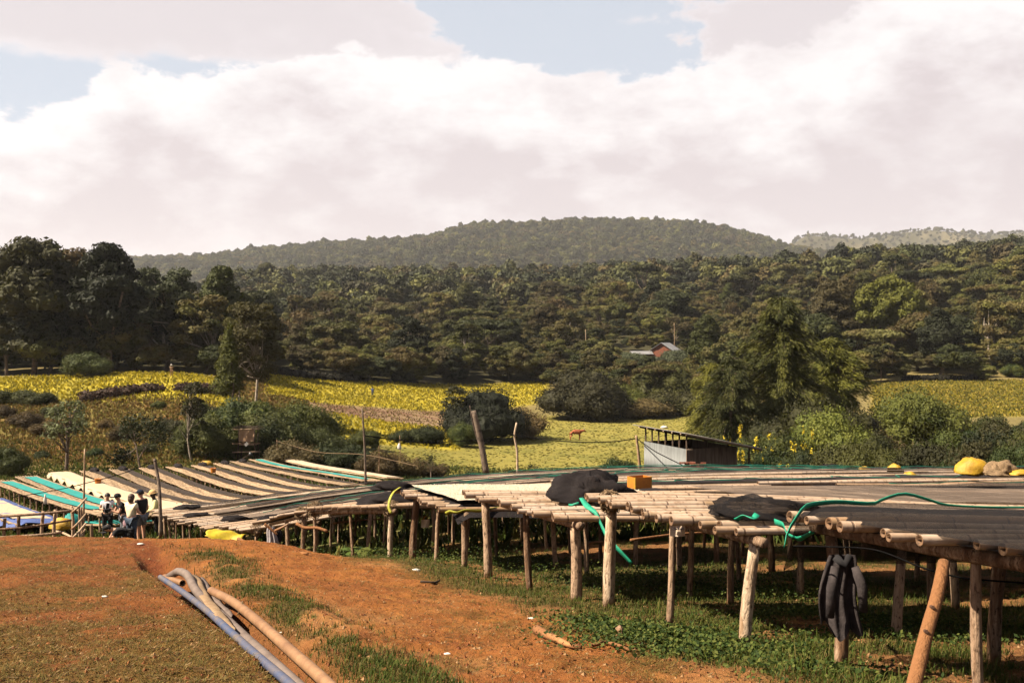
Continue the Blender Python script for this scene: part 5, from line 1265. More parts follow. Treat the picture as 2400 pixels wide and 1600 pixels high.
# undergrowth between those trees and the far woods: nobody could count it
def gn_scatter(name, pts, scl, typ, protos, label, kind='stuff', rots=None):
    """points that carry copies of the crowns above"""
    me = bpy.data.meshes.new(name); me.vertices.add(len(pts)); me.vertices.foreach_set('co', np.asarray(pts, np.float32).ravel())
    a = me.attributes.new('scl', 'FLOAT_VECTOR', 'POINT'); a.data.foreach_set('vector', np.asarray(scl, np.float32).ravel())
    a = me.attributes.new('rot', 'FLOAT_VECTOR', 'POINT'); rz = RNG.uniform(0, 6.28, len(pts)); a.data.foreach_set('vector', np.stack([RNG.normal(0, .05, len(pts)), RNG.normal(0, .05, len(pts)), rz], 1).astype(np.float32).ravel())
    a = me.attributes.new('typ', 'INT', 'POINT'); a.data.foreach_set('value', np.asarray(typ, np.int32))
    me.update(); o = link(name, me); tag(o, label, None, None, kind)
    ng = bpy.data.node_groups.new(name + '_nodes', 'GeometryNodeTree')
    ng.interface.new_socket('Geometry', in_out='INPUT', socket_type='NodeSocketGeometry'); ng.interface.new_socket('Geometry', in_out='OUTPUT', socket_type='NodeSocketGeometry')
    gi = ng.nodes.new('NodeGroupInput'); go = ng.nodes.new('NodeGroupOutput'); jn = ng.nodes.new('GeometryNodeJoinGeometry')
    def attr(nm, ty):
        n = ng.nodes.new('GeometryNodeInputNamedAttribute'); n.data_type = ty; n.inputs['Name'].default_value = nm; return n.outputs[0]
    for k, ob in enumerate(protos):
        ins = ng.nodes.new('GeometryNodeInstanceOnPoints'); ng.links.new(gi.outputs[0], ins.inputs['Points'])
        cmp_ = ng.nodes.new('FunctionNodeCompare'); cmp_.data_type = 'INT'; cmp_.operation = 'EQUAL'
        ng.links.new(attr('typ', 'INT'), cmp_.inputs[2]); cmp_.inputs[3].default_value = k
        ng.links.new(cmp_.outputs[0], ins.inputs['Selection'])
        oi = ng.nodes.new('GeometryNodeObjectInfo'); oi.transform_space = 'ORIGINAL'; oi.inputs['Object'].default_value = ob; oi.inputs['As Instance'].default_value = True
        ng.links.new(oi.outputs['Geometry'], ins.inputs['Instance'])
        er = ng.nodes.new('FunctionNodeEulerToRotation'); ng.links.new(attr('rot', 'FLOAT_VECTOR'), er.inputs[0]); ng.links.new(er.outputs[0], ins.inputs['Rotation'])
        ng.links.new(attr('scl', 'FLOAT_VECTOR'), ins.inputs['Scale']); ng.links.new(ins.outputs[0], jn.inputs[0])
    ng.links.new(jn.outputs[0], go.inputs[0])
    md = o.modifiers.new('scatter', 'NODES'); md.node_group = ng
    return o
# a few real trees far off serve as the patterns for the far wood
proto('far_a', 'leaf_far', h=11, R=5.2, base=1.2, n=20, rr=(.18, .46), leaves=1000, leaf=.75, core=.55)
proto('far_b', 'leaf_far', h=9, R=5.0, base=.8, n=16, rr=(.18, .48), leaves=900, leaf=.75, flat=.8, core=.55)
proto('far_c', 'leaf_far', h=13, R=4.2, base=1.5, n=20, rr=(.18, .44), leaves=900, leaf=.72, top=.6, core=.55)
def first_child(o, nm): return [c for c in o.children if c.name.startswith(nm)][0]
FA = plant('ridge_tree', 'far_a', X(1290, 735), 735, 13, 'dark tree standing proud of the far wood below the hill')
FB = plant('ridge_tree', 'far_b', X(890, 690), 690, 11, 'low rounded tree on the edge of the far clearing')
FC = plant('ridge_tree', 'far_c', X(1610, 720), 720, 15, 'slim tree standing proud of the far wood')
pats = [first_child(t, 'crown') for t in (FA, FB, FC)]
def far_wood():
    rng = np.random.default_rng(5); pts = []; scl = []
    def scatter(n, d0, d1, pw, lo, hi, clear=True):
        p = rng.uniform(-140, 2540, n); d = (d0 ** pw + (d1 ** pw - d0 ** pw) * rng.random(n)) ** (1 / pw)
        x = (p - 1200) / F * d
        c = np.exp(-((p - 850) / 75) ** 2 - ((d - 905) / 60) ** 2)
        k = (c < .35); x = x[k]; d = d[k]
        z = H(x, d) - .5
        s = rng.uniform(lo, hi, len(x)); s *= 1 + .35 * (fbm(x * .02, d * .02, 31) - .5)
        pts.append(np.stack([x, d, z], 1)); scl.append(np.stack([s * rng.uniform(.9, 1.3, len(x)), s * rng.uniform(.9, 1.3, len(x)), s * rng.uniform(.8, 1.25, len(x))], 1))
    scatter(6200, 425, 1000, 2, .45, 1.35)
    scatter(20000, 1000, 2800, 2, .65, 1.9)
    scatter(4500, 2800, 4000, 2, .6, 1.3)
    # sparse little trees along the right ridge's crest
    p = np.concatenate([rng.uniform(1960, 2330, 34), rng.uniform(1850, 1960, 22)]); d = far_d(2200) + rng.uniform(-60, 60, len(p)); x = (p - 1200) / F * d
    pts.append(np.stack([x, d, H(x, d)], 1)); s = rng.uniform(.7, 2.2, len(p)); scl.append(np.stack([s * .6, s * .6, s], 1))
    P = np.concatenate(pts); S = np.concatenate(scl); typ = rng.integers(0, 3, len(P))
    gn_scatter('forest', P, S, typ, pats, 'unbroken forest covering the far plateau and the hill')
far_wood()
def undergrowth():
    rng = np.random.default_rng(9)
    ed = lambda p: np.interp(p, [-200, 560, 620, 800, 1200, 1300, 1500, 1650, 2050, 2600], [148, 148, 180, 184, 212, 207, 185, 176, 187, 186])
    p = rng.uniform(-140, 2540, 1900); d = ed(p) + (430 - ed(p)) * rng.random(1900) ** 1.2; x = (p - 1200) / F * d
    k = ~((p > 1430) & (p < 1650) & (d > 215) & (d < 275)); x = x[k]; d = d[k]
    P = np.stack([x, d, H(x, d) - .3], 1); s = rng.uniform(.26, .58, len(x)); S = np.stack([s * 1.2, s * 1.2, s], 1)
    # the patterns here are foliage of trees in the wood itself
    tr = [o for o in bpy.data.objects if o.get('group') == 'trees of the wood beyond the fields']
    pick = []
    for mesh in ('wood_b_crown', 'wood_a_crown', 'wood_c_crown'):
        for o in tr:
            c = [q for q in o.children if q.data and q.data.name == mesh]
            if c: pick.append(c[0]); break
    gn_scatter('undergrowth', P, S, rng.integers(0, len(pick), len(x)), pick, 'tangled undergrowth filling the wood beyond the fields')
undergrowth()
# ------------------------------------------------------------------ the long drying tables in the valley
LT = {}
MT['netvalley'] = mat_net('dusty_valley_netting', (.030, .022, .018), .18, 120, (.10, .072, .052))
MT['deck'] = simple('thin_canes', (.285, .195, .115), (.15, .092, .05), 2.2, .8, .2, (1, 1, 1), .5, .15)
def valley_table(key, a, b, label, w=1.2, hgt=.85, legstep=1.55, group='long drying tables in the valley'):
    P0 = hit(a[0], a[1], 20, 200, hgt) if len(a) == 2 else on_ground(a[0], a[2], hgt); P1 = hit(b[0], b[1], 20, 200, hgt) if len(b) == 2 else on_ground(b[0], b[2], hgt)
    d = np.array((P1.x - P0.x, P1.y - P0.y)); L = float(np.linalg.norm(d)); d /= L
    nrm = np.array((d[1], -d[0]))
    if nrm[1] > 0: nrm = -nrm
    c = np.array((P0.x, P0.y)); T = Table(c + nrm * w / 2, c - nrm * w / 2, L, hgt, hgt, ax=d); LT[key] = T
    q = random.Random(hash(key) % 999 if False else ord(key[0])); root = empty('drying_table', (P0.x, P0.y, P0.z - hgt)); tag(root, label, 'drying table', group); org = np.array(root.location)
    mb = MB()
    for k in range(9):                        # thin canes laid lengthwise, too fine to pick apart
        u = k / 8; n = max(6, int(L / 1.6)); j = q.uniform(0, .5)
        mb.tube([np.array(T.pt(u + .012 * math.sin(i * 1.3 + k), -j + (L + j + q.uniform(0, .3)) * i / n, .02 + .015 * math.sin(i * 1.9 + 2 * k))) - org for i in range(n + 1)], .045 if k in (0, 8) else .036, 5)
    o = mb.build('canes', MT['deck'], root, True); tag(o, kind='stuff')
    nl = int(L / legstep)
    for j in range(nl + 1):
        t = .2 + j * (L - .4) / nl
        mb = MB(); mb.tube([np.array(T.pt(-.03, t, -.04)) - org, np.array(T.pt(1.03, t, -.04)) - org], .035, 5); mb.build('cross_beam', MT['post'], root, True)
        for u in (.04, .96):
            p = T.pt(u, t, -.03); put_leg(root, p.x, p.y, p.z, q.choice(THIN), (q.uniform(-.06, .06), q.uniform(-.06, .06)), q.uniform(.8, 1.25))
    return T
rows = [('A', (5, 1126), (275, 1203), 'valley drying table outermost on the left, with a teal net'), ('B', (62, 1117), (372, 1203), 'valley drying table second from the left, with a teal net'), ('C', (138, 1110), (440, 1192), 'valley drying table heaped with cream beans, between teal and dark nets'),
        ('D', (212, 1106), (545, 1188), 'valley drying table with a dark net, just right of the cream one'), ('E', (280, 1103), (605, 1180), 'second dark-netted valley table right of the cream one'), ('F', (348, 1099), (665, 1171), 'third dark-netted valley table right of the cream one'),
        ('G', (410, 1096), (705, 1160), 'fourth dark-netted valley table right of the cream one'), ('H', (468, 1092), (748, 1152), 'fifth dark-netted valley table right of the cream one'), ('I', (520, 1087), (792, 1145), 'sixth dark-netted valley table right of the cream one'),
        ('J', (560, 1082), (832, 1137), 'seventh dark-netted valley table, left of the last teal one'), ('K', (602, 1077), (872, 1128), 'valley drying table with a teal net near the lookout'), ('L', (657, 1071), (925, 1121), 'last valley drying table, covered with pale cloth')]
for key, a, b, lab in rows: valley_table(key, a, b, lab)
sheet(LT['A'], .30, .80, 1.2, LT['A'].L - 3, 'teal_net', MT['tealnet'], 'teal net on the outermost valley table', 'net', 'teal nets', .075, 5, .8, .015, 41)
sheet(LT['B'], .30, .86, 1.0, LT['B'].L - 3, 'teal_net', MT['tealnet'], 'teal net on the second valley table from the left', 'net', 'teal nets', .075, 5, .8, .015, 42)
sheet(LT['K'], .25, .80, .4, LT['K'].L - 1, 'teal_net', MT['tealnet'], 'teal net on the far valley table near the lookout', 'net', 'teal nets', .075, 5, .8, .015, 43)
sheet(LT['C'], -.14, 1.08, .2, LT['C'].L - .3, 'pale_cloth', MT['cream'], 'pale cloth heaped with beans, its hem hanging in scallops', 'cloth', None, .09, 9, .5, .02, 44, drop=lambda f, g: -(.22 + .16 * math.sin(g * 70)) * max(0, 1 - f * 8), thick=.02)
sheet(LT['L'], -.04, 1.0, .3, LT['L'].L - .2, 'pale_cloth', MT['cream'], 'pale cloth covering the last valley table', 'cloth', None, .08, 6, .7, .015, 45, drop=lambda f, g: -.12 * max(0, 1 - f * 6), thick=.02)
for i, kk in enumerate('DEFGHIJ'):
    T = LT[kk]; sheet(T, .52, .98, .8, T.L - 1.5 - 2 * (i == 0), 'shade_net', MT['netvalley'], 'dark net along the %s dark-netted valley table' % ['first', 'second', 'third', 'fourth', 'fifth', 'sixth', 'seventh'][i], 'net', 'dark nets on the valley tables', .085, 5, .7, .02, 50 + i, wavy=.07)
    lump('net_bundle', T.pt(.6, .9, .06), (1.3, .55, .26), MT['netdense'], 'dark rolled net at the far end of the %s dark-netted valley table' % ['first', 'second', 'third', 'fourth', 'fifth', 'sixth', 'seventh'][i], 'net', 'rolled nets on the valley tables', 60 + i, 1.0, rz=-1.0, nu=18, nv=10)
lump('yellow_sack', LT['H'].pt(.9, .3, .05), (.9, .6, .35), MT['yellowplastic'], 'yellow sack at the far end of a valley table below the lookout', 'sack', None, 71, .8, nu=16, nv=10)
for (px, py, lab) in ((500, 1101, 'orange bucket on the middle valley tables'), (230, 1128, 'orange bucket on the cream valley table')):
    p = hit(px, py + 6, 30, 200, .93); mb = MB(); mb.tube([p - p, Vector((0, 0, .30))], [.15, .19], 10, cap=False, hollow=0); o = mb.build('bucket', MT['orange'], None, True); o.location = p; tag(o, lab, 'bucket')
# blue tarpaulin bed with tan beans, and the low teal bed behind the people
valley_table('M', (-40, 1172), (112, 1226), 'low bed under a blue tarpaulin at the left edge', 1.9, .5)
sheet(LT['M'], -.10, 1.12, .0, LT['M'].L, 'blue_tarp', MT['bluetarp'], 'crumpled blue tarpaulin hanging over the low bed', 'tarpaulin', None, .09, 12, .35, .05, 81, wavy=.08, drop=lambda f, g: -.25 * max(0, 1 - f * 7) - .2 * max(0, (f - .86) * 7) + .05 * math.sin(g * 60))
sheet(LT['M'], .10, .80, .3, LT['M'].L - 2.2, 'bean_spread', MT['cream'], 'tan beans spread on the blue tarpaulin', 'coffee beans', None, .14, 6, .5, .02, 82)
valley_table('N', (180, 0, 37.5), (372, 0, 36.4), 'low bed with a teal net behind the group of people', 1.5, .42)
sheet(LT['N'], .10, .95, .3, LT['N'].L - .4, 'teal_net', MT['tealnet'], 'teal net on the low bed behind the group of people', 'net', 'teal nets', .08, 6, .5, .04, 83)
lump('yellow_sack', at(148, 1240, 31.5), (.75, .5, .36), MT['yellowplastic'], 'yellow sack lying beside the rail fence', 'sack', None, 85, 1.0, nu=18, nv=12)
lump('teal_bundle', at(172, 1236, 32.0), (.7, .5, .45), MT['tealnet'], 'bundle of dark teal net beside the yellow sack', 'net', None, 86, 1.2, nu=18, nv=12)

# ------------------------------------------------------------------ rail fence and tall poles on the left
fr = empty('rail_fence', on_ground(60, 26.5)); tag(fr, 'rough pole fence with two rails at the left edge', 'fence'); fo = Vector(fr.location)
FP = [(-30, 1222, 26.5), (12, 1218, 26.5), (46, 1208, 26.6), (103, 1202, 26.8), (130, 1198, 27.0), (168, 1190, 27.2)]
def rail(par, org, pts, r, name='rail', mat='post', sides=6):
    mb = MB(); P = smooth_path([p - org for p in pts], 10); mb.tube(P, np.linspace(r, r * .85, 10), sides); return mb.build(name, MT[mat], par, True)
for (px, py, d) in FP: put_leg(fr, X(px, d), d, -(py - 800) / F * d + .05, R3.choice(THIN), (R3.uniform(-.06, .06), 0), 1.4, name='post')
rail(fr, fo, [at(-40, 1213, 26.4), at(60, 1206, 26.5), at(168, 1196, 27.1)], .042)
rail(fr, fo, [at(-40, 1242, 26.4), at(50, 1236, 26.5), at(168, 1218, 27.1)], .036)
rail(fr, fo, [at(-40, 1262, 26.2), at(80, 1254, 26.4), at(150, 1247, 26.8)], .040)
MT['plank2'] = MT['plank']
pk = branch([at(130, 1244, 27.4), at(152, 1250, 26.6), at(178, 1264, 25.6)], .03, .03, 'plank_ramp', 'worn plank sloping beside the fence end', 'plank', 'plank')
pk.scale = (1, 1, 1)
GP = 'stakes of the leaning stile'
for k, (x0, y0, x1, y1) in enumerate(((170, 1262, 171, 1190), (186, 1264, 185, 1185), (193, 1265, 190, 1188))):
    branch([at(x0, y0 + 14, 26.3 + .25 * k), at((x0 + x1) / 2 + 1, (y0 + y1) / 2, 26.3 + .25 * k), at(x1, y1, 26.3 + .25 * k)], .036, .03, 'stake', ['stake nearest the rail fence at the leaning stile', 'middle upright stake of the leaning stile', 'stake nearest the tall thin pole at the stile'][k], 'post', 'stake', GP)
for k, (x0, y0, x1, y1) in enumerate(((168, 1202, 203, 1166), (168, 1240, 202, 1203), (166, 1264, 202, 1225), (180, 1268, 200, 1240))):
    branch([at(x0, y0, 26.0), at((x0 + x1) / 2, (y0 + y1) / 2 + 2, 26.1), at(x1, y1, 26.3)], .032, .026, 'slanting_rail', ['highest slanting rail of the stile', 'second slanting rail of the stile', 'third slanting rail of the stile', 'lowest bent rail of the stile'][k], 'postpale', 'rail', 'slanting rails of the stile')
branch([at(195, 1275, 27), at(197, 1160, 27), at(199, 1052, 27)], .034, .022, 'thin_pole', 'tall thin pole left of the woman in white', 'postpale', 'pole')
branch([at(377, 1258, 29), at(376, 1200, 29), at(372, 1130, 29.2), at(366, 1095, 29.3), at(362, 1074, 29.3)], .055, .045, 'crooked_pole', 'tall crooked dark pole beside the straw hat', 'trunk', 'pole')
branch([at(217, 1268, 28), at(215, 1250, 28), at(214, 1228, 28)], .045, .04, 'stake', 'short stake left of the woman in white', 'post', 'stake')
cable([at(30, 1165, 30), at(120, 1150, 29.5), at(200, 1132, 28.5), at(290, 1108, 28.6), at(368, 1078, 29.3)], .012, 'dark wire slung from the thin pole to the crooked pole')
cable([at(-20, 975, 80), at(150, 1002, 80), at(300, 1024, 82), at(452, 1042, 87)], .02, 'thin wire across the brown slope')
# bottle hanging from the outermost table
mb = MB(); mb.tube([(0, 0, 0), (0, 0, .22), (0, 0, .30), (0, 0, .38)], [.07, .07, .03, .03], 8); o = mb.build('bottle', MT['foam'], None, True); o.location = at(106, 1180, 40); tag(o, 'white plastic bottle hung from a valley table leg', 'bottle')

# ------------------------------------------------------------------ poles, cables and posts between tables and pasture
branch([at(1140, 1110, 58), at(1128, 1040, 58), at(1110, 962, 58)], .20, .15, 'leaning_pole', 'thick leaning wooden pole before the pasture', 'trunk', 'pole')
branch([at(1122, 1040, 58.3), at(1105, 975, 58.3), at(1101, 950, 58.3)], .06, .03, 'strut', 'thin stick leaning along the thick leaning pole', 'trunk', 'pole')
branch([at(1213, 1120, 60), at(1212, 1060, 60), at(1206, 1020, 60), at(1211, 990, 60)], .08, .06, 'crooked_post', 'crooked pale post carrying the cable before the pasture', 'postpale', 'post')
branch([at(857, 1135, 50), at(856, 1080, 50), at(852, 1000, 50), at(849, 957, 50)], .07, .045, 'thin_pole', 'thin dark pole beside the last pale table', 'trunk', 'pole')
branch([at(1500, 1100, 55), at(1496, 1060, 55), at(1491, 1020, 55)], .09, .07, 'shed_post', 'post left of the tin shed holding the cable', 'postpale', 'post')
cable([at(852, 1020, 50), at(930, 1030, 53), at(1040, 1036, 57), at(1130, 1030, 58.5), at(1207, 1019, 60)], .03, 'cable from the thin pole to the crooked post')
cable([at(1207, 1019, 60), at(1290, 1031, 58), at(1380, 1036, 56), at(1440, 1034, 55.5), at(1492, 1027, 55)], .03, 'cable from the crooked post to the shed post')
cable([at(1492, 1027, 55), at(1540, 1060, 49.6), at(1600, 1090, 49.3)], .025, 'cable sagging past the tin shed wall')
cable([at(648, 1033, 86), at(740, 1058, 80), at(860, 1066, 74), at(980, 1092, 70)], .02, 'thin rope from the lookout along the scrub', mat='rope')
for k, (px, y0, y1, d, lab) in enumerate(((888, 1108, 1045, 78, 'thin stake in the scrub behind the last pale table'), (649, 1078, 1030, 84, 'thin stake right of the lookout'), (937, 1100, 1020, 84, 'thin stake with a white bag at the pasture edge'))):
    branch([at(px, y0, d), at(px + 1, (y0 + y1) / 2, d), at(px, y1, d)], .04, .03, 'stake', lab, 'post', 'stake')
lump('white_bag', at(936, 1053, 83.8), (.35, .25, .50), MT['foam'], 'small white bag on a stake at the pasture edge', 'bag', None, 2, 1, nu=12, nv=8)
# ------------------------------------------------------------------ tin shed
def corrugated(p0, p1, z0, z1, name, mat, parent, org, n=60, amp=.03, thick=.004, ztop2=None):
    mb = MB(); vs = []; d = (p1 - p0); nrm = Vector((d.y, -d.x, 0)).normalized()
    for i in range(n * 4 + 1):
        f = i / (n * 4); p = p0 + d * f + nrm * amp * math.sin(i * math.pi / 2)
        zt = z1 if ztop2 is None else z1 * (1 - f) + ztop2 * f
        vs += [(p.x, p.y, z0), (p.x, p.y, zt)]
    mb.add(np.array(vs) - np.array(org), [(2*i, 2*i+2, 2*i+3, 2*i+1) for i in range(n * 4)])
    o = mb.build(name, mat, parent, True); md = o.modifiers.new('thickness', 'SOLIDIFY'); md.thickness = thick; return o
MT['tin'] = simple('weathered_tin', (.080, .083, .080), (.045, .046, .043), 2.5, .5, .4, (4, 4, .5), 0, 0, 6, .3)
MT['tinrust'] = simple('rusty_tin', (.16, .11, .075), (.085, .052, .032), 2.2, .7, .3, (4, 4, .5), 0, 0, 6, .2)
MT['tinroof'] = simple('tin_roof', (.25, .23, .21), (.15, .12, .10), 2.0, .5, .4, (1, 1, 1), 0, 0, 5, .3)
MT['darkwood'] = simple('dark_timber', (.055, .035, .022), (.03, .02, .013), 4, .9, .15)
def shed():
    C = Vector((X(1608, 50), 50, 0)); A = Vector((X(1510, 54), 54, 0)); Bq = Vector((X(1727, 51.2), 51.2, 0)); D = A + Bq - C
    g = min(h1(p.x, p.y) for p in (A, C, Bq, D)) - .2; top = -5.40
    root = empty('tin_shed', (C.x, C.y, g)); tag(root, 'corrugated tin shed with a sloping roof on open posts', 'shed'); org = root.location
    corrugated(A, C, g, top, 'side_wall', MT['tin'], root, org, 40)
    corrugated(C, Bq, g, top, 'front_wall', MT['tinrust'], root, org, 38)
    corrugated(Bq, D, g, top, 'side_wall', MT['tinrust'], root, org, 40)
    corrugated(D, A, g, top, 'back_wall', MT['tinrust'], root, org, 38)
    ux = (Bq - C).normalized(); uy = (A - C).normalized()
    def rz(s): return -4.62 - .205 * s      # roof height along the front wall
    c = [C - ux * .35 - uy * .55, C + ux * 4.2 - uy * .55, C + ux * 4.2 + uy * 5.0, C - ux * .35 + uy * 5.0]
    zs = [rz(-.35), rz(4.2), rz(4.2), rz(-.35)]
    n = 34; vs = []
    for i in range(n * 4 + 1):           # ribs run down the slope
        f = i / (n * 4); a0 = c[0] * (1 - f) + c[3] * f; b0 = c[1] * (1 - f) + c[2] * f; w = .018 * math.sin(i * math.pi / 2)
        vs += [(a0.x, a0.y, zs[0] + w), (b0.x, b0.y, zs[1] + w)]
    mb = MB(); mb.add(np.array(vs) - np.array(org), [(2*i, 2*i+1, 2*i+3, 2*i+2) for i in range(n * 4)])
    o = mb.build('roof', MT['tinroof'], root, True); md = o.modifiers.new('thickness', 'SOLIDIFY'); md.thickness = .012
    mb = MB(); p = c[0] + ux * .0; q = c[1]
    mb.tube([np.array((p.x, p.y, zs[0] - .08)) - np.array(org), np.array((q.x, q.y, zs[1] - .08)) - np.array(org)], .06, 6); mb.build('rafter', MT['darkwood'], root)
    for k in range(6):
        f = k / 5; p = C + uy * (4.3 * f) - ux * .30
        mb = MB(); mb.tube([np.array((p.x, p.y, rz(-.3) - .07)) - np.array(org), np.array((p.x + ux.x * 4.3, p.y + ux.y * 4.3, rz(4.0) - .07)) - np.array(org)], .04, 5); rf = mb.build('rafter', MT['darkwood'], root)
        e = MB(); e.tube([np.array((p.x, p.y, rz(-.3) - .07)) - np.array(org), np.array((p.x - ux.x * .03, p.y - ux.y * .03, rz(-.3) - .07)) - np.array(org)], .042, 6); e.build('rafter_end', MT['postpale'], rf)
    for s in [(0, 0), (0, .7), (0, 1.35), (0, 2.1), (0, 2.8), (0, 3.5), (0, 4.2), (1.2, 0), (2.5, 0), (3.8, 0), (1.3, 4.2), (2.6, 4.2), (3.8, 4.2), (3.8, 2)]:
        p = C + ux * (s[0] + .08) + uy * (s[1] + .08)
        mb = MB(); mb.tube([np.array((p.x, p.y, g)) - np.array(org), np.array((p.x, p.y, rz(s[0]) - .03)) - np.array(org)], .05, 6); mb.build('post', MT['darkwood'], root, True)
    bp = empty('brick_pile', at(1622, 1094, 46)); tag(bp, 'small heap of red bricks at the corner of the tin shed', 'bricks'); q = random.Random(4)
    for k in range(22):
        mb = MB(); mb.box((q.uniform(-.5, .5), q.uniform(-.2, .2), .05 + .07 * (k // 8)), (.24, .11, .07), Matrix.Rotation(q.uniform(-.6, .6), 3, 'Z')); mb.build('brick', MT['brickred'], bp)
MT['brickred'] = simple('red_brick', (.19, .058, .028), (.12, .04, .02), 6)
shed()
# ------------------------------------------------------------------ lookout of poles and sacking behind the valley tables
def lookout():
    d = 88.0; b = on_ground(582, d); root = empty('lookout', b); tag(root, 'crude wooden lookout with sacking under a thatched top', 'lookout'); w = 1.3
    top = at(582, 1003, d).z - b.z
    for sx in (-1, 1):
        for sy in (-1, 1):
            mb = MB(); mb.tube([(sx * w * .62, sy * .6, -.2), (sx * w * .55, sy * .55, top * .5), (sx * w * .55, sy * .5, top)], [.07, .06, .05], 6); mb.build('post', MT['darkwood'], root, True)
    for z, nm in ((.30, 'rail'), (.55, 'rail'), (.98, 'rail')):
        mb = MB(); mb.tube([(-w * .95, -.62, top * z), (w * .95, -.62, top * z + .05)], .05, 6); mb.build(nm, MT['post'], root, True)
    mb = MB(); mb.tube([(-w * .5, -.66, top * .05), (w * .45, -.66, top * .30)], .04, 5); mb.build('brace', MT['post'], root, True)
    mb = MB(); vs = []
    for i in range(9):
        for j in range(9): vs.append(((i / 8 - .5) * w * 1.02, -.6 - .06 * math.sin(i * 1.4 + j * .4), top * (.97 - .36 * j / 8) + .05 * math.sin(i * 2)))
    mb.add(vs, [(i*9+j, (i+1)*9+j, (i+1)*9+j+1, i*9+j+1) for i in range(8) for j in range(8)]); mb.build('sacking', MT['sack'], root, True)
    mb = MB(); mb.box((0, -.66, top * .54), (.26, .04, .34), Matrix.Rotation(.78, 3, 'Y')); mb.build('white_cloth', MT['foam'], root)
    mb = MB(); mb.box((0, 0, top * .52), (w * 1.2, 1.1, .08)); mb.build('platform', MT['plank'], root)
    mb = MB(); rng = np.random.default_rng(3)
    for k in range(70):
        a = rng.uniform(-1, 1) * w * .8; y = rng.uniform(-.8, .8); mb.tube([(a, y, top + .25 - .3 * abs(y)), (a + rng.normal() * .25, y * 1.2, top + .02 + rng.normal() * .05)], .03, 4)
    mb.build('thatch', MT['darkwood'], root)
    mb = MB(); mb.tube([(w * .3, -.7, top * .20), (w * .3, -.7, top * .30)], [.16, .14], 10, hollow=0); mb.build('pail', MT['tin'], root, True)
MT['sack'] = simple('sacking', (.36, .23, .14), (.25, .15, .085), 3, .95, .1)
lookout()
# ------------------------------------------------------------------ far poles, houses
for k, (px, y0, y1, d, lab) in enumerate(((1372, 830, 772, 245, 'pale concrete pole before the wood'), (1580, 815, 757, 268, 'wooden pole behind the brick house'), (2064, 925, 828, 188, 'white concrete pole by the right-hand field'), (2009, 880, 800, 200, 'tall slanting pole left of the white concrete pole'), (2085, 862, 815, 215, 'short pole at the foot of the wooded slope'))):
    branch([at(px + (3 if k == 3 else 0), y0, d), at(px + 1, (y0 + y1) / 2, d), at(px, y1, d)], .11, .08, 'utility_pole', lab, 'postpale', 'pole')
cable([at(1580, 762, 268), at(1640, 770, 262), at(1720, 782, 250), at(1800, 790, 235), at(1905, 806, 215), at(2009, 803, 200)], .035, 'power line across the wooded slope')
cable([at(2009, 806, 200), at(2064, 832, 188), at(2200, 838, 185), at(2420, 835, 182)], .035, 'power line at the right-hand field')
def house(px, d, w, dep, hw, hr, rz, label, wallm, roofm, z):
    root = empty('house', (X(px, d), d, z), rz); tag(root, label, 'house')
    for nm, c, s in (('wall', (0, -dep/2, hw/2), (w, .2, hw)), ('wall', (0, dep/2, hw/2), (w, .2, hw)), ('wall', (-w/2, 0, hw/2), (.2, dep - .2, hw)), ('wall', (w/2, 0, hw/2), (.2, dep - .2, hw))):
        mb = MB(); mb.box(c, s); mb.build(nm, wallm, root)
    for s in (-1, 1):
        mb = MB(); mb.add([(s * w/2, -dep/2, hw), (s * w/2, dep/2, hw), (s * w/2, 0, hw + hr)], [(0, 1, 2)]); mb.build('gable', wallm, root)
        vs = [(-w/2 - .5, s * (dep/2 + .6), hw - .6 * hr / (dep / 2)), (w/2 + .5, s * (dep/2 + .6), hw - .6 * hr / (dep / 2)), (w/2 + .5, 0, hw + hr + .04), (-w/2 - .5, 0, hw + hr + .04)]
        mb = MB(); mb.add(vs, [(0, 1, 2, 3)]); o = mb.build('roof', roofm, root); md = o.modifiers.new('thickness', 'SOLIDIFY'); md.thickness = .08
    dr = MB(); dr.box((-w * .25, -dep/2 - .11, 1.0), (.9, .04, 2.0)); dr.build('door', MT['darkwood'], root)
    wn = MB(); wn.box((w * .22, -dep/2 - .11, 1.5), (.9, .04, .8)); wn.build('window', MT['darkwood'], root)
MT['whiteroof'] = simple('bright_tin_roof', (.26, .25, .24), (.18, .165, .15), .8, .4, .4, metal=.2)
house(1560, 257, 7.5, 6.0, 2.8, 1.9, 1.15, 'brick-red house with a bright tin roof among the trees', MT['brickred'], MT['whiteroof'], at(1560, 846, 257).z)
house(1502, 254, 4.6, 3.2, 2.0, .5, .1, 'low outbuilding with a bright flat roof beside the brick-red house', MT['brickred'], MT['whiteroof'], at(1502, 846, 254).z)
mb = MB(); mb.box((0, 0, 0), (4.2, 2.4, .10), Matrix.Rotation(-.36, 3, 'Y')); o = mb.build('roof_sheet', MT['whiteroof']); o.location = at(1908, 813, 205); tag(o, 'bright tin roof sheet glimpsed among the trees', 'roof sheet')
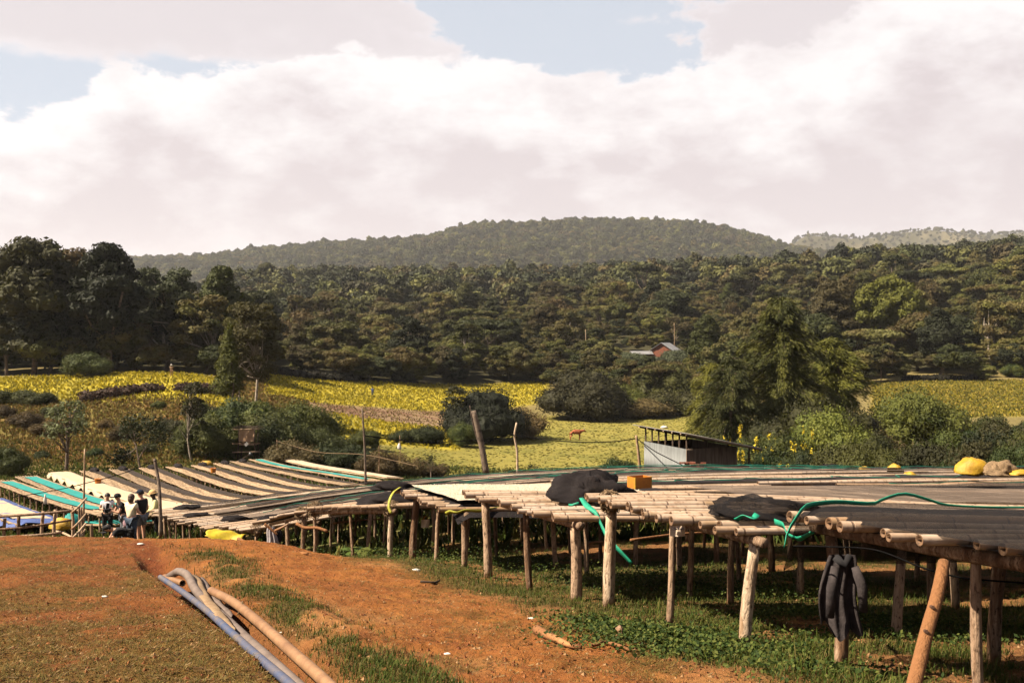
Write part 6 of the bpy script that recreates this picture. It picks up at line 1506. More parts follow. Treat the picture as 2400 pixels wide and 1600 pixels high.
# ------------------------------------------------------------------ hedge rows in the fields
MT['leaf_hedge'] = foliage('dark_red_hedge_leaves', [(.035, .014, .010), (.050, .022, .014), (.028, .022, .012)], nscale=.6)
def hedge(pts, h, label, seed):
    rng = np.random.default_rng(seed); bl = []; P = smooth_path([on_ground(p, d) for p, d in pts], 26); P0 = P[0].copy()
    for p in P:
        for k in range(2): r = h * rng.uniform(.35, .6); bl.append((p[0] - P0[0] + rng.normal() * .4, p[1] - P0[1] + rng.normal() * .4, h1(p[0], p[1]) - P0[2] + r * .6, r * 1.5, r * 1.2, r))
    me = quads_mesh('hedge_leaves', crown_faces(bl, 2600, .2, rng), MT['leaf_hedge']); o = link('hedge', me); o.location = P0; tag(o, label, 'hedge')
hedge([(195, 117), (250, 119.5), (320, 122), (365, 123)], 1.2, 'dark red-brown hedge below the yellow flowers on the left', 1)
hedge([(425, 123), (470, 124), (520, 125)], 1.2, 'short dark hedge left of the golden tree', 2)
hedge([(620, 172), (700, 177), (790, 184), (850, 189)], 1.7, 'dark red-brown hedge along the top of the central yellow field', 3)
hedge([(2130, 189), (2200, 190), (2300, 189)], 1.3, 'purple-brown hedge behind the right-hand field', 4)
# ------------------------------------------------------------------ people and animals
MT['skin'] = simple('pale_skin', (.50, .27, .17), (.42, .21, .13), 8, .6, .3)
MT['skindark'] = simple('dark_skin', (.055, .026, .016), (.04, .02, .012), 8, .55, .3)
MT['whitetee'] = simple('white_shirt', (.74, .68, .68), (.58, .53, .53), 7, .9, .1, bmp=.3)
MT['creamtee'] = simple('cream_shirt', (.74, .64, .44), (.58, .48, .30), 7, .9, .1, bmp=.3)
MT['yellowshirt'] = simple('yellow_shirt', (.72, .66, .28), (.60, .56, .30), 7, .9, .1, bmp=.3)
MT['denim'] = simple('blue_denim', (.065, .085, .115), (.035, .045, .065), 12, .9, .1, bmp=.3)
MT['greyshort'] = simple('grey_shorts', (.17, .17, .18), (.11, .11, .12), 9, .9, .1)
MT['hair'] = simple('dark_hair', (.022, .013, .009), (.012, .008, .006), 30, .6, .3)
MT['hairbrown'] = simple('brown_hair', (.075, .04, .022), (.04, .022, .013), 30, .6, .3)
MT['straw'] = simple('straw', (.58, .38, .18), (.45, .28, .12), 30, .9, .1, bmp=.5)
MT['capnavy'] = simple('navy_cap', (.012, .018, .035), (.008, .012, .02), 9, .9, .1)
MT['pink'] = simple('pink_cloth', (.34, .20, .22), (.12, .10, .11), 5, .9, .1)
MT['cow'] = simple('red_cow_coat', (.30, .085, .030), (.20, .055, .022), 4, .8, .2)
MT['horn'] = simple('horn', (.35, .28, .20), None, 9)
def skin_mesh(name, V, E, R_, mat, parent=None, root=0, sub=2, loc=None):
    """one continuous surface grown round a skeleton"""
    me = bpy.data.meshes.new(name); me.from_pydata([tuple(v) for v in V], E, []); me.materials.append(mat)
    o = link(name, me, parent, loc)
    md = o.modifiers.new('skin', 'SKIN'); md.use_smooth_shade = True
    lay = me.skin_vertices[0].data
    for i, r in enumerate(R_):
        lay[i].radius = r if isinstance(r, tuple) else (r, r); lay[i].use_root = (i == root)
    sb = o.modifiers.new('smooth', 'SUBSURF'); sb.levels = sub; sb.render_levels = sub
    return o
def ball(c, r, mat, name, parent, sc=(1, 1, 1), n=12, m=8, cut=-2.0):
    vs = []
    for i in range(m + 1):
        a = math.pi * i / m - math.pi / 2
        for j in range(n):
            b = 2 * math.pi * j / n; z = max(cut, math.sin(a)); vs.append((c[0] + r * sc[0] * math.cos(a) * math.cos(b), c[1] + r * sc[1] * math.cos(a) * math.sin(b), c[2] + r * sc[2] * z))
    mb = MB(); mb.add(vs, [(i*n+j, i*n+(j+1) % n, (i+1)*n+(j+1) % n, (i+1)*n+j) for i in range(m) for j in range(n)]); return mb.build(name, mat, parent, True)
def person(px, d, hgt, rz, label, top, bottom, skin='skin', hair='hair', arms=None, legs=None, lean=(0, 0), shorts=False, bend=None, z=None, longsleeve=False, headtilt=(0, 0)):
    """arms: {side: (elbow, wrist)} in body heights; -y is forward"""
    S = hgt; root = empty('person', (X(px, d), d, (h1(X(px, d), d) if z is None else z)), rz); tag(root, label, 'person')
    bx, by = lean
    J = {'pel': (0, .0, .53), 'spi': (bx * .35, by * .35, .62), 'che': (bx * .75, by * .75, .745), 'nek': (bx, by, .835), 'hb': (bx + headtilt[0] * .3, by - .008 + headtilt[1] * .3, .875), 'hm': (bx + headtilt[0] * .6, by - .012 + headtilt[1] * .6, .92), 'ht': (bx + headtilt[0], by - .008 + headtilt[1], .965), 'no': (bx + headtilt[0] * .6, by - .068 + headtilt[1] * .6, .912)}
    if bend: J.update(bend)
    J.update({'hl': (-.055, 0, .50), 'hr': (.055, 0, .50)})
    for s, sg in (('l', -1), ('r', 1)):
        J['k' + s] = (sg * .062, -.01, .285); J['a' + s] = (sg * .065, .01, .045); J['t' + s] = (sg * .075, -.085, .018)
        if 'sl' not in J or s == 'r':
            c = J['che']; J.setdefault('s' + s, (c[0] + sg * .105, c[1], c[2] + .045))
    if legs: J.update(legs)
    for s, sg in (('l', -1), ('r', 1)):
        sh = J['s' + s]; e, w = (arms or {}).get(s, ((sh[0] + sg * .03, sh[1] + .01, sh[2] - .17), (sh[0] + sg * .04, sh[1] - .03, sh[2] - .32)))
        J['e' + s] = e; J['w' + s] = w
        f = unitv(np.array(w) - np.array(e)); J['p' + s] = tuple(np.array(w) + f * .04)
        side = unitv(np.cross(f, (0.2, .3, 1))); up = np.cross(f, side)
        for k in range(4): J['f%d%s' % (k, s)] = tuple(np.array(J['p' + s]) + f * (.040 - .006 * abs(k - 1)) + side * (k - 1.5) * .013 + up * .006)
        J['th' + s] = tuple(np.array(w) + f * .03 + side * -.034 + up * .008)
    names = list(J); ix = {n: i for i, n in enumerate(names)}
    E = [('pel', 'spi'), ('spi', 'che'), ('che', 'nek'), ('nek', 'hb'), ('hb', 'hm'), ('hm', 'ht'), ('hm', 'no'), ('pel', 'hl'), ('pel', 'hr')]
    for s in 'lr': E += [('h' + s, 'k' + s), ('k' + s, 'a' + s), ('a' + s, 't' + s), ('che', 's' + s), ('s' + s, 'e' + s), ('e' + s, 'w' + s), ('w' + s, 'p' + s), ('w' + s, 'th' + s)] + [('p' + s, 'f%d%s' % (k, s)) for k in range(4)]
    rad = {'pel': .078, 'spi': .068, 'che': .080, 'nek': .032, 'hb': .042, 'hm': .054, 'ht': .040, 'no': .009, 'hl': .056, 'hr': .056}
    for s in 'lr': rad.update({'k' + s: .036, 'a' + s: .024, 't' + s: .020, 's' + s: .036, 'e' + s: .025, 'w' + s: .018, 'p' + s: .020, 'th' + s: .007, **{'f%d%s' % (k, s): .006 for k in range(4)}})
    sc = lambda n: tuple(q * S for q in J[n])
    skin_mesh('body', [sc(n) for n in names], [(ix[a], ix[b]) for a, b in E], [rad[n] * S for n in names], MT[skin], root, ix['pel'])
    # shirt and trousers, worn over the body
    def sub(nm, keys, edges, rr, mat, rt):
        i2 = {n: i for i, n in enumerate(keys)}; return skin_mesh(nm, [sc(n) for n in keys], [(i2[a], i2[b]) for a, b in edges], [r * S for r in rr], mat, root, i2[rt])
    for s in 'lr':
        J['m' + s] = tuple(np.array(J['s' + s]) * (.12 if longsleeve else .45) + np.array(J['e' + s]) * (.88 if longsleeve else .55))
    ks = ['pel', 'spi', 'che', 'sl', 'sr', 'ml', 'mr']; es = [('pel', 'spi'), ('spi', 'che'), ('che', 'sl'), ('che', 'sr'), ('sl', 'ml'), ('sr', 'mr')]; rr = [.086, .084, .094, .050, .050, .042, .042]
    if longsleeve: ks += ['wl', 'wr']; es += [('ml', 'wl'), ('mr', 'wr')]; rr += [.028, .028]
    sub('shirt', ks, es, rr, MT[top], 'che')
    if shorts:
        for s in 'lr': J['q' + s] = tuple(np.array(J['h' + s]) * .2 + np.array(J['k' + s]) * .8)
        sub('shorts', ['pel', 'hl', 'hr', 'ql', 'qr'], [('pel', 'hl'), ('pel', 'hr'), ('hl', 'ql'), ('hr', 'qr')], [.088, .068, .068, .058, .058], MT[bottom], 'pel')
    else:
        sub('trousers', ['pel', 'hl', 'hr', 'kl', 'kr', 'al', 'ar'], [('pel', 'hl'), ('pel', 'hr'), ('hl', 'kl'), ('hr', 'kr'), ('kl', 'al'), ('kr', 'ar')], [.088, .068, .068, .048, .048, .042, .042], MT[bottom], 'pel')
    hm = np.array(sc('hm')); dr = unitv(np.array(sc('ht')) - np.array(sc('hb'))); fw = np.array((0, -1.0, 0)); fw = unitv(fw - dr * (fw @ dr)); sd_ = np.cross(fw, dr)
    if hair: ball(hm + dr * .016 * S - fw * .012 * S, .062 * S, MT[hair], 'hair', root, (1, 1.05, 1.0), cut=-.35)
    for sg in (-1, 1):
        ball(hm + fw * .050 * S + sd_ * sg * .020 * S + dr * .006 * S, .007 * S, MT['hair'], 'eye', root, n=6, m=4)
        ball(hm + sd_ * sg * .056 * S - dr * .004 * S, .014 * S, MT[skin], 'ear', root, (.5, .9, 1.2), n=6, m=4)
    ball(hm + fw * .050 * S - dr * .026 * S, .012 * S, MT['pink'] if skin == 'skin' else MT['skindark'], 'mouth', root, (1.3, .5, .35), n=6, m=4)
    return root, J, S, hm, dr, fw
def cap(root, hm, dr, fw, S, mat):
    cp = ball(hm + dr * .026 * S - fw * .004 * S, .066 * S, MT[mat], 'cap', root, (1, 1.08, .85), cut=-.05)
    p = hm + dr * .030 * S + fw * .085 * S; mb = MB(); mb.box(p, (.10 * S, .085 * S, .010 * S)); mb.build('cap_peak', MT[mat], cp)
# woman in white with a bottle
r_, J, S, hm, dr, fw = person(252, 35.0, 1.62, .25, 'woman in a white T-shirt and black trousers holding a dark bottle', 'whitetee', 'black', arms={'l': ((-.155, .02, .655), (-.075, -.10, .665)), 'r': ((.15, .03, .65), (.06, -.10, .655))})
ball(hm - fw * .075 * S + dr * .01 * S, .035 * S, MT['hair'], 'hair_bun', r_)
mb = MB(); q = np.array(J['pl']) * S; mb.tube([q + np.array((0, -.01, -.10)), q + np.array((0, -.015, .04)), q + np.array((0, -.015, .09)), q + np.array((0, -.015, .13))], [.032, .032, .014, .014], 8); o = mb.build('bottle', MT['black'], None, True)
o.parent = None; o.matrix_world = Matrix.Translation(r_.location) @ Matrix.Rotation(.25, 4, 'Z'); tag(o, 'dark bottle held by the woman in white', 'bottle')
mb = MB(); mb.box(np.array(J['pr']) * S + np.array((-.03, -.03, .05)), (.10, .06, .34), Matrix.Rotation(.15, 3, 'Y')); o = mb.build('bag', MT['black']); o.matrix_world = Matrix.Translation(r_.location) @ Matrix.Rotation(.25, 4, 'Z'); tag(o, 'black bag on the arm of the woman in white', 'bag')
# woman in cream shirt and jeans, back to us
r_, J, S, hm, dr, fw = person(308, 31.0, 1.66, 2.75, 'woman seen from behind in a cream T-shirt and wide blue jeans', 'creamtee', 'denim', hair='hairbrown', arms={'l': ((-.15, -.03, .64), (-.06, -.15, .62)), 'r': ((.15, -.03, .64), (.06, -.15, .62))})
ball(hm - fw * .03 * S - dr * .03 * S, .058 * S, MT['hairbrown'], 'hair', r_, (1, .9, 1.2))
# man in black with a navy cap and shorts
r_, J, S, hm, dr, fw = person(331, 31.9, 1.76, -2.0, 'man in a black T-shirt, navy cap and grey shorts', 'black', 'greyshort', shorts=True, headtilt=(0, -.02), arms={'r': ((.14, .02, .62), (.15, -.05, .49)), 'l': ((-.14, .02, .63), (-.13, -.09, .53))})
cap(r_, hm, dr, fw, S, 'capnavy')
# crouching man with a cap
cr = {'pel': (0, .13, .24), 'spi': (0, .05, .28), 'che': (0, -.05, .31), 'nek': (0, -.13, .335), 'hb': (0, -.165, .35), 'hm': (0, -.205, .355), 'ht': (0, -.235, .395), 'no': (0, -.262, .33), 'sl': (-.105, -.08, .32), 'sr': (.105, -.08, .32)}
r_, J, S, hm, dr, fw = person(283, 30.4, 1.76, -1.15, 'man in black and a black cap crouching on the ground', 'black', 'black', bend=cr,
    legs={'hl': (-.06, .13, .24), 'hr': (.06, .13, .24), 'kl': (-.10, -.06, .24), 'kr': (.10, .0, .05), 'al': (-.09, .04, .04), 'ar': (.08, .24, .05), 'tl': (-.09, -.05, .015), 'tr': (.08, .29, .015)},
    arms={'l': ((-.14, -.16, .18), (-.03, -.24, .10)), 'r': ((.14, -.16, .17), (.03, -.24, .09))})
cap(r_, hm, dr, fw, S, 'black')
# person in dark hood with a camera
r_, J, S, hm, dr, fw = person(291, 33.2, 1.64, -.9, 'person in dark clothes and cap bending over a camera', 'black', 'greyshort', lean=(0, -.10), headtilt=(0, -.03), arms={'l': ((-.14, -.14, .62), (-.05, -.25, .66)), 'r': ((.13, -.14, .62), (.04, -.25, .66))})
cap(r_, hm, dr, fw, S, 'black')
mb = MB(); c = np.array((0, -.29, .68)) * S; mb.box(c, (.14, .07, .10)); mb.tube([c + np.array((0, -.03, 0)), c + np.array((0, -.16, 0))], [.045, .05], 10); o = mb.build('camera', MT['black'], None, False); o.matrix_world = Matrix.Translation(r_.location) @ Matrix.Rotation(-.9, 4, 'Z'); tag(o, 'black camera with a long lens held between the people', 'camera')
lump('shoulder_bag', at(299, 1236, 32.4), (.26, .2, .34), MT['pink'], 'pink and grey bag hanging between the people', 'bag', None, 7, 1.2, nu=16, nv=10)
# man with a straw hat
r_, J, S, hm, dr, fw = person(368, 33.9, 1.74, -1.25, 'man in a pale yellow shirt and wide straw hat at the table end', 'yellowshirt', 'black', skin='skindark', longsleeve=True, lean=(0, -.05), headtilt=(0, -.02), z=-(1268 - 800) / F * 33.9, arms={'l': ((-.15, -.04, .65), (-.09, -.20, .60)), 'r': ((.15, -.04, .65), (.08, -.20, .60))})
ht_ = ball(hm + dr * .035 * S, .075 * S, MT['straw'], 'hat', r_, (1, 1, .9), n=16, cut=-.1)
mb = MB(); c = hm + dr * .032 * S; mb.tube([c - dr * .006, c + dr * .006], [.19, .185], 18); mb.build('hat_brim', MT['straw'], ht_, True)
# far figures in the yellow fields
r_, J, S, hm, dr, fw = person(402, 137, 1.70, .3, 'far person in pale clothes standing by the dark trees', 'sack', 'sack', skin='skindark')
ball(hm + dr * .03 * S, .075 * S, MT['foam'], 'headscarf', r_)
person(873, 168, 1.66, 0, 'far person in blue among the yellow flowers', 'bluetarp', 'denim', skin='skindark')
# cattle
def cow(px, d, rz, label, lying=False, s=1.0):
    z = h1(X(px, d), d); root = empty('cow', (X(px, d), d, z - (.62 * s if lying else 0)), rz); root.scale = (s, s, s); tag(root, label, 'cow')
    V = {'rump': (-.72, 0, 1.12), 'loin': (-.3, 0, 1.14), 'bar': (.1, 0, 1.08), 'che': (.48, 0, 1.04), 'hump': (.50, 0, 1.36), 'nk': (.80, 0, 1.18), 'poll': (1.06, 0, 1.30), 'muz': (1.36, 0, 1.06), 'tail': (-.86, 0, .98), 'tailt': (-.90, 0, .45)}
    R_ = {'rump': .25, 'loin': .29, 'bar': .33, 'che': .30, 'hump': .13, 'nk': .19, 'poll': .13, 'muz': .075, 'tail': .04, 'tailt': .03}
    E = [('rump', 'loin'), ('loin', 'bar'), ('bar', 'che'), ('che', 'hump'), ('che', 'nk'), ('nk', 'poll'), ('poll', 'muz'), ('rump', 'tail'), ('tail', 'tailt')]
    for sg, s_ in ((-1, 'l'), (1, 'r')):
        V.update({'h' + s_: (-.66, sg * .17, .88), 'st' + s_: (-.52, sg * .17, .66), 'ho' + s_: (-.78, sg * .16, .40), 'hf' + s_: (-.74, sg * .16, .04), 'sh' + s_: (.48, sg * .17, .82), 'kn' + s_: (.50, sg * .15, .42), 'ff' + s_: (.48, sg * .15, .04)})
        R_.update({'h' + s_: .15, 'st' + s_: .10, 'ho' + s_: .055, 'hf' + s_: .05, 'sh' + s_: .12, 'kn' + s_: .06, 'ff' + s_: .05})
        E += [('rump', 'h' + s_), ('h' + s_, 'st' + s_), ('st' + s_, 'ho' + s_), ('ho' + s_, 'hf' + s_), ('che', 'sh' + s_), ('sh' + s_, 'kn' + s_), ('kn' + s_, 'ff' + s_)]
        if lying: V.update({'ho' + s_: (-.5, sg * .35, .68), 'hf' + s_: (-.2, sg * .40, .66), 'kn' + s_: (.7, sg * .25, .70), 'ff' + s_: (.45, sg * .30, .66)})
    nm = list(V); ix = {n: i for i, n in enumerate(nm)}
    skin_mesh('body', [V[n] for n in nm], [(ix[a], ix[b]) for a, b in E], [R_[n] for n in nm], MT['cow'], root, ix['bar'])
    for sg in (-1, 1):
        mb = MB(); mb.tube([(1.06, sg * .09, 1.38), (1.10, sg * .22, 1.50), (1.14, sg * .20, 1.66)], [.035, .028, .012], 6); mb.build('horn', MT['horn'], root, True)
        mb = MB(); mb.box((1.02, sg * .20, 1.30), (.05, .16, .09)); mb.build('ear', MT['cow'], root)
p = hit(1352, 1031, 60, 200)
cow(1350, p.y, .1, 'red-brown humped cow standing in the pasture')
p = hit(1228, 1015, 60, 200)
cow(1226, p.y, 1.9, 'red-brown cow lying at the edge of the bush', True)
lump('white_stone', hit(1557, 1003, 60, 200), (1.1, .8, .4), MT['foam'], 'pale stone in the pasture behind the tin shed', 'stone', None, 4, .8, nu=12, nv=8)
# ------------------------------------------------------------------ pipes in the ditch
MT['pvc'] = simple('tan_plastic_pipe', (.235, .125, .058), (.15, .072, .032), 5, .65, .25, bmp=.2)
MT['bluepipe'] = simple('blue_pipe', (.026, .047, .11), (.10, .078, .068), 3.6, .6, .3, bmp=.2)
MT['greypipe'] = simple('grey_plastic', (.15, .110, .088), (.095, .065, .05), 5, .7, .25, bmp=.2)
MT['tansheet'] = simple('dusty_tan_sheet', (.25, .165, .09), (.18, .11, .06), 6, .85, .15, bmp=.3)
def gb(px, py, dz=0.0):
    d = np.linspace(3, 30, 5400); x = X(px, d); k = np.argmax((800 - py) / F * d <= base_h(x, d) + dz); return Vector((x[k], d[k], base_h(x[k], d[k]) + dz))
def gp(px, py, dz=0.0):
    return hit(px, py, 3, 40, dz)
def pipe(pts, r, mat, name, label, sides=14, n=40):
    P = smooth_path(pts, n); P0 = P[0].copy(); mb = MB(); mb.tube(P - P0, r, sides, 0, False, 0); o = mb.build(name, MT[mat], None, True); o.location = P0; tag(o, label, 'pipe'); return o
pv = pipe([gb(495, 1384, .05), gb(540, 1406, .05), gb(600, 1452, .045), gb(680, 1523, .045), gb(772, 1606, .045), gb(870, 1715, .045)], .040, 'pvc', 'tan_pipe', 'long tan plastic pipe along the right side of the ditch')
c = gb(563, 1424, .05); mb = MB(); P = [c + Vector((math.cos(a) * .055 * .35, math.sin(a) * .055 * .6, math.sin(a + 1.2) * .055)) - Vector(pv.location) for a in np.linspace(0, 6.28, 13)]; mb.tube(P, .006, 5, cap=False); mb.build('tie', MT['rope'], pv)
pipe([gb(376, 1352, -.02), gb(430, 1388, .0), gb(490, 1434, .015), gb(545, 1484, .02), gb(606, 1539, .02), gb(684, 1606, .02), gb(780, 1700, .02)], .030, 'bluepipe', 'blue_pipe', 'blue pipe half buried along the left lip of the ditch')
pipe([gb(392, 1354, -.04), gb(404, 1346, .03), gb(420, 1338, .09), gb(438, 1346, .09), gb(455, 1376, .04), gb(482, 1408, .01), gb(530, 1452, -.01), gb(584, 1503, -.03), gb(650, 1562, -.05), gb(735, 1640, -.07)], .042, 'greypipe', 'grey_pipe', 'bent grey hose arching over at the head of the ditch')
pipe([gb(386, 1352, -.03), gb(406, 1359, -.02), gb(428, 1366, -.02)], .035, 'pvc', 'tan_pipe', 'short tan pipe end under the bent grey hose')
def strip(L, R_, name, mat, label):
    A = smooth_path(L, 16); B = smooth_path(R_, 16); P0 = A[0].copy(); vs = []
    for k in range(16):
        for f in np.linspace(0, 1, 5): vs.append(A[k] * (1 - f) + B[k] * f - P0 + np.array((0, 0, .015 * math.sin(f * 3.14) + .006 * math.sin(k * 1.7 + f * 5))))
    mb = MB(); mb.add(vs, [(i*5+j, (i+1)*5+j, (i+1)*5+j+1, i*5+j+1) for i in range(15) for j in range(4)]); o = mb.build(name, MT[mat], None, True); o.location = P0
    md = o.modifiers.new('thickness', 'SOLIDIFY'); md.thickness = .008; tag(o, label, 'sheet')
strip([gb(444, 1348, .05), gb(472, 1404, .04), gb(512, 1450, .04), gb(550, 1476, .03)], [gb(470, 1351, .05), gb(494, 1398, .04), gb(532, 1442, .03), gb(553, 1474, .03)], 'tan_sheet', 'tansheet', 'dusty tan sheet lying over the pipes in the ditch')
strip([gb(470, 1352, .02), gb(496, 1400, .01), gb(542, 1446, .0)], [gb(486, 1362, .0), gb(506, 1396, .0), gb(550, 1440, -.01)], 'grey_sheet', 'greypipe', 'narrow grey sheet beside the tan one in the ditch')
# ------------------------------------------------------------------ litter, driftwood
for k, (px, py, s, lab) in enumerate(((975, 1336, .20, 'white scrap of foam in the grass below the bean table'), (1452, 1388, .10, 'white scrap behind the thick pale post'), (1592, 1318, .08, 'white cup under the second table'), (1245, 1450, .13, 'pale flat chip on the earth path'), (1050, 1532, .09, 'pale chip on the red earth'), (712, 1298, .25, 'flat clod on the crest of the red mound'), (245, 1398, .10, 'white paper scrap on the left grass'), (660, 1482, .06, 'small white scrap in the ditch'), (330, 1275, .16, 'grey plastic scrap behind the left hump'))):
    lump('scrap', gp(px, py, -.004), (s * .62, s * .42, s * .12), MT['foam'] if 'clod' not in lab else MT['clod'], lab, 'litter', None, k, 1.3, nu=12, nv=8)
branch([gp(1258, 1475, .03), gp(1300, 1495, .04), gp(1340, 1512, .03), gp(1362, 1516, .02)], .045, .02, 'driftwood', 'long splintered piece of bark on the path', 'postorange', 'wood', None, 8)
branch([gp(1385, 1512, .02), gp(1415, 1505, .03), gp(1450, 1512, .03), gp(1480, 1524, .02)], .018, .012, 'driftwood', 'thin root lying at the edge of the leafy weeds', 'post', 'wood')
lump('wood_stump', gp(1452, 1500, 0), (.09, .07, .12), MT['post'], 'pale splintered stump at the edge of the leafy weeds', 'wood', None, 3, .9, nu=12, nv=8)
branch([gp(985, 1362, .02), gp(1010, 1364, .02), gp(1030, 1360, .02)], .015, .012, 'driftwood', 'dark stick lying on the path below the bean table', 'darkwood', 'wood')
# ------------------------------------------------------------------ grass
def blades(n, xr, yr, accept, hgt, wid, seed, cols, bendy=.6, flat=.2):
    rng = np.random.default_rng(seed); y = np.exp(rng.uniform(math.log(yr[0]), math.log(yr[1]), n)); x = X(rng.uniform(-70, 2470, n), y)
    k = accept(x, y) > rng.random(n); x = x[k]; y = y[k]; m = len(x); z = H(x, y) - .005
    a = rng.uniform(0, 6.28, m); h = hgt * rng.uniform(.45, 1.25, m) * (1 if np.ndim(hgt) == 0 else 1); ln = rng.uniform(flat, flat + bendy, m)
    dx = np.cos(a); dy = np.sin(a); w = wid * rng.uniform(.7, 1.3, m)
    b0 = np.stack([x - dy * w, y + dx * w, z], 1); b1 = np.stack([x + dy * w, y - dx * w, z], 1)
    mid = np.stack([x + dx * h * ln * .35, y + dy * h * ln * .35, z + h * .62 * (1.05 - ln * .5)], 1)
    tip = np.stack([x + dx * h * ln, y + dy * h * ln, z + h * (1.05 - ln * .62)], 1)
    m0 = mid - np.stack([dy * w, -dx * w, 0 * w], 1) * .7; m1 = mid + np.stack([dy * w, -dx * w, 0 * w], 1) * .7
    V = np.concatenate([np.stack([b0, b1, m1, m0], 1), np.stack([m0, m1, tip + np.stack([dy * w, -dx * w, 0 * w], 1) * .1, tip - np.stack([dy * w, -dx * w, 0 * w], 1) * .1], 1)])
    C = np.array(cols)[rng.integers(0, len(cols), m)] * rng.uniform(.75, 1.2, (m, 1))
    return V, np.concatenate([C, C])
def mat_tint(name, trans=.3):
    m, t, b, out = new_mat(name); a = nn(t, 'ShaderNodeAttribute', attribute_name='tint').outputs['Color']
    a = dim(t, a); t.links.new(a, b.inputs['Base Color']); b.inputs['Roughness'].default_value = .8; b.inputs['Specular IOR Level'].default_value = .15
    tr = nn(t, 'ShaderNodeBsdfTranslucent'); t.links.new(a, tr.inputs[0]); mx = nn(t, 'ShaderNodeMixShader'); mx.inputs[0].default_value = trans
    t.links.new(b.outputs[0], mx.inputs[1]); t.links.new(tr.outputs[0], mx.inputs[2]); t.links.new(mx.outputs[0], out.inputs[0]); return m
MT['grass'] = mat_tint('grass_blades')
def inview(x, y, m=120): p = 1200 + x / np.maximum(y, 1) * F; return (p > -m) & (p < 2400 + m)
DRYC = [(.16, .098, .020), (.11, .070, .014), (.22, .145, .045), (.085, .062, .010), (.065, .056, .008)]
GRC = [(.030, .050, .006), (.045, .068, .008), (.066, .082, .010), (.088, .088, .015), (.12, .095, .026)]
V, C = blades(230000, (-6.5, 6.5), (4.6, 18), lambda x, y: np.where(inview(x, y), near_masks(x, y)[0] * .8 + .07, 0), .045, .0030, 1, DRYC, 1.0, .55)
o = link('dry_grass', quads_mesh('dry_grass', V, MT['grass'], tint=C)); tag(o, 'short trodden dry grass over the red earth', None, None, 'stuff')
def lush(x, y):
    d_, g, *_ = near_masks(x, y); return np.where(inview(x, y), g, 0)
V, C = blades(260000, (-7, 9), (4.6, 26), lush, .075, .0036, 2, GRC)
V2, C2 = blades(40000, (-7, 9), (5, 22), lambda x, y: np.where(inview(x, y), near_masks(x, y)[6] * near_masks(x, y)[1] * sstep(.5, .7, vnoise(x * 1.7, y * 1.7, 66)), 0), .15, .0045, 3, GRC)
o = link('green_grass', quads_mesh('green_grass', np.concatenate([V, V2]), MT['grass'], tint=np.concatenate([C, C2]))); tag(o, 'green grass under and before the drying tables', None, None, 'stuff')
# leafy weeds
def weeds(centres, seed):
    rng = np.random.default_rng(seed); P = []; N = []
    for (px, d, rx, ry, n, hh) in centres:
        x = X(px, d) + rng.normal(size=n) * rx; y = d + rng.normal(size=n) * ry; z = H(x, y) + rng.uniform(.02, hh, n)
        P.append(np.stack([x, y, z], 1)); N.append(np.stack([rng.normal(size=n) * .4, rng.normal(size=n) * .4, np.ones(n)], 1))
    P = np.concatenate(P); N = np.concatenate(N); V = leaves(P, N, .017, rng, .8, 1.1)
    C = np.array([(.030, .052, .008), (.060, .080, .012), (.095, .105, .02), (.022, .038, .007)])[rng.integers(0, 4, len(P))]
    o = link('leafy_weeds', quads_mesh('leafy_weeds', V, MT['grass'], tint=C)); tag(o, 'low broad-leaved weeds round the table posts', None, None, 'stuff')
weeds([(1500, 8.7, .35, .35, 2600, .10), (1610, 8.3, .40, .3, 2600, .10), (1720, 7.9, .35, .25, 1800, .08), (1400, 9.4, .25, .25, 900, .10), (1930, 7.0, .35, .2, 700, .06), (1600, 14, .8, .5, 1600, .14), (1750, 12.5, .7, .4, 1400, .12), (1450, 13.5, .7, .6, 1200, .12), (1200, 16, .8, .8, 1600, .16), (1000, 18.5, .9, .7, 1600, .2), (2100, 8.9, .6, .25, 1200, .08), (2150, 10.5, .8, .4, 1200, .1), (1900, 10.2, .6, .3, 1000, .1)], 4)
# pebbles and crumbs of earth
rng = np.random.default_rng(8); n = 16000; y = np.exp(rng.uniform(math.log(4.6), math.log(17), n)); x = X(rng.uniform(-50, 2450, n), y); k = inview(x, y); x = x[k]; y = y[k]; z = H(x, y); r = .004 + .020 * rng.random(len(x)) ** 5
oc = np.array([(1,0,0),(0,1,0),(-1,0,0),(0,-1,0),(0,0,.8)]); V = []
for f in ((0,1,4),(1,2,4),(2,3,4),(3,0,4)): V.append(np.stack([x, y, z], 1)[:, None, :] + oc[list(f)][None] * r[:, None, None] * rng.uniform(.7, 1.3, (len(x), 1, 3)))
V = np.concatenate(V); C = np.tile(np.array([(.26, .10, .032), (.17, .055, .018), (.32, .18, .08)])[rng.integers(0, 3, len(x))], (4, 1))
o = link('earth_crumbs', quads_mesh('earth_crumbs', V, MT['grass'], tint=C)); tag(o, 'crumbs of red earth scattered over the ground', None, None, 'stuff')
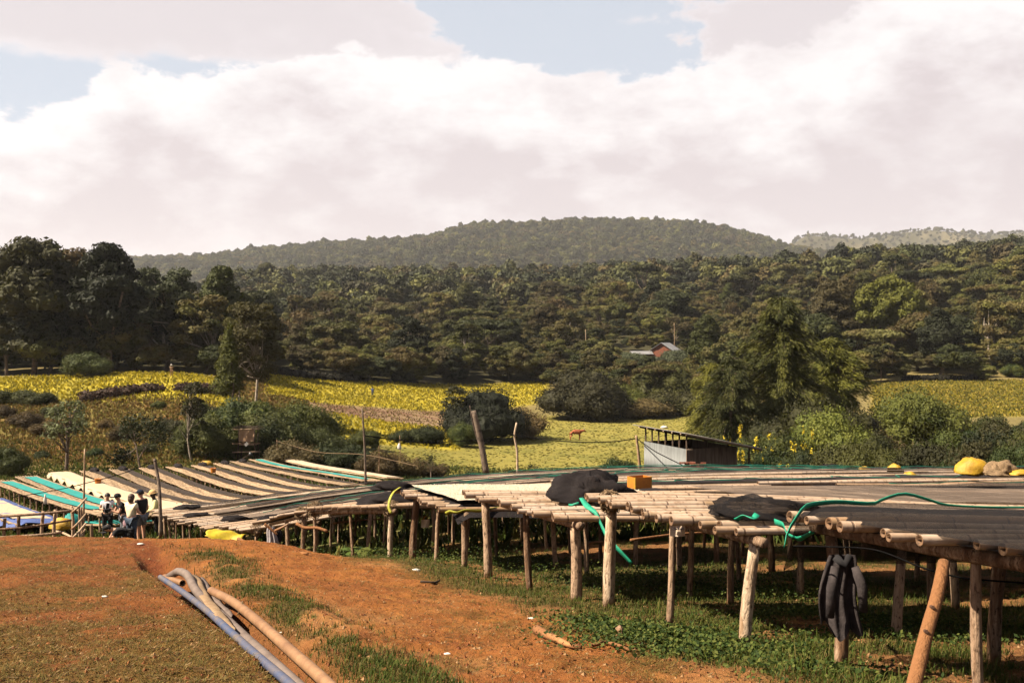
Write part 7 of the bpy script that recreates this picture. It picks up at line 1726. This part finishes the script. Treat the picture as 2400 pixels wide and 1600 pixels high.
# bits of straw and dead leaf lying about
rng = np.random.default_rng(18); n = 12000; y = np.exp(rng.uniform(math.log(4.6), math.log(17), n)); x = X(rng.uniform(-50, 2450, n), y); a = rng.uniform(0, 3.14, n); l = .006 + .030 * rng.random(n) ** 2.5; w = rng.uniform(.0012, .0035, n); z = H(x, y) + .006
dx, dy = np.cos(a) * l, np.sin(a) * l; ex, ey = -np.sin(a) * w, np.cos(a) * w; tz = rng.normal(size=n) * .006
V = np.stack([np.stack([x - dx - ex, y - dy - ey, z - tz], 1), np.stack([x + dx - ex, y + dy - ey, z + tz], 1), np.stack([x + dx + ex, y + dy + ey, z + tz + .003], 1), np.stack([x - dx + ex, y - dy + ey, z - tz + .003], 1)], 1)
o = link('straw_litter', quads_mesh('straw_litter', V, MT['grass'], tint=np.array([(.27, .18, .08), (.19, .11, .045), (.12, .06, .024), (.07, .035, .015)])[rng.integers(0, 4, n)])); tag(o, 'bits of straw and dead leaf scattered on the earth', None, None, 'stuff')
# tufts over the fields: flowers, pasture, brown slope
def tufts(n, d0, d1, keys, hgt, wid, cols, seed, px=(-60, 2460), per=3):
    rng = np.random.default_rng(seed); p = rng.uniform(*px, n); d = np.sqrt(d0**2 + (d1**2 - d0**2) * rng.random(n)); x = X(p, d); zz = far_zones(x, d)
    k = np.maximum.reduce([zz[q] for q in keys]) > rng.random(n) * .9 + .1; x = x[k]; d = d[k]; m = len(x); z = H(x, d); out = []
    for j in range(per):
        a = rng.uniform(0, 3.14, m); h = hgt * rng.uniform(.5, 1.4, m); w = wid * rng.uniform(.6, 1.4, m); ox = rng.normal(size=m) * wid * .5; oy = rng.normal(size=m) * wid * .5
        c = np.cos(a) * w; s = np.sin(a) * w; lx = rng.normal(size=m) * .25 * h
        out.append(np.stack([np.stack([x + ox - c * .5, d + oy - s * .5, z - .05], 1), np.stack([x + ox + c * .5, d + oy + s * .5, z - .05], 1), np.stack([x + ox + c + lx, d + oy + s, z + h], 1), np.stack([x + ox - c + lx, d + oy - s, z + h * rng.uniform(.5, 1, m)], 1)], 1))
    V = np.concatenate(out); C = np.tile(np.array(cols)[rng.integers(0, len(cols), m)] * rng.uniform(.7, 1.25, (m, 1)), (per, 1)); return V, C
YC = [(.36, .28, .014), (.32, .25, .014), (.40, .31, .018), (.26, .21, .016), (.16, .14, .016)]
V, C = tufts(70000, 104, 215, ('yl', 'y1', 'y2'), .26, .09, YC, 1)
V2, C2 = tufts(16000, 124, 190, ('yr',), .34, .11, [(.22, .17, .014), (.15, .13, .02), (.28, .21, .04), (.09, .09, .018)], 2, (2000, 2460))
o = link('field_flowers', quads_mesh('field_flowers', np.concatenate([V, V2]), MT['grass'], tint=np.concatenate([C, C2]))); tag(o, 'yellow flowering crop filling the fields', None, None, 'stuff')
V, C = tufts(7000, 70, 172, ('past',), .07, .12, [(.17, .145, .032), (.15, .13, .028), (.19, .155, .036), (.12, .11, .025)], 3, (800, 1700))
o = link('pasture_grass', quads_mesh('pasture_grass', V, MT['grass'], tint=C)); tag(o, 'tufted grass of the pasture', None, None, 'stuff')
V, C = tufts(42000, 84, 190, ('slope',), .26, .075, [(.15, .088, .022), (.115, .064, .018), (.18, .12, .035), (.105, .088, .018), (.14, .115, .022)], 4, (-60, 780))
V2, C2 = tufts(5000, 118, 185, ('soil',), .16, .07, [(.17, .10, .05), (.24, .17, .08), (.11, .065, .03), (.20, .15, .03)], 7, (680, 1120))
V = np.concatenate([V, V2]); C = np.concatenate([C, C2])
o = link('brown_grass', quads_mesh('brown_grass', V, MT['grass'], tint=C)); tag(o, 'tall brown grass on the left slope', None, None, 'stuff')
def midgrass(n, d0, d1, seed):
    rng = np.random.default_rng(seed); p = rng.uniform(-60, 2460, n); d = np.sqrt(d0**2 + (d1**2 - d0**2) * rng.random(n)); x = X(p, d); out = []; z = H(x, d); m = n
    for j in range(3):
        a = rng.uniform(0, 3.14, m); h = .20 * rng.uniform(.4, 1.5, m); w = .05 * rng.uniform(.6, 1.4, m); c = np.cos(a) * w; s = np.sin(a) * w; lx = rng.normal(size=m) * .1; ox = rng.normal(size=m) * .06
        out.append(np.stack([np.stack([x + ox - c, d - s, z - .03], 1), np.stack([x + ox + c, d + s, z - .03], 1), np.stack([x + ox + c * .4 + lx, d + s, z + h], 1), np.stack([x + ox - c * .4 + lx, d - s, z + h * .9], 1)], 1))
    V = np.concatenate(out); C = np.tile(np.array([(.06, .085, .015), (.09, .10, .02), (.14, .12, .03), (.045, .065, .012)])[rng.integers(0, 4, m)] * rng.uniform(.7, 1.25, (m, 1)), (3, 1)); return V, C
V, C = midgrass(34000, 20, 96, 6)
o = link('valley_grass', quads_mesh('valley_grass', V, MT['grass'], tint=C)); tag(o, 'rough grass between and below the drying tables', None, None, 'stuff')
build_haze()
